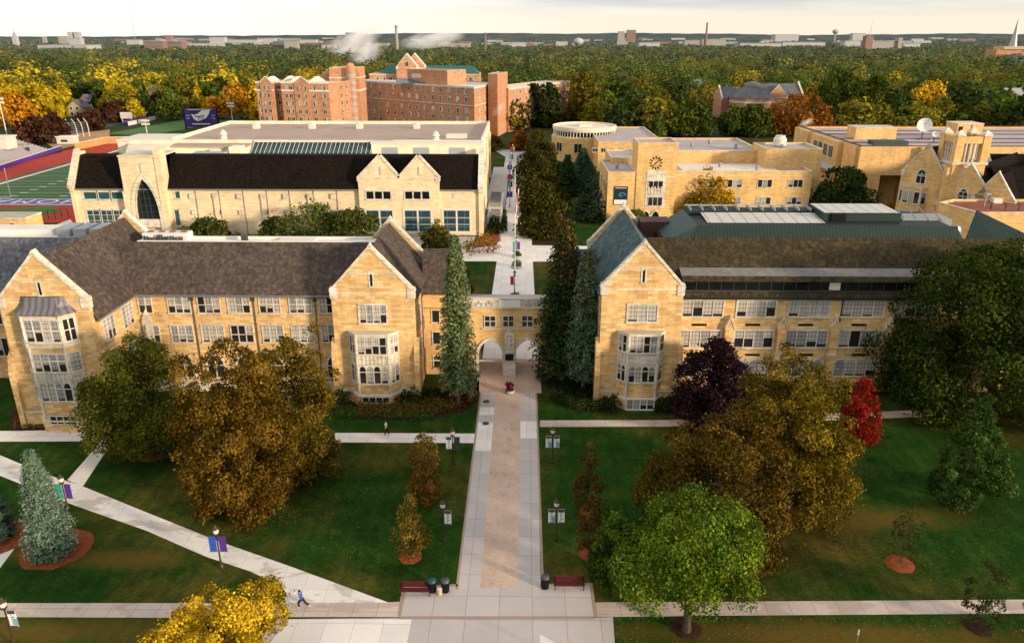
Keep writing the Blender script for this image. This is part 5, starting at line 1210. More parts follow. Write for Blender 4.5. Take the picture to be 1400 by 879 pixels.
tl = lettering('GS', h * .3, 'black_metal'); tl.location = (a + w * .5, ys - .12, z0 + h * .34); tl.rotation_euler = (PI / 2, 0, 0); tl.parent = t; tl.matrix_parent_inverse = world(t).inverted()
for u, v in ((.05, .6), (.05, .45), (.83, .6), (.83, .45)): sp([(u, v), (u + .11, v), (u + .11, v + .06), (u, v + .06)], .05, 'banner_blue', 'score_panel')
sp([(.12, .93), (.85, .93), (.85, .97), (.12, .97)], .05, 'offwhite', 'caption_strip'); sp([(.2, .14), (.75, .14), (.75, .2), (.2, .2)], .05, 'offwhite', 'caption_strip')
# purple outfield fence, white banners
t = thing('outfield_fence', 'purple fence panels along the far edge of the practice field', 'fence', (*G(300, 150), 0))
for pa, pb in (((170, 172), (215, 163)), ((215, 163), (252, 152)), ((296, 149), (350, 147.5))):
    f, L = between(G(*pa), G(*pb)); MB().fbox(f, 0, L, -.1, .1, 0, 2.4).obj('fence_panel', 'purple', t)
for k, (pa, pb) in enumerate((((175, 173), (187, 170.5)), ((189, 170), (201, 167.5)), ((203, 167), (217, 164)))):
    f, L = between(G(*pa), G(*pb)); tag(MB().fbox(f, 0, L, .2, .35, .3, 2.2).fbox(f, L * .1, L * .9, .35, .4, .9, 1.2).obj('banner', 'offwhite'), 'white sponsor banner hung on the purple field fence', 'banner', 'white banners on the field fence')
x, y = G(174, 168); tag(MB().box(x - 3, x + 3, y, y + .4, 2, 5.2).box(x - 2.5, x - 2.1, y, y + .3, 0, 2).box(x + 2.1, x + 2.5, y, y + .3, 0, 2).obj('sign_board', 'offwhite'), 'small white and purple board on posts at the corner of the practice field', 'sign')
t = thing('batting_cage', 'open netted cage on five curved pale poles beside the practice field', 'cage', (*G(108, 188), 0))
m = MB(); 
for i in range(5):
    bx, by = G(90 + i * 8.2, 189 - i * .5); m.path([(bx, by, 0), (bx, by, 4), (bx - .5, by + .4, 6), (bx - 2.0, by + 1, 7.8)], .16, 5)
m.obj('curved_pole', 'offwhite', t)
f, L = between(G(88, 191), G(128, 187)); m = MB()
for i in range(24): m.fbox(f, L * i / 23 - .02, L * i / 23 + .02, -3.02, -3, 0, 6.5)
for i in range(8): m.fbox(f, 0, L, -3.02, -3, i * .9, i * .9 + .04)
m.obj('net', 'grey_metal', t)
x, y = G(88, 197, 0)
t = thing('kiosk', 'white roofed kiosk with green counter at the end of the grandstand', 'kiosk', (x, y, 0)); MB().box(x - 3, x + 4, y, y + 4, 0, 2.6).obj('wall', 'offwhite', t); MB().box(x - 3.3, x + 4.3, y - .3, y + 4.3, 2.6, 3).obj('roof', 'white_paint', t); MB().box(x - 1, x + 1.5, y - .2, y, .8, 1.7).obj('counter', 'bin_green', t)
x, y = G(62, 193, 0)
t = thing('garden_wall', 'low tan wall with a doorway below the dark bushes', 'wall', (x, y, 0)); f, L = between(G(43, 197), G(70, 193)); MB().fbox(f, 0, L, -.5, 0, 0, 3).obj('wall', 'tan_wall', t); MB().fbox(f, L * .7, L * .85, 0, .3, 0, 3.4).obj('door_frame', 'trim', t)
x, y = G(0, 190)
def stand_block():
    x, y = G(5, 200, 6); tag(MB().box(x - 12, x - 3, y + 6, y + 12, 4, 8).box(x - 12.4, x - 2.6, y + 5.6, y + 12.4, 8, 8.4).obj('press_box', 'offwhite'), 'pale press box at the top of the grandstand', 'press box')
stand_block()
def mast(px, py, top, r, label, mat, head, name='floodlight_mast', cat='light mast'):
    x, y = G(px, py); z = P(px, top, y)[1]
    x2 = P(px, top, y)[0]
    t = thing(name, label, cat, (x, y, 0))
    MB().tube((x, y, 0), (x, y, z), r, r * .55, 8).obj('pole', mat, t)
    m = MB()
    if head == 'flood':
        for i in range(2): m.box(x - 1.9, x + 1.9, y - .25, y + .1, z - .2 - i * 1.5, z + .7 - i * 1.5)
        m.obj('lamp_head', 'offwhite', t)
    else:
        for i in range(2): m.box(x - 1.3, x + 1.3, y - .08, y + .08, z - .5 - i * .9, z - .35 - i * .9)
        m.obj('crossarm', mat, t)
    return t
mast(12, 196, 136, .28, 'tall white floodlight mast behind the grandstand', 'offwhite', 'flood')
mast(318, 166, 142, .25, 'white floodlight mast beside the purple scoreboard', 'offwhite', 'flood'); mast(201, 182, 166, .25, 'short white floodlight mast in front of the practice field', 'offwhite', 'flood')
mast(82, 167, 140, .18, 'grey utility pole among dark reddish bushes', 'bark_grey', 'x', 'utility_pole', 'pole'); mast(30, 172, 150, .18, 'grey utility pole in front of the orange tree', 'bark_grey', 'x', 'utility_pole', 'pole'); mast(249, 133, 121, .18, 'pale utility pole above the dark trees near the white house', 'bark_grey', 'x', 'utility_pole', 'pole'); mast(282, 147, 134, .18, 'pale utility pole behind the scoreboard', 'bark_grey', 'x', 'utility_pole', 'pole'); mast(16, 192, 158, .14, 'thin grey pole next to the tall floodlight mast', 'bark_grey', 'x', 'utility_pole', 'pole')

# ------------------------------------------------------------------ street furniture
def lamp_post(px, py, label, lean=0, banners=('banner_white', 'banner_white'), h=4.15, extra=None):
    x, y = G(px, py)
    t = thing('lamp_post', label, 'lamp post', (x, y, 0), 'lamp posts along the walks')
    MB().lathe((x, y, 0), [(.2, 0), (.2, .18), (.13, .35), (.09, .8), (.07, 1.0), (.055, h - .9)], 12).obj('pole', 'bronze', t)
    MB().lathe((x, y, h - .95), [(.06, 0), (.16, .08), (.24, .2), (.2, .22), (.2, .3)], 12).obj('collar', 'bronze', t)
    MB().lathe((x, y, h - .7), [(.17, 0), (.24, .2), (.22, .42), (.1, .5)], 12).obj('lamp_glass', 'offwhite', t)
    MB().lathe((x, y, h - .24), [(.3, 0), (.26, .08), (.12, .22), (.03, .38)], 12).obj('lamp_cap', 'bronze', t)
    for s, bm in zip((-1, 1), banners):
        m = MB(); z1, z0 = h - .95, h - 2.5
        for z in (z1, z0): m.tube((x, y, z), (x + s * .85, y, z), .02, n=5)
        m.obj('banner_arm', 'bronze', t)
        if bm is None: continue
        body = 'white_paint' if bm == 'banner_white' else bm
        b = MB().box(min(x + s * .12, x + s * .72), max(x + s * .12, x + s * .72), y - .012, y + .012, z0 + .04, z1 - .03).obj('banner', body, t)
        x0 = min(x + s * .12, x + s * .72)
        if bm == 'banner_white':
            MB().box(x0 + .02, x0 + .58, y - .02, y + .02, z1 - .35, z1 - .05).box(x0 + .02, x0 + .58, y - .02, y + .02, z0 + .05, z0 + .16).obj('banner_band', 'dark_grey', b)
            m = MB(); rr = random.Random(px + s)
            for k in range(5):
                z = z0 + .25 + k * .2; m.box(x0 + .2, x0 + .28 + rr.random() * .14, y - .018, y + .018, z, z + .13)
                if k % 2: m.box(x0 + .28, x0 + .5, y - .018, y + .018, z + .04, z + .09)
            m.obj('banner_print', 'banner_blue', b)
            if rr.random() < .5: MB().box(x0 + .3, x0 + .62, y - .019, y + .019, z0 + .2, z0 + .8).obj('banner_picture', 'banner_blue', b)
    return t
lamp_post(620, 634, 'lamp post at the cross path with one white and one dark banner', banners=('banner_white', 'dark_grey'))
lamp_post(607, 739, 'lamp post near the olive-gold sapling with one banner and a bare arm', banners=(None, 'banner_white'))
lamp_post(755, 632, 'lamp post just in front of the eastern cross path, with a picture banner')
lamp_post(760, 737, 'lamp post east of the walk with two white banners, nearest the dustbin')
lamp_post(303, 776, 'lamp post beside the diagonal path with fluttering blue and white banners', banners=('blue_cloth', 'purple'))
lamp_post(21, 885, 'lamp post at the corner of the frame on the brown verge', banners=(None, 'banner_white'), h=4.4)
lamp_post(93, 696, 'lamp post behind the blue spruce with teal and purple banners', banners=('banner_teal', 'purple'), h=3.7)
lamp_post(706, 352, 'lamp post on the pale plaza with teal and purple banners', banners=('banner_teal', 'purple'))
lamp_post(703.5, 402, 'lamp post with blue cap behind the round flower tub above the gateway', banners=('red', None))
for px, py, a, b in ((697, 283, 'blue_cloth', 'purple'), (697, 268, 'banner_teal', 'dark_grey'), (697, 258, 'red', 'blue_cloth'), (697, 243, 'blue_cloth', 'blue_cloth'), (699, 228, 'banner_teal', 'dark_grey'), (701, 216, 'red', 'tan_plastic')):
    lamp_post(px, py, {'red': 'far lamp post with red banner on the long walk', 'blue_cloth': 'far lamp post with blue banners on the long walk', 'banner_teal': 'far lamp post with teal banner on the long walk'}[a] + {283: ' below the flag', 268: ' next after the blue one', 258: ' beside the striped flag', 243: ' above the striped flag', 228: ' near the stairs', 216: ' farthest off'}[py], banners=(a, b), h=5.0)
def bench(px, py, label):
    x, y = G(px, py); t = thing('park_bench', label, 'bench', (x, y, 0), 'benches on the plaza')
    L = 1.25
    for i in range(3): pass
    m = MB()
    for i in range(5): m.box(x - L, x + L, y - .28 + i * .105, y - .2 + i * .105, .43, .47)
    m.obj('seat', 'bench_red', t)
    m = MB()
    for i in range(5): m.box(x - L, x + L, y + .27 + i * .02, y + .31 + i * .02, .5 + i * .095, .58 + i * .095)
    m.obj('backrest', 'bench_red', t)
    for s in (-1, 1):
        for d in (-.24, .26): MB().box(x + s * L * .92 - .03, x + s * L * .92 + .03, y + d - .03, y + d + .03, 0, .43 if d < 0 else .98).obj('leg', 'black_metal', t)
        MB().box(x + s * L * .92 - .03, x + s * L * .92 + .03, y - .3, y + .3, .62, .66).obj('armrest', 'black_metal', t)
bench(568, 812, 'dark red slatted bench beside the green dustbin'); bench(778, 804, 'dark red slatted bench on the east side of the walk')
def bin_(px, py, label, body, lid):
    x, y = G(px, py); t = thing('litter_bin', label, 'litter bin', (x, y, 0), 'litter bins on the plaza')
    m = MB().lathe((x, y, 0), [(.26, 0), (.3, .05), (.32, .95), (.34, .98)], 16)
    for i in range(16): a = i * PI / 8; m.tube((x + .3 * math.cos(a), y + .3 * math.sin(a), .03), (x + .335 * math.cos(a), y + .335 * math.sin(a), .95), .022, n=5)
    m.obj('body', body, t); MB().lathe((x, y, .98), [(.37, 0), (.37, .08), (.3, .2), (.12, .27), (.12, .22)], 16).obj('lid', lid, t)
    MB().box(x - .2, x + .2, y - .345, y - .32, .75, .9).obj('opening', 'black_metal', t)
bin_(591, 808, 'dark dustbin with green lid beside the west bench', 'black_metal', 'bin_green'); bin_(609, 808, 'dark dustbin with grey lid next to the green-lidded one', 'black_metal', 'bin_grey'); bin_(745, 803, 'dark dustbin with grey lid alone at the east edge of the walk', 'black_metal', 'bin_grey')
x, y = G(601, 812); t = thing('ash_bin', 'small tan ash urn between the two dustbins', 'ash bin', (x, y, 0)); MB().lathe((x, y, 0), [(.2, 0), (.22, .5), (.24, .55)], 14).obj('body', 'tan_plastic', t); MB().lathe((x, y, .55), [(.2, 0), (.18, .03), (.02, .03)], 14).obj('sand_tray', 'offwhite', t)
for px, py in ((665, 549), (664, 579)):
    x, y = G(px, py); tag(MB().lathe((x, y, .015), [(.42, 0), (.42, .02), (.36, .024), (.33, .018), (.05, .018)], 20).obj('manhole_cover', 'dark_grey'), 'dark round manhole cover in the pale slab, ' + ('nearer the gateway' if py == 549 else 'nearer the plaza'), 'manhole')
x, y = G(773, 905); z = 1.9; t = thing('marker_post', 'yellow flexible marker post standing on the concrete', 'post', (x, y, 0)); MB().tube((x, y, 0), (x, y, z), .055, .05).obj('post', 'yellow', t); MB().lathe((x, y, 0), [(.16, 0), (.15, .05), (.06, .08)], 12).obj('base', 'black_metal', t)
x, y = G(1168, 893); t = thing('marker_post', 'thin pale post standing on the brown verge', 'post', (x, y, 0)); MB().tube((x, y, 0), (x, y, 2.2), .03).obj('post', 'grey_metal', t); MB().box(x - .05, x + .05, y - .02, y + .02, 1.7, 2.2).obj('blade', 'offwhite', t)
# chalk writing on the paving: illegible loops
m = MB(); rr = random.Random(4)
for k in range(8):
    cx0 = -1.25 + k * .34; cy0 = 77.0 + rr.uniform(-.1, .1); pts = [(cx0 + rr.uniform(-.12, .16), cy0 + rr.uniform(-.42, .42)) for _ in range(4)]
    for p, q in zip(pts, pts[1:]):
        a = math.atan2(q[1] - p[1], q[0] - p[0]); w = .035; m.add([(p[0] - w * math.sin(a), p[1] + w * math.cos(a), .021), (p[0] + w * math.sin(a), p[1] - w * math.cos(a), .021), (q[0] + w * math.sin(a), q[1] - w * math.cos(a), .021), (q[0] - w * math.sin(a), q[1] + w * math.cos(a), .021)], [(0, 1, 2, 3)])
struct('chalk_marking', m, 'chalk')
# flagpole
x, y = G(704, 373); z = P(704, 232, y)[1]
t = thing('flagpole', 'tall white flagpole on the pale plaza behind the gateway', 'flagpole', (x, y, 0)); MB().lathe((x, y, 0), [(.3, 0), (.3, .3), (.12, .4), (.1, z * .5), (.05, z)], 10).obj('pole', 'white_paint', t); MB().lathe((x, y, z), [(.02, 0), (.13, .1), (.13, .2), (.02, .3)], 10).obj('finial', 'grey_metal', t)
z1 = P(704, 252, y)[1]; vs = []; nu, nv = 8, 10
for j in range(nv + 1):
    for i in range(nu + 1):
        s_ = i / nu; v_ = j / nv; vs.append((s_ * .62 * (1 - .25 * v_) + .12 * math.sin(v_ * 3 + s_ * 3), .28 * math.sin(s_ * 7 + v_ * 2.5), -v_ * 5.0 * (1 - .1 * s_) - s_ * 1.1))
fl = MB().add(vs, [(j * (nu + 1) + i, j * (nu + 1) + i + 1, (j + 1) * (nu + 1) + i + 1, (j + 1) * (nu + 1) + i) for j in range(nv) for i in range(nu)]).obj('flag', 'flag_stripes')
fl.location = (x + .1, y - .1, z1); tag(fl, 'red and white striped flag hanging limp from the tall flagpole', 'flag')
cn = MB().add([(vs[k][0] - .02, vs[k][1] - .03, vs[k][2]) for j in range(4) for k in range(j * (nu + 1), j * (nu + 1) + nu // 2 + 1)], [(j * 5 + i, j * 5 + i + 1, (j + 1) * 5 + i + 1, (j + 1) * 5 + i) for j in range(3) for i in range(4)]).obj('canton', 'purple_deep'); cn.location = fl.location; cn.parent = fl; cn.matrix_parent_inverse = world(fl).inverted()
# stairs and terraces beside the field house
t = thing('outdoor_stairs', 'concrete stairs with pale walls and railings beside the field house', 'stairs', (-5.5, 190, 0))
m = MB()
for i in range(10): m.box(-6.4, -3.9, 176 + i * .9, 177 + i * .9, 0, .16 * (i + 1))
m.obj('steps', 'concrete', t)
MB().box(-6.8, -6.4, 175.5, 187, 0, 2.4).box(-3.9, -3.5, 175.5, 187, 0, 2.4).box(-7.3, -3.6, 187, 208, 0, 1.6).obj('side_wall', 'offwhite', t)
m = MB()
for y in (190, 193, 197, 200, 204): m.box(-7.0, -4.2, y, y + .15, 1.6, 2.7)
for x in (-6.6, -3.7): m.box(x - .05, x + .05, 176, 187, 3.1, 3.2)
m.obj('railing', 'grey_metal', t)

# ------------------------------------------------------------------ people
def figure(name, label, pos, rot, joints, bones, clothes, h):
    """joints: name -> (x, y, z, r) in metres at standing size; one skin, clothing as shells"""
    root = thing(name, label, 'person', pos); root.rotation_euler = (0, 0, rot)
    def shell(nm, sub, grow, mat):
        names = []
        for a, b in sub:
            for q in (a, b):
                if q not in names: names.append(q)
        me = bpy.data.meshes.new(nm); me.from_pydata([joints[q][:3] for q in names], [(names.index(a), names.index(b)) for a, b in sub], []); me.update()
        o = bpy.data.objects.new(nm, me); COL.objects.link(o); o.parent = root; me.materials.append(MAT[mat])
        o.modifiers.new('skin', 'SKIN')
        for q, sv in zip(names, me.skin_vertices[0].data): r = joints[q][3] + grow; sv.radius = (r, r); sv.use_root = q == names[0]
        sm = o.modifiers.new('sub', 'SUBSURF'); sm.levels = 1; sm.render_levels = 2
        return o
    shell('body', bones, 0, 'skin')
    for nm, sub, g, mat in clothes: shell(nm, sub, g, mat)
    hd = joints['head']
    ho = MB().lathe((hd[0] - .02, hd[1], hd[2]), [(.04, -.03), (.105, .0), (.115, .06), (.09, .12), (.03, .15)], 12).obj('hair', 'hair'); ho.parent = root
    m = MB(); 
    for s in (-1, 1): m.lathe((hd[0] + .095, hd[1] + s * .035, hd[2] - .01), [(.012, 0), (.014, .012), (.01, .02)], 6)
    e = m.obj('eye', 'black_metal'); e.parent = root
    e = MB().tube((hd[0] + .09, hd[1], hd[2] + .0), (hd[0] + .125, hd[1], hd[2] - .04), .012, .018, 6).obj('nose', 'skin'); e.parent = root
    return root
run = dict(pel=(0, 0, .92, .125), waist=(.03, 0, 1.08, .12), chest=(.08, 0, 1.3, .15), neck=(.11, 0, 1.46, .055), head=(.15, 0, 1.6, .095), crown=(.15, 0, 1.68, .07),
           shl=(.09, .19, 1.38, .06), ell=(-.16, .26, 1.2, .045), hal=(.02, .24, 1.06, .032), shr=(.09, -.19, 1.38, .06), elr=(.16, -.27, 1.13, .045), har=(.38, -.2, 1.22, .032),
           fgl=(.09, .22, 1.08, .02), fgr=(.45, -.18, 1.25, .02),
           hil=(0, .1, .88, .095), knl=(.3, .1, .62, .062), anl=(.22, .1, .2, .04), tol=(.38, .1, .14, .035), hir=(0, -.1, .88, .095), knr=(-.18, -.1, .52, .062), anr=(-.5, -.1, .3, .04), tor=(-.5, -.1, .14, .035))
bones = [('pel', 'waist'), ('waist', 'chest'), ('chest', 'neck'), ('neck', 'head'), ('head', 'crown'), ('chest', 'shl'), ('shl', 'ell'), ('ell', 'hal'), ('hal', 'fgl'), ('chest', 'shr'), ('shr', 'elr'), ('elr', 'har'), ('har', 'fgr'), ('pel', 'hil'), ('hil', 'knl'), ('knl', 'anl'), ('anl', 'tol'), ('pel', 'hir'), ('hir', 'knr'), ('knr', 'anr'), ('anr', 'tor')]
top = [('waist', 'chest'), ('chest', 'shl'), ('shl', 'ell'), ('ell', 'hal'), ('chest', 'shr'), ('shr', 'elr'), ('elr', 'har')]
leg = [('pel', 'hil'), ('hil', 'knl'), ('knl', 'anl'), ('pel', 'hir'), ('hir', 'knr'), ('knr', 'anr'), ('pel', 'waist')]
x, y = G(414, 830)
figure('person', 'runner in a bright blue top and black tights, mid-stride on the concrete', (x, y, -.09), PI * .98, run, bones, [('jacket', top, .035, 'blue_cloth'), ('tights', leg, .028, 'black_cloth'), ('shoe', [('anl', 'tol')], .025, 'offwhite'), ('shoe', [('anr', 'tor')], .025, 'offwhite')], 1.72)
walk = dict(run); walk.update(ell=(-.02, .27, 1.12, .045), hal=(.08, .26, .9, .032), fgl=(.1, .26, .82, .02), elr=(.02, -.27, 1.12, .045), har=(.14, -.26, .92, .032), fgr=(.17, -.26, .84, .02), knl=(.1, .1, .5, .062), anl=(.2, .1, .1, .04), tol=(.33, .1, .05, .035), knr=(-.06, -.1, .5, .062), anr=(-.24, -.1, .13, .04), tor=(-.12, -.1, .04, .035))
x, y = G(529, 594)
figure('person', 'walker in a cream jacket and black trousers on the cross path west of the walk', (x, y, 0), PI, walk, bones, [('jacket', top, .05, 'cream_cloth'), ('trousers', leg, .025, 'black_cloth'), ('shoe', [('anl', 'tol')], .02, 'black_cloth'), ('shoe', [('anr', 'tor')], .02, 'black_cloth')], 1.72)
# ------------------------------------------------------------------ vegetation
rng = np.random.default_rng(11)
def unit(v): return v / (np.linalg.norm(v, axis=1, keepdims=True) + 1e-9)
def leaf_quads(p, nrm, size, col, aspect=0.62):
    n = len(p); nrm = unit(nrm)
    t = unit(np.cross(nrm, rng.normal(size=(n, 3)))); b = np.cross(nrm, t)
    s = (np.asarray(size) * rng.uniform(.7, 1.3, n))[:, None] if np.ndim(size) == 0 else (size * rng.uniform(.7, 1.3, n))[:, None]
    v = np.stack([p - t * s, p - b * s * aspect, p + t * s, p + b * s * aspect], 1)
    return v.reshape(-1, 3), np.repeat(col, 4, axis=0)
def quad_mesh(name, v, c, mats=('leaf',), extra=None):
    """v: 4n x 3 leaf corners, c: colours; extra: an MB of wood, second material"""
    me = bpy.data.meshes.new(name); n4 = len(v); nq = n4 // 4
    ev = np.array(extra.v, float) if extra else np.zeros((0, 3)); ef = extra.f if extra else []
    nl = n4 + sum(len(f) for f in ef)
    me.vertices.add(n4 + len(ev)); me.vertices.foreach_set('co', np.concatenate([v, ev]).ravel())
    me.loops.add(nl); me.loops.foreach_set('vertex_index', np.concatenate([np.arange(n4)] + [np.array(f) + n4 for f in ef]).astype(np.int32))
    sizes = np.concatenate([np.full(nq, 4), np.array([len(f) for f in ef], int)]).astype(np.int32)
    me.polygons.add(len(sizes)); me.polygons.foreach_set('loop_start', np.concatenate([[0], np.cumsum(sizes)[:-1]]).astype(np.int32))
    me.polygons.foreach_set('material_index', np.concatenate([np.zeros(nq), np.ones(len(ef))]).astype(np.int32))
    for k in mats: me.materials.append(MAT[k])
    a = me.color_attributes.new('lc', 'FLOAT_COLOR', 'POINT')
    cc = np.ones((n4 + len(ev), 4)); cc[:n4, :3] = c; a.data.foreach_set('color', cc.ravel())
    me.update(calc_edges=True)
    return me
def cloud(centers, radii, per, leaf, c1, c2, up=.35, clump_var=.3, leaf_var=.35, flat=1.0):
    """leaves on the skins of leaf clumps; c1 to c2 is the range of leaf colours"""
    P_, N_, C_ = [], [], []
    mid = centers.mean(0)
    for c, r in zip(centers, radii):
        n = max(4, int(per * (r / radii.mean()) ** 2))
        d = unit(rng.normal(size=(n, 3)) + unit((c - mid)[None, :]) * .55 + np.array([0, 0, up]))
        q = c + d * (r * rng.uniform(.55, 1.05, (n, 1)) ** .7 * np.where(rng.random((n, 1)) < .14, rng.uniform(1.1, 1.55, (n, 1)), 1)) * np.array([1, 1, flat])
        k = np.clip(rng.normal(.5, .28, (n, 1)) + rng.normal(0, .18), 0, 1)
        br = (1 + rng.uniform(-clump_var, clump_var)) * rng.uniform(1 - leaf_var, 1 + leaf_var, (n, 1))
        P_.append(q); N_.append(d + rng.normal(size=(n, 3)) * .55); C_.append((np.array(c1) * (1 - k) + np.array(c2) * k) * br)
    return leaf_quads(np.concatenate(P_), np.concatenate(N_), leaf, np.concatenate(C_))
def crown_clumps(h0, h1, w, K, shape='round', rad=.2):
    """clump centres through the crown's volume, most of them near its outline"""
    prof = {'round': lambda t: (1 - t ** 2.3) ** .5 * (.72 + .28 * min(1, t / .28)), 'oval': lambda t: (1 - t ** 1.8) ** .6 * (.68 + .32 * min(1, t / .25)), 'cone': lambda t: (1 - t) ** .75 * (.7 + .3 * min(1, t / .12)),
            'column': lambda t: .9 * (1 - t ** 4) ** .5, 'vase': lambda t: (1 - t ** 3.5) ** .5 * (.35 + .65 * min(1, t / .6))}[shape]
    lob = [(rng.uniform(0, 6.28), rng.integers(2, 6), rng.uniform(.03, .08), rng.uniform(-5, 5)) for _ in range(4)]
    out = []; rs = []; r0 = rad * w; hh = h1 - h0
    while len(out) < K:
        t = rng.uniform(0, 1); f = prof(t)
        if rng.random() > f ** 1.2 + .05: continue
        a = rng.uniform(0, 6.28); k = rng.uniform(.72, 1.0) if rng.random() < .78 else rng.uniform(.1, .7)
        r = r0 * rng.uniform(.6, 1.25) * (.75 + .25 * f)
        q = max(0, w / 2 * f * (1 + sum(am * math.sin(n * a + p + tw * t) for p, n, am, tw in lob)) - r * .75) * k
        out.append((q * math.cos(a), q * math.sin(a), min(h1 - r * .8, max(h0 + r * .55, h0 + t * hh - r * .4)))); rs.append(r)
    return np.array(out), np.array(rs)
def lobed(h0, h1, w, K, rad, nl, fill=.8):
    """a big crown as several overlapping rounded boughs, so the outline is uneven and gaps open between them"""
    C_, R_ = [], []; hh = h1 - h0; ph = rng.uniform(0, 6.28)
    for i in range(nl):
        if i == 0: t, q = .72, .05
        else: t, q = ((i * .618) % 1) * .62 + .13, rng.uniform(.22, .30)
        a = ph + i * 2.39996; lw = w * rng.uniform(.46, .60) * (1 if t < .6 else .85); lh = hh * rng.uniform(.40, .56)
        z = h0 + t * hh; z0, z1 = max(h0, z - lh * .5), min(h1, z + lh * .55)
        if i == 0: z0, z1, lw = h0 + hh * .35, h1, w * .62
        c, r = crown_clumps(z0, z1, lw, max(6, int(K / nl)), 'round', rad * w / lw)
        C_.append(c + np.array((math.cos(a) * w * q, math.sin(a) * w * q, 0))); R_.append(r)
    if fill:
        c, r = crown_clumps(h0, h1, w * .96, int(K * fill), 'round', rad * 1.1); C_.append(c); R_.append(r)
    C_, R_ = np.concatenate(C_), np.concatenate(R_); q = np.hypot(C_[:, 0], C_[:, 1]) + 1e-6; lim = np.maximum(.1, w * .52 - R_); C_[:, :2] *= np.minimum(1, lim / q)[:, None]
    return C_, R_
def wood(h0, h1, w, r, centers, nl=9, lean=0.0):
    m = MB(); top = h0 + (h1 - h0) * .55; pts = [(0, 0, -.1), (0, 0, h0 * .15), (lean * .4, 0, h0), (lean, .1, top)]
    rr = [r * 1.45, r, r * .75, r * .3]
    for a, b, ra, rb in zip(pts, pts[1:], rr, rr[1:]): m.tube(a, b, ra, rb, 8)
    idx = rng.choice(len(centers), min(nl, len(centers)), replace=False)
    for i in idx:
        c = centers[i]; s = np.array((lean * .4, 0, h0 * .9 + (top - h0) * rng.uniform(0, .8))); e = c * .92 + s * .08; mid = (s + e) / 2 + np.array((0, 0, .08 * (h1 - h0)))
        m.tube(s, mid, r * .42, r * .26, 6); m.tube(mid, e, r * .26, r * .07, 5)
    return m
def place_tree(name, label, cat, loc, me, wd, bark='bark', group=None, col=(1, 1, 1)):
    t = thing(name, label, cat, loc, group)
    c = bpy.data.objects.new('crown', me); COL.objects.link(c); c.parent = t; c.color = (*col, 1)
    if wd is not None: wd.obj('trunk', bark).parent = t
    t.rotation_euler = (0, 0, R.uniform(0, 6.28)) if group else (0, 0, 0)
    return t
def survey(px, py, top, x0, x1, ymid=None):
    x, y = G(px, py); h = P(px, top, y)[1]; ym = ymid or (py + top) / 2
    w = P(x1, ym, y)[0] - P(x0, ym, y)[0]
    return x, y, h, w
def tree(px, py, top, x0, x1, label, c1, c2, n=14000, leaf=.26, K=70, shape='round', hb=.25, name='broadleaf_tree', rad=.16, bark='bark', xc=None, r=None, cv=.3, group=None, ymid=None, lv=.35, up=.35, lobes=0):
    x, y, h, w = survey(px, py, top, x0, x1, ymid)
    cs, rs = crown_clumps(h * hb * .55, h, w * (1.10 if py > 470 else 1.28), int(K * (1.55 if py > 470 else 1.2)), shape, rad * (.70 if py > 470 else .9)) if not lobes else lobed(h * hb * .55, h, w * 1.05, int(K * (1.7 if hb > .5 else 1.1)), rad * .64, lobes, .3 if hb > .5 else .8)
    if py > 470: n, leaf = int(n * 1.9), leaf * .68
    K = len(cs)
    off = 0
    if xc is not None: off = P(xc, (py + top) / 2, y)[0] - x; cs[:, 0] += off
    v, c = cloud(cs, rs, n / K, leaf, c1, c2, clump_var=cv, leaf_var=lv, up=up)
    z0 = v[:, 2].min()
    if z0 < .3: v[:, 2] = np.where(v[:, 2] < .3, .3 + rng.uniform(0, .6, len(v)), v[:, 2])
    return place_tree(name, label, 'tree', (x, y, 0), quad_mesh('crown', v, c), wood(h * max(hb * .62, .1), h, w, r or max(.05, w * .028), cs, lean=off * .6), bark, group)
def spruce(px, py, top, x0, x1, label, c1, c2, whorls=42, per=13, leaf=.24, hb=.04, droop=.25, name='spruce_tree', taper=.85, bark='bark_grey', cones=None, full=.0, jit=.25, ymid=None):
    x, y, h, w = survey(px, py, top, x0, x1, ymid or py - (py - top) * .3)
    P_, N_, C_ = [], [], []; m = MB().tube((0, 0, -.1), (0, 0, h * .97), max(.08, w * .045), .02, 8)
    for k in range(whorls):
        t = (k + .5) / whorls; z = h * (hb + (1 - hb) * t); L = w / 2 * max(.03, (1 - t) ** taper + full * math.sin(t * PI) * .4)
        if t < .12: L *= .7 + 2.5 * t
        for j in range(per):
            a = rng.uniform(0, 2 * PI); l = L * rng.uniform(1 - jit * 1.6, 1 + jit * .5); nn = int(4 + 11 * l / (w / 2))
            s = rng.uniform(.25, 1, nn) ** .7
            d = np.array((math.cos(a), math.sin(a)))
            dr = -droop * l * s ** 1.6 + .12 * l * s
            side = rng.normal(0, .09 * w * .5, nn)
            q = np.stack([d[0] * l * s - d[1] * side, d[1] * l * s + d[0] * side, z + dr + rng.normal(0, .05 * h / whorls * 3, nn)], 1)
            P_.append(q); N_.append(np.tile((d[0] * .7, d[1] * .7, .8), (nn, 1)) + rng.normal(size=(nn, 3)) * .45)
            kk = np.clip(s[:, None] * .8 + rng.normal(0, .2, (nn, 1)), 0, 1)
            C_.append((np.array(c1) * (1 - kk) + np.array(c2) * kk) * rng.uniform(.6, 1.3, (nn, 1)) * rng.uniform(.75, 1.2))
    p, nr, c = map(np.concatenate, (P_, N_, C_))
    if cones is not None:
        zsel = (p[:, 2] > h * cones[1]) & (rng.random(len(p)) < cones[2] * np.clip((p[:, 2] / h - cones[1]) / (1 - cones[1] + 1e-6) + .3, 0, 1)); c[zsel] = np.array(cones[0]) * rng.uniform(.6, 1.3, (zsel.sum(), 1))
    v, cc = leaf_quads(p, nr, leaf, c, .5)
    return place_tree(name, label, 'tree', (x, y, 0), quad_mesh('crown', v, cc), m, bark)
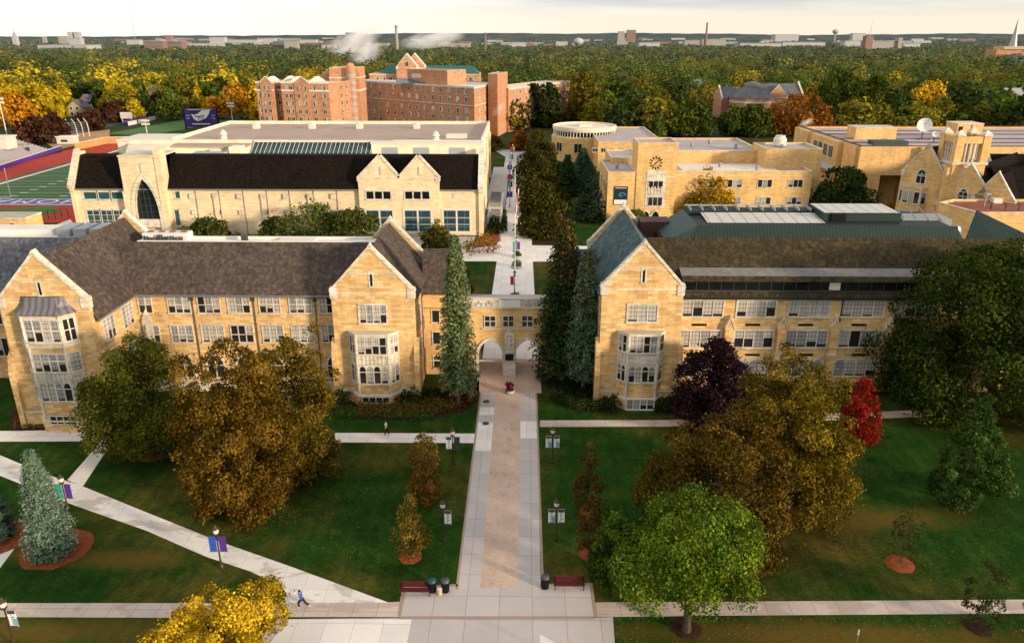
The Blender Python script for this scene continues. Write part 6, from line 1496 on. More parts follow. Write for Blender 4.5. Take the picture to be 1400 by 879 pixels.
GREEN1, GREEN2 = (.022, .050, .010), (.075, .115, .020)
OLIVE1, OLIVE2 = (.055, .050, .010), (.17, .115, .018)
RUST1, RUST2 = (.085, .038, .008), (.24, .105, .016)
GOLD1, GOLD2 = (.28, .16, .010), (.62, .37, .02)
# --- lawn west of the walk
tree(205, 622, 458, 103, 262, 'green maple turning orange inside, against the west gable of the stone hall', (.030, .052, .010), (.15, .13, .020), n=15000, K=75, hb=.12, xc=186, leaf=.22, lobes=8)
tree(342, 690, 466, 228, 410, 'large bronze-brown tree in a mulch ring on the west lawn', (.055, .033, .007), (.165, .095, .017), n=19000, K=95, hb=.02, xc=320, leaf=.22, rad=.14, lobes=10)
tree(409, 645, 458, 316, 470, 'bronze-brown tree behind the largest one, nearest the stone hall windows', (.050, .036, .008), (.165, .105, .017), n=15000, K=80, hb=.03, xc=392, leaf=.22, rad=.15, lobes=9)
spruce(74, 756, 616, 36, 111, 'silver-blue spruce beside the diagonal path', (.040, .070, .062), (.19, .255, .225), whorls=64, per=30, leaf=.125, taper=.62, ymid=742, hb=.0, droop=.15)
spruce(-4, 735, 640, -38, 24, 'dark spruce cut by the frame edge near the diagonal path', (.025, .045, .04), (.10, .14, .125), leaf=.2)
tree(300, 930, 826, 206, 390, 'bright yellow tree whose top pokes in at the bottom of the frame', (.20, .13, .008), (.66, .44, .03), n=17000, K=46, hb=.2, leaf=.155, xc=302, rad=.15, name='yellow_tree', shape='vase', ymid=880)
for px, py, top, a, b, l, c1, c2 in ((561, 760, 672, 530, 586, 'olive-gold sapling nearest the lamp post with one banner', (.06, .046, .012), (.20, .13, .025)), (584, 668, 632, 553, 604, 'rusty sapling in the middle of the west row', (.075, .042, .012), (.20, .10, .02)), (582, 628, 590, 562, 612, 'brown-green sapling at the back of the west row', (.06, .045, .012), (.19, .11, .025))):
    tree(px, py + (18 if py < 700 else 0), top, a, b, l, c1, c2, n=1250, K=46, leaf=.17, hb=.2, shape='oval', name='sapling', r=.07, rad=.17, cv=.2)
tree(305, 835, 795, 295, 320, 'thin leggy young plant beside the diagonal path', (.05, .07, .02), (.10, .11, .03), n=150, K=16, leaf=.1, name='sapling', shape='vase', r=.03)
# --- gateway conifers
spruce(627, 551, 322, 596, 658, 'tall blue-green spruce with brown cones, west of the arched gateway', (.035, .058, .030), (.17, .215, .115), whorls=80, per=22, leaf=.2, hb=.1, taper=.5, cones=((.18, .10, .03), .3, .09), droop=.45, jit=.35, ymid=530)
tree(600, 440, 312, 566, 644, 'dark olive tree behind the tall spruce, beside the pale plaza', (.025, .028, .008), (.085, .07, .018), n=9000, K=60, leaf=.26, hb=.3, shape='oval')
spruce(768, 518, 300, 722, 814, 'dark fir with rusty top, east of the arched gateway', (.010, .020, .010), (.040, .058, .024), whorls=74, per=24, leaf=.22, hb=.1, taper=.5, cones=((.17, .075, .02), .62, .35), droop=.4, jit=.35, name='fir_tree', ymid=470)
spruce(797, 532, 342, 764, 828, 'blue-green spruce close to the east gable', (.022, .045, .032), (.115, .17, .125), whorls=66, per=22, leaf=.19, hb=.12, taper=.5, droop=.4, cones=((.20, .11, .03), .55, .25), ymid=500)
tree(545, 385, 330, 520, 560, 'low green shrub tree behind the hall', GREEN1, GREEN2, n=200, K=12, leaf=.3) if False else None
# --- lawn east of the walk
for px, py, top, a, b, l in ((806, 757, 672, 783, 826, 'rust-brown sapling beside the small green tree, east row'), (803, 700, 606, 777, 824, 'dark brown sapling farther back in the east row')):
    tree(px, py, top, a, b, l, (.040, .027, .010), (.125, .070, .018), n=1250, K=46, leaf=.17, hb=.2, shape='oval', name='sapling', r=.07, rad=.17, cv=.2)
tree(938, 862, 672, 838, 1045, 'fresh green tree with yellow-green tips standing over the sidewalk', (.020, .050, .008), (.155, .20, .022), n=19000, K=70, leaf=.18, hb=.66, rad=.17, cv=.5, xc=945, lobes=11)
tree(838, 798, 690, 795, 868, 'small dense green tree just west of the fresh green one', (.022, .050, .010), (.085, .125, .02), n=7000, K=40, leaf=.2, hb=.05, rad=.2, lobes=5)
tree(975, 745, 560, 862, 1085, 'broad brown-bronze tree, the nearer of the two big east-lawn trees', (.032, .024, .007), (.135, .080, .016), n=18000, K=95, leaf=.21, hb=.03, rad=.14, lobes=11)
tree(1076, 704, 474, 985, 1170, 'round-topped olive-gold tree behind the bronze one on the east lawn', (.050, .040, .007), (.19, .125, .016), n=20000, K=100, leaf=.21, hb=.03, rad=.14, lobes=11)
tree(968, 582, 464, 912, 1030, 'dark purple plum tree against the east stone hall', (.010, .005, .009), (.040, .018, .028), n=11000, K=60, leaf=.24, hb=.08, rad=.17, name='plum_tree')
tree(1170, 606, 512, 1143, 1197, 'vivid red maple between the olive tree and the big dark tree', (.13, .010, .008), (.27, .022, .016), n=4200, K=60, leaf=.18, hb=.08, shape='oval', name='red_maple', rad=.2, cv=.2)
tree(1362, 552, 322, 1195, 1500, 'huge dark green tree covering the east end of the stone hall', (.010, .024, .007), (.060, .072, .014), n=42000, K=170, leaf=.3, hb=.08, rad=.12, xc=1345, lobes=14)
tree(1316, 688, 541, 1264, 1386, 'young dark green tree with layered branches on the brown lawn', (.018, .042, .012), (.070, .108, .026), n=8000, K=60, leaf=.2, hb=.16, shape='cone', rad=.12, cv=.4)
tree(1231, 770, 680, 1214, 1258, 'thin sapling in a small orange mulch ring', (.025, .032, .012), (.06, .06, .02), n=550, K=34, leaf=.13, hb=.25, name='sapling', r=.05, rad=.12)
tree(1338, 858, 758, 1312, 1372, 'crooked sapling over the east sidewalk', (.022, .030, .012), (.06, .065, .022), n=900, K=30, leaf=.14, hb=.2, name='sapling', r=.05, rad=.13)
tree(1412, 880, 800, 1382, 1440, 'olive sapling cut by the frame corner', (.06, .06, .012), (.14, .12, .03), n=900, K=26, leaf=.16, hb=.3, name='sapling', r=.05)
# --- beyond the gateway
tree(962, 300, 234, 924, 1000, 'golden brown oval tree in front of the clock tower building', (.14, .08, .01), (.40, .25, .022), n=13000, K=80, leaf=.36, hb=.0, shape='oval', cv=.25)
for px, py, top, a, b, l, in ((741, 322, 248, 708, 772, 'brown-green cedar, nearest of the dark row east of the long walk'), (739, 290, 215, 706, 768, 'brown-green cedar in the middle of the row east of the long walk'), (735, 250, 178, 708, 764, 'olive cedar at the far end of the row east of the long walk')):
    tree(px, py, top, a, b, l, (.018, .022, .006), (.075, .064, .015), n=9000, K=70, leaf=.34, hb=.0, shape='oval', name='cedar_tree', rad=.17, cv=.2)
for px, py, top, a, b, l, c2 in ((796, 262, 203, 772, 828, 'slate-blue spruce beside the west wall of the clock tower building', (.06, .10, .085)), (806, 302, 228, 776, 828, 'very dark spruce in the deep shade by the clock tower building', (.025, .040, .026)), (775, 268, 212, 758, 800, 'dark green spruce behind the cedar row', (.03, .05, .022))):
    spruce(px, py, top, a, b, l, (.012, .024, .018), c2, whorls=40, per=14, leaf=.36, taper=.7)
tree(1146, 300, 230, 1110, 1185, 'dark green round tree between the clock tower building and the science building', (.012, .026, .008), (.045, .060, .016), n=7500, K=60, leaf=.42, hb=.0)
tree(1232, 300, 284, 1204, 1262, 'low orange shrub below the concrete recess', (.16, .06, .01), (.34, .12, .02), n=2200, K=24, leaf=.35, hb=.0, name='shrub', r=.05)
tree(655, 346, 318, 634, 678, 'thin rusty ornamental tree by the corner of the field house', (.10, .055, .015), (.24, .13, .03), n=900, K=30, leaf=.22, hb=.15, name='ornamental_tree', r=.07)
tree(563, 318, 305, 548, 580, 'small golden tree in front of the field house windows', (.14, .09, .012), (.34, .22, .02), n=900, K=20, leaf=.3, hb=.1, name='ornamental_tree', r=.08)
tree(595, 330, 300, 578, 612, 'small olive tree beside the field house windows', (.04, .045, .012), (.14, .12, .025), n=1100, K=24, leaf=.3, hb=.1, name='ornamental_tree', r=.08)
tree(872, 312, 287, 852, 890, 'bushy green shrub at the foot of the clock tower', (.05, .065, .012), (.13, .15, .03), n=1400, K=20, leaf=.34, hb=.0, name='shrub', r=.05)
tree(106, 330, 309, 92, 122, 'yellow-green shrub at the west corner of the field house', (.08, .07, .01), (.22, .18, .02), n=1500, K=20, leaf=.32, hb=.0, name='shrub', r=.05)
for px, a, b, top, l in ((287, 252, 318, 300, 'low green shrub west of the tall shrub at the field house'), (425, 365, 470, 281, 'tallest green shrub below the blind bays of the field house'), (482, 440, 518, 289, 'green shrub beside the twin gables of the field house'), (375, 360, 395, 298, 'small green shrub next to the tallest one at the field house')):
    tree(px, 332, top, a, b, l, (.03, .042, .012), (.10, .11, .028), n=3000, K=34, leaf=.36, hb=.0, name='shrub', r=.06)
tree(1040, 300, 287, 1010, 1070, 'yellow-green hedge shrub in front of the clock tower building', (.09, .09, .012), (.24, .22, .03), n=1500, K=20, leaf=.34, hb=.0, name='shrub', r=.05)
tree(1118, 302, 285, 1100, 1122, 'small red bush at the corner of the clock tower building', (.25, .02, .01), (.5, .04, .02), n=600, K=12, leaf=.3, hb=.0, name='shrub', r=.05)
# --- shrubs and bedding along the stone halls
def bush(px, py, r, h, label, c1, c2, n=700, leaf=.14, name='shrub'):
    x, y = G(px, py); K = 14
    cs = np.stack([rng.uniform(-r, r, K) * .7, rng.uniform(-r, r, K) * .6, rng.uniform(.25, .75, K) * h], 1); v, c = cloud(cs, np.full(K, r * .42), n / K, leaf, c1, c2)
    v[:, 2] = np.maximum(v[:, 2], .02)
    t = thing(name, label, 'shrub', (x, y, 0)); o = bpy.data.objects.new('foliage', quad_mesh('foliage', v, c)); COL.objects.link(o); o.parent = t
    m = MB()
    for k in range(5): m.tube((0, 0, 0), cs[k] * .9, .04, .015, 5)
    m.obj('stem', 'bark').parent = t
DK1, DK2 = (.010, .020, .007), (.038, .058, .016)
for q in ((470, 552, 1.5, 2.2, 'dark evergreen shrub at the west corner of the gabled block'), (560, 553, 1.5, 2.2, 'dark yew shrub east of the bay window'), (588, 548, 1.1, 1.7, 'small dark shrub by the east corner of the west gable'), (605, 540, 1.0, 1.4, 'rusty shrub in front of the narrow windows'), (640, 548, .9, 1.2, 'low bronze shrub at the foot of the tall spruce'), (742, 522, 1.0, 2.0, 'round blue-green shrub against the gateway'), (835, 552, 1.3, 1.6, 'dark clipped shrub west of the east bay window'), (907, 560, 1.4, 1.6, 'dark clipped shrub east of the east bay window'), (895, 548, .8, 1.2, 'small dark shrub beside the basement windows'), (48, 580, .5, 2.3, 'slim dark upright shrub beside the west bay'), (37, 581, .45, 1.6, 'shorter slim dark shrub beside the west bay')):
    a, b = ((.10, .04, .012), (.22, .08, .02)) if ('rusty' in q[4] or 'bronze' in q[4]) else ((.02, .045, .035), (.07, .12, .09)) if 'blue' in q[4] else (DK1, DK2)
    bush(*q, a, b)
def hedge(pts, w, h, label, c1, c2, leaf=.12):
    v_ = []; t = thing('hedge', label, 'hedge', (*pts[0], 0)); cs = []
    for (x0, y0), (x1, y1) in zip(pts, pts[1:]):
        L = math.hypot(x1 - x0, y1 - y0); k = max(2, int(L / (w * .4)))
        cs += [(x0 + (x1 - x0) * i / k - pts[0][0] + rng.normal(0, .08), y0 + (y1 - y0) * i / k - pts[0][1] + rng.normal(0, .12), h * rng.uniform(.45, .62)) for i in range(k)]
    cs = np.array(cs); v, c = cloud(cs, np.full(len(cs), w * .55), 130, leaf, c1, c2); v[:, 2] = np.clip(v[:, 2], .02, None)
    o = bpy.data.objects.new('foliage', quad_mesh('foliage', v, c)); COL.objects.link(o); o.parent = t
hedge([G(760, 548), G(790, 560), G(846, 562)], 1.5, 1.3, 'dark curved hedge in front of the shaded bed east of the gateway', DK1, DK2)
hedge([G(1150, 540), G(1200, 538), G(1290, 535)], 1.6, 1.2, 'dark hedge along the foot of the east stone hall', DK1, DK2)
def scatter(name, poly_px, n, hgt, leaf, c1, c2, label=None):
    xs = [G(*p) for p in poly_px]; x0, x1 = min(p[0] for p in xs), max(p[0] for p in xs); y0, y1 = min(p[1] for p in xs), max(p[1] for p in xs)
    def inside(x, y):
        r = False; j = len(xs) - 1
        for i in range(len(xs)):
            if (xs[i][1] > y) != (xs[j][1] > y) and x < (xs[j][0] - xs[i][0]) * (y - xs[i][1]) / (xs[j][1] - xs[i][1]) + xs[i][0]: r = not r
            j = i
        return r
    pp = []
    while len(pp) < n:
        x, y = rng.uniform(x0, x1), rng.uniform(y0, y1)
        if inside(x, y): pp.append((x, y, rng.uniform(.02, max(.05, hgt))))
    p = np.array(pp); k = rng.random((n, 1)); c = (np.array(c1) * (1 - k) + np.array(c2) * k) * rng.uniform(.6, 1.4, (n, 1))
    nr = rng.normal(size=(n, 3)) + np.array((0, -.4, .8)); v, cc = leaf_quads(p, nr, leaf, c)
    v[:, 2] = np.maximum(v[:, 2], .03)
    o = bpy.data.objects.new(name, quad_mesh(name, v, cc)); COL.objects.link(o); tag(o, label, kind='stuff')
scatter('ornamental_grass', [(490, 545), (600, 550), (640, 558), (570, 573), (490, 570)], 3200, 1.0, .14, (.05, .05, .014), (.17, .10, .028))
scatter('bedding_plants', [(460, 556), (500, 562), (600, 566), (590, 575), (460, 572)], 2600, .6, .12, (.03, .06, .014), (.09, .13, .035))
scatter('red_flowers', [(490, 562), (530, 563), (533, 570), (492, 571)], 600, .55, .1, (.25, .01, .02), (.5, .03, .05))
scatter('undergrowth', [(755, 525), (825, 532), (842, 556), (800, 556), (758, 542)], 2400, .6, .14, (.008, .014, .006), (.03, .04, .014))
scatter('undergrowth', [(20, 574), (125, 580), (140, 586), (20, 588)], 1600, .5, .12, (.07, .04, .014), (.19, .10, .03))
scatter('fallen_leaves', [(240, 690), (470, 640), (480, 690), (330, 740)], 1500, .03, .055, (.09, .05, .02), (.20, .12, .04))
scatter('fallen_leaves', [(880, 720), (1180, 680), (1190, 740), (1030, 790)], 1500, .03, .055, (.09, .05, .02), (.20, .12, .04))
scatter('fallen_leaves', [(110, 690), (330, 700), (560, 800), (540, 640), (470, 610)], 900, .03, .05, (.10, .08, .03), (.22, .17, .06))
scatter('fallen_leaves', [(840, 845), (1398, 842), (1398, 876), (840, 878)], 700, .03, .05, (.12, .07, .03), (.26, .17, .08))
scatter('fallen_leaves', [(1020, 780), (1390, 690), (1390, 812), (1020, 815)], 700, .03, .05, (.10, .07, .03), (.22, .15, .06))
scatter('undergrowth', [(672, 292), (692, 290), (694, 318), (664, 324)], 1500, 1.2, .3, (.012, .02, .008), (.05, .06, .02))
# tubs of flowers on the plaza
def tub(px, py, r, label, c1, c2):
    x, y = G(px, py); t = thing('flower_tub', label, 'planter', (x, y, 0)); MB().lathe((x, y, 0), [(r * .8, 0), (r, .1), (r, .45), (r * .85, .45), (r * .82, .38), (.05, .38)], 20).obj('tub', 'grey_panel', t)
    K = 12; cs = np.stack([rng.uniform(-r, r, K) * .6, rng.uniform(-r, r, K) * .6, rng.uniform(.5, 1.1, K)], 1); v, c = cloud(cs, np.full(K, r * .35), 60, .11, c1, c2); o = bpy.data.objects.new('foliage', quad_mesh('foliage', v, c)); COL.objects.link(o); o.parent = t
tub(697, 537, .62, 'round tub of deep red flowers on the walk in front of the gateway', (.06, .006, .012), (.14, .014, .022))
tub(704, 411, 1.0, 'large round tub of mixed flowers just beyond the gateway parapet', (.03, .06, .03), (.20, .12, .05))
tub(706, 366, 1.1, 'planter of green and yellow plants at the foot of the flagpole', (.05, .07, .02), (.20, .17, .05))
tub(707, 352, 1.0, 'planter of dark green plants under the teal-bannered lamp', (.03, .05, .03), (.12, .14, .05))

# ------------------------------------------------------------------ mid-distance trees with their own places
MIDC = {'green': ((.018, .034, .008), (.072, .086, .016)), 'olive': ((.045, .040, .009), (.15, .105, .018)), 'gold': ((.24, .135, .010), (.58, .35, .018)), 'rust': ((.10, .040, .010), (.27, .10, .018)), 'dark': ((.010, .020, .009), (.040, .050, .017)), 'wine': ((.022, .010, .009), (.075, .032, .022)), 'orange': ((.26, .11, .010), (.52, .23, .016)), 'red': ((.22, .025, .01), (.42, .05, .02))}
for px, py, top, a, b, k, l in (
    (800, 166, 100, 768, 836, 'olive', 'tall olive-green tree between the brick hall and the round drum'), (735, 174, 112, 708, 752, 'dark', 'dark open tree in front of the orange brick hall'), (752, 174, 112, 742, 772, 'dark', 'slim dark tree next to the open one by the brick hall'), (697, 178, 132, 676, 720, 'olive', 'yellow-green tree at the corner of the long brick hall'),
    (850, 165, 108, 834, 884, 'green', 'tall green tree behind the round-fronted building'), (711, 206, 178, 698, 722, 'rust', 'rust-red bush on the lawn beside the long walk'), (775, 215, 190, 748, 782, 'green', 'green bushy tree beside the round-fronted building'), (672, 205, 186, 664, 690, 'olive', 'olive bush by the corner of the arena'),
    (950, 186, 140, 925, 975, 'green', 'round green tree in front of the brick house, westmost of three'), (998, 186, 143, 975, 1005, 'green', 'green tree in front of the brick house, middle of three'), (1028, 186, 145, 1003, 1052, 'green', 'green tree in front of the brick house, eastmost of three'), (885, 186, 150, 868, 915, 'dark', 'dark tree behind the flat roof of the round-fronted building'),
    (1092, 185, 128, 1062, 1140, 'rust', 'bronze tree at the east end of the brick house'), (1140, 172, 95, 1105, 1180, 'green', 'tall dark green tree behind the science building roof'), (1190, 172, 105, 1160, 1230, 'green', 'tall green tree east of the darkest one behind the science building'), (1228, 172, 130, 1205, 1262, 'olive', 'yellow-green tree behind the satellite dish'), (1262, 168, 112, 1240, 1300, 'gold', 'gold-tinged tree behind the satellite dish'), (1330, 178, 140, 1300, 1360, 'dark', 'dark tree behind the belfry'), (1385, 190, 145, 1355, 1420, 'green', 'green tree near the parked cars at the east edge'),
    (25, 172, 128, 5, 55, 'orange', 'orange tree by the grandstand'), (50, 196, 160, 20, 70, 'wine', 'dark red-brown bush by the grandstand'), (78, 190, 155, 60, 92, 'wine', 'dark red-brown bush west of the netted cage'), (125, 178, 150, 108, 140, 'wine', 'dark red-brown tree behind the netted cage'), (160, 166, 140, 140, 180, 'wine', 'dark wine tree at the road bend'), (190, 160, 138, 175, 200, 'wine', 'dark wine tree by the purple fence'), (222, 152, 128, 205, 240, 'wine', 'dark wine tree beside the parked dark car'), (140, 152, 125, 133, 152, 'dark', 'dark pointed tree among the wine-coloured ones'), (268, 146, 124, 262, 278, 'gold', 'slim gold tree behind the scoreboard'), (316, 146, 117, 290, 345, 'green', 'wide green tree behind the far purple fence'), (340, 112, 88, 318, 352, 'olive', 'olive tree beside the tower hall')):
    tree(px, py, top, a, b, l, *MIDC[k], n=2600, K=46, leaf=.85 if py < 200 else .6, hb=.12, r=.35, rad=.16, cv=.35)

# ------------------------------------------------------------------ the wooded town beyond
def proto(kind, seed):
    if kind == 'conifer':
        K = 40; z = np.linspace(1.5, 15, K); a = rng.uniform(0, 6.28, K); rr = 3.4 * (1 - z / 16); cs = np.stack([np.cos(a) * rr * .6, np.sin(a) * rr * .6, z], 1); rs = np.maximum(.5, rr * .62)
    else: cs, rs = crown_clumps(1.6, 14.5, {'round': 14, 'oval': 12, 'wide': 18}[kind], 34, 'oval' if kind == 'oval' else 'round', .19)
    v, c = cloud(cs, rs, 26, .8, (.7, .7, .7), (1.25, 1.2, 1.15), clump_var=.3, leaf_var=.2)
    m = MB().tube((0, 0, -.2), (0, 0, 8), .4, .15, 6)
    for i in range(4): m.tube((0, 0, 4), cs[i * 5] * .9, .16, .05, 5)
    return quad_mesh('wood_tree', v, c, ('leaf', 'bark'), m)
PROTO = [proto(k, i) for i, k in enumerate(('round', 'oval', 'wide', 'round', 'oval', 'conifer'))]
def keep_out(x, y):
    if y < 335 and x > -220: return True
    if -75 > x > -330 and y < 400 - (x + 75) * .0 and x > -300: return y < 455 if x > -235 else y < 400
    if -130 < x < 35 and y < 425: return True
    if 95 < x < 195 and 385 < y < 470: return True
    if -6 < x < 30 and y < 400: return True
    for k in HOLES:
        if (x - k[0]) ** 2 + (y - k[1]) ** 2 < k[2] ** 2 or (abs(x - k[0] * (y / k[1])) < k[2] * .9 and 0 < k[1] - y < k[3]): return True
    return False
HOUSES = [(121, 152, 'white house with grey roof among the dark red trees'), (272, 128, 'white gabled house behind the scoreboard trees'), (207, 136, 'tan-roofed house above the purple fence'), (229, 137, 'grey-roofed house above the purple fence'), (346, 108, 'red-roofed house beside the tower hall'), (104, 160, 'small cream house behind the netted cage'), (776, 92, 'white house glimpsed above the olive trees'), (1384, 112, 'white house among the gold trees near the spire church'), (1352, 146, 'grey house behind the belfry trees'), (1236, 86, 'pale house in the eastern woods'), (20, 122, 'white house on the western wooded slope'), (150, 120, 'cream house below the gold trees'), (215, 106, 'white house in the middle of the gold trees'), (895, 116, 'brick house with white gable in the campus woods'), (1010, 146, 'white low house beside the brick house')]
HOLES = [(132, 436, 36, 110)]
for px, py, l in HOUSES:
    x, y = G(px, py); HOLES.append((x, y, 10, 34))
ROOFS = []
for k in range(34):
    y = R.uniform(470, 1150); x = R.uniform(-.66, .66) * y
    if -140 < x < 200 and y < 520: continue
    ROOFS.append((x, y)); HOLES.append((x, y, 9, 46))
def tint(x, y):
    r = R.random(); west = x < -60
    if x < -95 and y < 600 + 160 * R.random():
        k = 'gold' if r < .33 else 'orange' if r < .38 else 'olive' if r < .60 else 'green' if r < .82 else 'rust' if r < .85 else 'dark'
    else:
        k = 'gold' if r < .015 else 'olive' if r < .33 else 'rust' if r < .29 else 'red' if r < .295 else 'olive' if r < .40 else 'green' if r < .74 else 'dark'
    return k
TINT = {'gold': (.40, .29, .018), 'orange': (.36, .18, .015), 'olive': (.145, .125, .020), 'green': (.066, .092, .018), 'rust': (.15, .09, .018), 'dark': (.036, .054, .018), 'red': (.33, .04, .016), 'wine': (.05, .022, .016)}
WORD = {'gold': 'golden yellow', 'orange': 'orange', 'olive': 'olive green', 'green': 'mid green', 'rust': 'rust brown', 'dark': 'dark green', 'red': 'red', 'wine': 'wine red'}
spots = []
y = 330.0
while y < 1500:
    st = 16.5 + (y - 330) * .011; x = -y * .78 - 20
    while x < y * .78 + 20:
        xx, yy = x + R.uniform(-.42, .42) * st, y + R.uniform(-.42, .42) * st
        if not keep_out(xx, yy): spots.append((xx, yy))
        x += st
    y += st
spots.sort(key=lambda p: p[1])
NI = 255
for i, (x, y) in enumerate(spots[:NI]):
    k = tint(x, y); c = TINT[k]; j = R.choices(range(6), (4, 3, 3, 4, 3, .7))[0]
    if k in ('dark', 'green') and R.random() < .08: j = 5
    o = bpy.data.objects.new('woodland_tree' if j < 5 else 'conifer_tree', PROTO[j]); COL.objects.link(o)
    s = R.uniform(.95, 1.5); o.location = (x, y, 0); o.scale = (s * R.uniform(.9, 1.15), s, s * R.uniform(.75, 1.02)); o.rotation_euler = (0, 0, R.uniform(0, 6.28)); v = R.uniform(.8, 1.25); o.color = (c[0] * v, c[1] * v * R.uniform(.92, 1.08), c[2] * v, 1)
    zone = 'beyond the sports fields' if x < -75 else 'in the campus woods behind the brick halls' if x < 95 else 'in the woods behind the science building and brick house'
    tag(o, f"{WORD[k]} {'tree' if j < 5 else 'conifer'} {zone}", 'tree', f"{WORD[k]} {'trees' if j < 5 else 'conifers'} {zone}")
# everything farther off reads as one wood
P_, N_, S_, C_ = [], [], [], []
def lump(x, y, w, h, n, leaf, col, haze):
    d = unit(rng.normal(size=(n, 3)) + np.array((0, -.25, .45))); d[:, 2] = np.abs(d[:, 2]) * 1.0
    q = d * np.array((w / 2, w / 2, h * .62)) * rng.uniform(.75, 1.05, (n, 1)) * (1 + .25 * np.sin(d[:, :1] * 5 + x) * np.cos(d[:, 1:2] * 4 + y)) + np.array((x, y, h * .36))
    c = np.array(col) * rng.uniform(.85, 1.15, (n, 1)) * rng.uniform(.7, 1.3); c = c * (1 - haze) + np.array((.105, .125, .135)) * haze  # aerial haze painted into leaf colours, stronger with distance
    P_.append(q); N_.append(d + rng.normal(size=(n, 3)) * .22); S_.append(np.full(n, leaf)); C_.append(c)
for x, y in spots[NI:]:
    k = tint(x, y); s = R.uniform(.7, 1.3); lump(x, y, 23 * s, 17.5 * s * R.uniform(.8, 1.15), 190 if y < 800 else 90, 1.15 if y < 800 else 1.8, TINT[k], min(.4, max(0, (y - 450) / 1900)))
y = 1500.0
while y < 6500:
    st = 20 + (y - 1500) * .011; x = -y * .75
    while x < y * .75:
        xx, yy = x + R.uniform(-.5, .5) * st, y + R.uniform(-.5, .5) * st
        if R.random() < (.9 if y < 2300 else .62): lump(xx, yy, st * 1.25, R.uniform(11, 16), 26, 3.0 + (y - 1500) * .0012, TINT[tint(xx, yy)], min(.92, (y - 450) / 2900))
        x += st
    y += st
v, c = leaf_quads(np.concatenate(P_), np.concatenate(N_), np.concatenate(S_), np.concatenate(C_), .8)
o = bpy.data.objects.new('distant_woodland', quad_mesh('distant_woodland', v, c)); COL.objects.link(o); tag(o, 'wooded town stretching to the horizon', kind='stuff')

# houses among the trees
for i, (px, py, l) in enumerate(HOUSES):
    x, y = G(px, py); a = R.uniform(-.4, .4); t = thing('house', l, 'house', (x, y, 0)); W, D_, h = R.uniform(3.4, 4.4), R.uniform(4, 5), R.uniform(4.6, 5.6)
    wallm = 'brick_orange' if 'brick' in l else 'tan_plastic' if 'tan' in l or 'cream' in l else 'white_paint'
    MB().box(x - W, x + W, y, y + D_ * 2, 0, h).obj('wall', wallm, t)
    rm = 'brick_red' if 'red-roofed' in l else 'shingle_grey'
    if i % 2: roof_prism(t, 'y', x, W + .5, h, h + 4.2, y - .4, y + D_ * 2 + .4, rm); MB().fpoly(front(y), [(x - W, h), (x + W, h), (x, h + 3.8)], -.3, 0).obj('gable_wall', wallm, t)
    else: roof_prism(t, 'x', y + D_, D_ + .5, h, h + 4.2, x - W - .4, x + W + .4, rm)
    for u in (-2.4, .9):
        for z in (1, 3.8): w = MB().fbox(front(y), x + u - .1, x + u + 1.3, -.05, .08, z - .1, z + 1.5).obj('window', 'white_paint', t); MB().fbox(front(y), x + u, x + u + 1.2, -.05, .1, z, z + 1.4).obj('pane', 'glass_dark', w)
    MB().box(x + W * .4, x + W * .4 + .9, y + D_, y + D_ + .9, h, h + 5.2).obj('chimney', 'brick_red', t)
for i, (x, y) in enumerate(ROOFS):
    W, Dp, h = R.uniform(4.5, 7), R.uniform(4, 5.5), R.uniform(5.5, 7.5); t = thing('house', 'small house glimpsed in a gap among the woods', 'house', (x, y, 0), 'small houses among the woods')
    MB().box(x - W, x + W, y, y + 2 * Dp, 0, h).obj('wall', R.choice(('white_paint', 'offwhite', 'tan_plastic', 'brick_red')), t); roof_prism(t, 'x', y + Dp, Dp + .5, h, h + 4.4, x - W - .4, x + W + .4, R.choice(('shingle_grey', 'far_roof', 'brick_red')))
# ------------------------------------------------------------------ skyline
def far_block(x0, x1, yt, yb, Y, mat, label, name='distant_building', cat='building', roof='far_roof', windows=0):
    a, b = P(x0, yb, Y)[0], P(x1, yb, Y)[0]; z = P((x0 + x1) / 2, yt, Y)[1]
    t = thing(name, label, cat, ((a + b) / 2, Y, 0)); d = (b - a) * .6
    MB().box(a, b, Y, Y + d, 0, z).obj('wall', mat, t); MB().box(a - 1, b + 1, Y - 1, Y + d + 1, z, z + max(1, z * .04)).obj('roof', roof, t)
    for k in range(windows):
        zz = z * (k + .5) / windows; MB().box(a + (b - a) * .03, b - (b - a) * .03, Y - .6, Y, zz, zz + z * .28 / windows).obj('window_band', 'far_dark', t)
    return t, a, b, z
far_block(198, 223, 57, 68, 1900, 'far_brick', 'dark brick block with striped storeys, west skyline', windows=4); t, a, b, z = far_block(222, 249, 57, 67, 1950, 'far_brick', 'red brick block with rooftop tower, west skyline', windows=3); MB().box(a + 6, a + 20, 1960, 1975, z, z + 14).obj('roof_tower', 'far_brick', t)
far_block(52, 118, 62.5, 67, 1800, 'far_white', 'long pale flat hall west of the twin towers', windows=1)
t, a, b, z = far_block(95, 111, 53, 62, 2600, 'far_white', 'pale church with twin towers on the west skyline', name='distant_church', cat='church'); MB().box(a, a + 14, 2598, 2615, z, z + 20).box(b - 16, b, 2598, 2615, z, z + 20).obj('tower', 'far_white', t)
far_block(80, 92, 50.5, 56, 3000, 'far_tan', 'small tan block near the twin-towered church'); far_block(58, 63, 51, 56, 3100, 'far_tan', 'tiny tan block west of the twin-towered church')
x, z0 = P(21, 54, 2600); z1 = P(21, 46, 2600)[1]; t = thing('steeple', 'small steeple far off on the west skyline', 'steeple', (x, 2600, 0)); MB().box(x - 7, x + 7, 2593, 2607, 0, z1 - 8).obj('tower', 'far_white', t); MB().lathe((x, 2600, z1 - 8), [(7, 0), (1, 14), (.2, 22)], 8).obj('spire', 'far_tan', t)
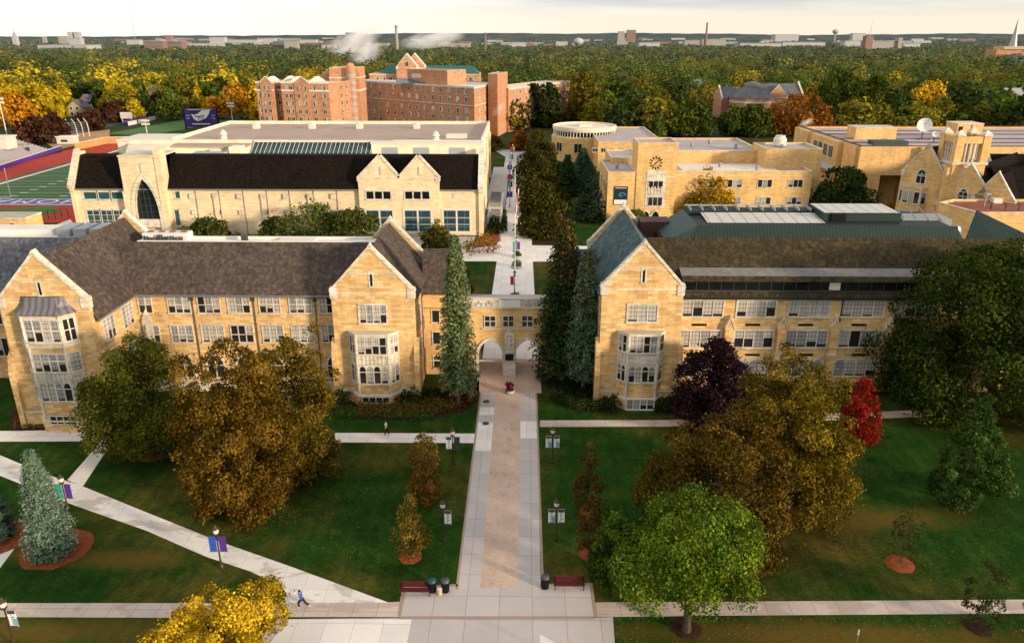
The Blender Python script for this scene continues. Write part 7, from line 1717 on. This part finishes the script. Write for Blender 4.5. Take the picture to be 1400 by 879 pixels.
for a_ in ((174, 191, 55, 63, 2700, 'far_white', 'bright white block on the west skyline'), (287, 307, 51.5, 60, 3200, 'far_white', 'cream block with white top near the steam'), (312, 352, 55, 59, 3300, 'far_white', 'long low cream warehouse west of the steam'), (352, 375, 53, 58, 3500, 'far_white', 'white tank farm block near the steam'), (374, 391, 57, 66, 2000, 'far_dark', 'dark office block beside the tan one'), (389, 407, 56.5, 66, 1950, 'far_tan', 'tan office block beside the dark one'), (440, 458, 62, 66, 1900, 'far_white', 'cream low block under the steam'), (473, 486, 45.5, 56, 3300, 'far_dark', 'dark apartment tower beside the steam plume'), (600, 642, 60, 64, 2200, 'far_tan', 'long cream factory east of the chimney'), (700, 719, 58.5, 64, 2300, 'far_white', 'bluish white shed above the brick halls'), (845, 854, 44, 50, 3800, 'far_tan', 'small tan block beside the red hospital'), (857, 869, 42, 51, 3700, 'far_brick', 'red brick hospital block on the hill skyline'), (874, 902, 59, 64, 2300, 'far_white', 'pale low shops in the central skyline'), (936, 960, 56, 62, 2600, 'far_tan', 'tan factory west of the tall stack'), (960, 992, 54.5, 62, 2500, 'far_tan', 'tan factory below the tall stack'), (1012, 1068, 60, 63, 2400, 'far_white', 'long whitish warehouse in the east skyline'), (1070, 1128, 58.5, 62.5, 2500, 'far_white', 'longest white warehouse in the east skyline'), (1060, 1092, 48, 52, 4200, 'far_white', 'white hangar high on the east skyline'), (1155, 1184, 56.5, 62, 2300, 'far_white', 'white shed west of the brick church'), (1235, 1258, 60, 63, 2200, 'far_white', 'cream shed east of the brick church'), (1166, 1183, 46.5, 50, 4300, 'far_white', 'white building under the water tower hill'), (250, 286, 60, 64, 2500, 'far_white', 'row of pale roofs west of the cream block'), (410, 432, 55, 59, 3000, 'far_white', 'pale roofs behind the office blocks'), (500, 530, 60, 64, 2400, 'far_tan', 'tan sheds beside the chimney'), (760, 776, 57.5, 62, 2500, 'far_white', 'pale row east of the white shed')): far_block(*a_)
t, a, b, z = far_block(1186, 1228, 57, 66, 1900, 'far_tan', 'brick church with long tan nave and thin mast spire on the east skyline', name='distant_church', cat='church')
MB().box(a - 8, a + 8, 1895, 1915, 0, z + 12).obj('tower', 'far_brick', t); MB().box(b - 4, b + 5, 1895, 1915, 0, z + 8).obj('tower', 'far_tan', t); x, z1 = P(1192, 29, 1900); MB().tube((x, 1900, z), (x + 3, 1900, z1), 1.2, .3).obj('spire', 'grey_metal', t)
def stack(px, yt, yb, Y, r, mat, label, cap=None):
    x, z = P(px, yt, Y); t = thing('chimney_stack', label, 'chimney', (x, Y, 0)); r *= .72; MB().lathe((x, Y, 0), [(r * 1.3, 0), (r, z * .8), (r * .95, z)], 12).obj('shaft', mat, t); MB().lathe((x, Y, z), [(r * 1.12, 0), (r * 1.12, r), (r * .8, r)], 12).obj('cap', cap or 'far_dark', t)
stack(541.5, 37.5, 60, 1500, 3.4, 'far_tan', 'tall pale chimney rising between the steam plumes'); stack(967, 33, 56, 2500, 4, 'far_brick', 'tall dark red chimney above the tan factory'); stack(663.5, 46.5, 62, 1500, 2.4, 'far_brick', 'short brick stack east of the second steam plume')
def water_tower(px, yt, Y, label):
    x, z = P(px, yt, Y); t = thing('water_tower', label, 'water tower', (x, Y, 0)); MB().lathe((x, Y, z - 22), [(4, 0), (14, 8), (15, 14), (11, 20), (2, 23)], 16).obj('tank', 'far_white', t); MB().lathe((x, Y, 0), [(6, 0), (3, 6), (3, z - 22)], 10).obj('shaft', 'far_white', t)
water_tower(1143, 40.5, 3800, 'white water tower on the east horizon'); water_tower(791, 52.5, 2400, 'white domed tank above the central woods')
x, z = P(175, -6, 4000); t = thing('radio_mast', 'hair-thin radio mast rising out of the frame in the west', 'mast', (x, 4000, 0)); MB().tube((x, 4000, 0), (x, 4000, z), 1.1, .8, 6).obj('shaft', 'grey_metal', t); MB().tube((x, 3999, z * .3), (x, 3999, z * .3 + 6), 1.6, 1.6, 6).obj('platform', 'grey_metal', t)
for k in range(110):
    px = R.choice((R.uniform(150, 470), R.uniform(560, 860), R.uniform(860, 1330), R.uniform(200, 460))); py = R.uniform(56, 70); x, y = G(px, py); s = y / 2000; W, Dp, h = R.uniform(7, 22) * s, R.uniform(6, 12) * s, R.uniform(9, 16) + 3 * s
    m = MB().box(x - W, x + W, y, y + Dp, 0, h); m.add([(x - W, y - 1, h), (x + W, y - 1, h), (x + W, y + Dp / 2, h + 3), (x - W, y + Dp / 2, h + 3), (x - W, y + Dp, h), (x + W, y + Dp, h)], [(0, 1, 2, 3), (3, 2, 5, 4)]); m.g = [0]
    tag(m.obj('distant_building', R.choice(('far_white', 'far_white', 'far_tan', 'far_roof', 'far_brick'))), 'small pale roof among the far trees of the skyline', 'building', 'small pale roofs across the skyline')
# spire church at the east edge
Yc = 900.0; x = P(1389, 80, Yc)[0]; t = thing('spire_church', 'red brick church with grey cone roof and a needle spire at the east edge', 'church', (x, Yc, 0))
zd = P(1385, 80, Yc)[1]; z2 = P(1389, 64, Yc)[1]; z3 = P(1393, 22, Yc)[1]
MB().lathe((x, Yc, 0), [(26, 0), (26, zd - 9)], 24).obj('wall', 'brick_red', t); MB().lathe((x, Yc, zd - 9), [(28, 0), (6, 13), (3, 14)], 24).obj('roof', 'shingle_grey', t)
MB().box(x - 18, x + 20, Yc + 8, Yc + 30, 0, z2 - 3).obj('wall', 'brick_orange', t); MB().box(x - 12, x + 16, Yc + 6, Yc + 26, z2 - 3, z2).obj('belfry', 'tan_plastic', t); MB().lathe((x + 3, Yc + 16, z2 - 2), [(4.5, 0), (2.2, 14), (.15, z3 - z2)], 8).obj('spire', 'grey_metal', t)
# hills on the horizon
def hills(Y, amp, base, seed, x_lo):
    m = MB(); n = 160; vs = []
    for i in range(n + 1):
        x = -Y * 1.1 + 2.2 * Y * i / n; u = x / 900.0 + seed
        h = base + amp * (.5 * math.sin(u) + .3 * math.sin(2.3 * u + 1) + .2 * math.sin(5.1 * u + 2)); h *= x_lo + (1 - x_lo) * min(1, max(0, (x / Y + .55) / .3))
        vs += [(x, Y, -2), (x, Y + 250, max(4, h + 2 * math.sin(i * 2.3))), (x, Y + 900, -2)]
    m.add(vs, [(i * 3 + k, i * 3 + 3 + k, i * 3 + 4 + k, i * 3 + 1 + k) for i in range(n) for k in (0, 1)]); o = struct('hills', m, 'hill_wood'); o.data.polygons.foreach_set('use_smooth', [True] * len(o.data.polygons))
hills(7800, 14, 58, 1.3, .55); hills(6800, 12, 40, 4.2, .6)
# steam
def plume(px, py, Y, rx, rz, rot, label, dens):
    x, z = P(px, py, Y); me = bpy.data.meshes.new('steam_plume'); import bmesh; bm = bmesh.new(); bmesh.ops.create_icosphere(bm, subdivisions=3, radius=1.0); bm.to_mesh(me); bm.free(); me.materials.append(MAT['steam'])
    o = bpy.data.objects.new('steam_plume', me); COL.objects.link(o); o.location = (x, Y, z); o.scale = (rx, rx * .6, rz); o.rotation_euler = (0, rot, 0); o.color = (dens, 1, 1, 1); tag(o, label, 'steam')
plume(484, 58, 1250, 56, 24, -.5, 'white steam plume drifting east below the dark tower', .06); plume(499, 75, 800, 22, 12, -.5, 'lower puff of steam beside the brick stair turret', .11); plume(590, 55, 1400, 66, 16, -.15, 'long flat steam plume east of the pale chimney', .055); plume(682, 150, 345, 4.5, 2.4, -.8, 'thin steam wisp at the corner of the long brick hall', .25); plume(1102, 168, 300, 3.4, 1.4, -.5, 'small steam wisp behind the academic building', .5)
# parked cars, far off
def car(px, py, col, label, rot=0):
    x, y = G(px, py); t = thing('parked_car', label, 'car', (x, y, 0)); 
    f = frame(x, y, math.cos(rot), math.sin(rot), math.sin(rot), -math.cos(rot))
    prof = [(-2.2, .3), (2.2, .3), (2.25, .8), (1.3, .95), (.7, 1.45), (-1.2, 1.45), (-1.9, .95), (-2.25, .85)]
    MB().fpoly(f, prof, -.85, .85).obj('body', col, t); MB().fpoly(f, [(1.15, .97), (.66, 1.38), (-1.1, 1.38), (-1.7, .97)], -.87, .87).obj('window', 'glass_dark', t)
    for u in (-1.4, 1.4):
        for d in (-.8, .8): MB().tube(f(u, d - .1, .33), f(u, d + .1, .33), .33, .33, 12).obj('wheel', 'black_metal', t)
car(226, 153, 'purple_deep', 'dark blue car parked by the purple fence'); car(219, 157, 'white_paint', 'white car parked beside the dark blue one', .2); car(1382, 181, 'banner_blue', 'pale blue car behind the science building', .3); car(1392, 186, 'offwhite', 'off-white car next to the pale blue one', .3); car(972, 142, 'white_paint', 'white car beside the brick house', .1)

# ------------------------------------------------------------------ daylight
EL, AZ = math.radians(11.0), math.radians(124.0)
w = bpy.data.worlds.new('World'); sc.world = w; w.use_nodes = True
nt = w.node_tree; nt.nodes.clear()
def wn(ty, **k):
    nd = nt.nodes.new(ty)
    for a, b in k.items(): setattr(nd, a, b)
    return nd
sky = wn('ShaderNodeTexSky', sky_type='NISHITA', sun_disc=False, sun_elevation=EL, sun_rotation=AZ, altitude=250, air_density=1.0, dust_density=1.5, ozone_density=1.0)
bg = wn('ShaderNodeBackground'); bg.inputs[1].default_value = SKY_STR = 0.1
out = wn('ShaderNodeOutputWorld')
tc = wn('ShaderNodeTexCoord'); mp = wn('ShaderNodeMapping'); mp.inputs['Scale'].default_value = (1.6, 1.6, 26); mp.inputs['Location'].default_value = (.4, .2, 0)
nt.links.new(tc.outputs['Generated'], mp.inputs[0])
no = wn('ShaderNodeTexNoise'); no.inputs['Scale'].default_value = 1.5; no.inputs['Detail'].default_value = 7; no.inputs['Roughness'].default_value = .55; nt.links.new(mp.outputs[0], no.inputs['Vector'])
sx = wn('ShaderNodeSeparateXYZ'); nt.links.new(tc.outputs['Generated'], sx.inputs[0])
# grey-white layered cloud; thinner and cream towards the horizon and the west
cr = wn('ShaderNodeValToRGB'); e = cr.color_ramp.elements; e[0].position = .40; e[0].color = (7.3, 7.6, 8.2, 1); e[1].position = .62; e[1].color = (12.4, 12.3, 12.0, 1); nt.links.new(no.outputs[0], cr.inputs[0])
hz = wn('ShaderNodeValToRGB'); e = hz.color_ramp.elements; e[0].position = .016; e[0].color = (1, 1, 1, 1); e[1].position = .042; e[1].color = (0, 0, 0, 1); nt.links.new(sx.outputs[2], hz.inputs[0])
m1 = wn('ShaderNodeMix', data_type='RGBA'); nt.links.new(hz.outputs[0], m1.inputs[0]); nt.links.new(cr.outputs[0], m1.inputs[6]); m1.inputs[7].default_value = (12.4, 10.9, 8.7, 1)
ws = wn('ShaderNodeMapRange'); ws.inputs[1].default_value = .12; ws.inputs[2].default_value = -.35; ws.inputs[3].default_value = 0; ws.inputs[4].default_value = .85; nt.links.new(sx.outputs[0], ws.inputs[0])
m2 = wn('ShaderNodeMix', data_type='RGBA'); nt.links.new(ws.outputs[0], m2.inputs[0]); nt.links.new(m1.outputs[2], m2.inputs[6]); m2.inputs[7].default_value = (14.6, 14.0, 12.5, 1)
m3 = wn('ShaderNodeMix', data_type='RGBA'); m3.inputs[0].default_value = .8; nt.links.new(sky.outputs[0], m3.inputs[6]); nt.links.new(m2.outputs[2], m3.inputs[7])
# sky brightness by height: level, overhead kept up for ambient light
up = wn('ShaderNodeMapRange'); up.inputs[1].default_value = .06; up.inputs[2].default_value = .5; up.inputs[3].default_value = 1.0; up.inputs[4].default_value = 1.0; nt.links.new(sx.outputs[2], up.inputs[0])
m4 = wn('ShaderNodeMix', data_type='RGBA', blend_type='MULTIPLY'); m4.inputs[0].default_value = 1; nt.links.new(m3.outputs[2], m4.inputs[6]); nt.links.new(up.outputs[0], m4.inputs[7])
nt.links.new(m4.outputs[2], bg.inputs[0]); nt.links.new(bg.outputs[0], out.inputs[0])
import mathutils
L = bpy.data.lights.new('sun', 'SUN'); L.energy = 5.8; L.angle = math.radians(5.0); L.color = (1.0, .80, .56)
lo = bpy.data.objects.new('sun', L); COL.objects.link(lo); lo.rotation_euler = mathutils.Vector((-math.cos(EL) * math.sin(AZ), -math.cos(EL) * math.cos(AZ), -math.sin(EL))).to_track_quat('-Z', 'Y').to_euler(); lo.location = (0, 0, 200)
sc.view_settings.view_transform = 'Standard'; sc.view_settings.look = 'None'; sc.view_settings.exposure = 0; sc.view_settings.gamma = 1
sc.cycles.max_bounces = 6; sc.cycles.transparent_max_bounces = 8; sc.cycles.volume_bounces = 6
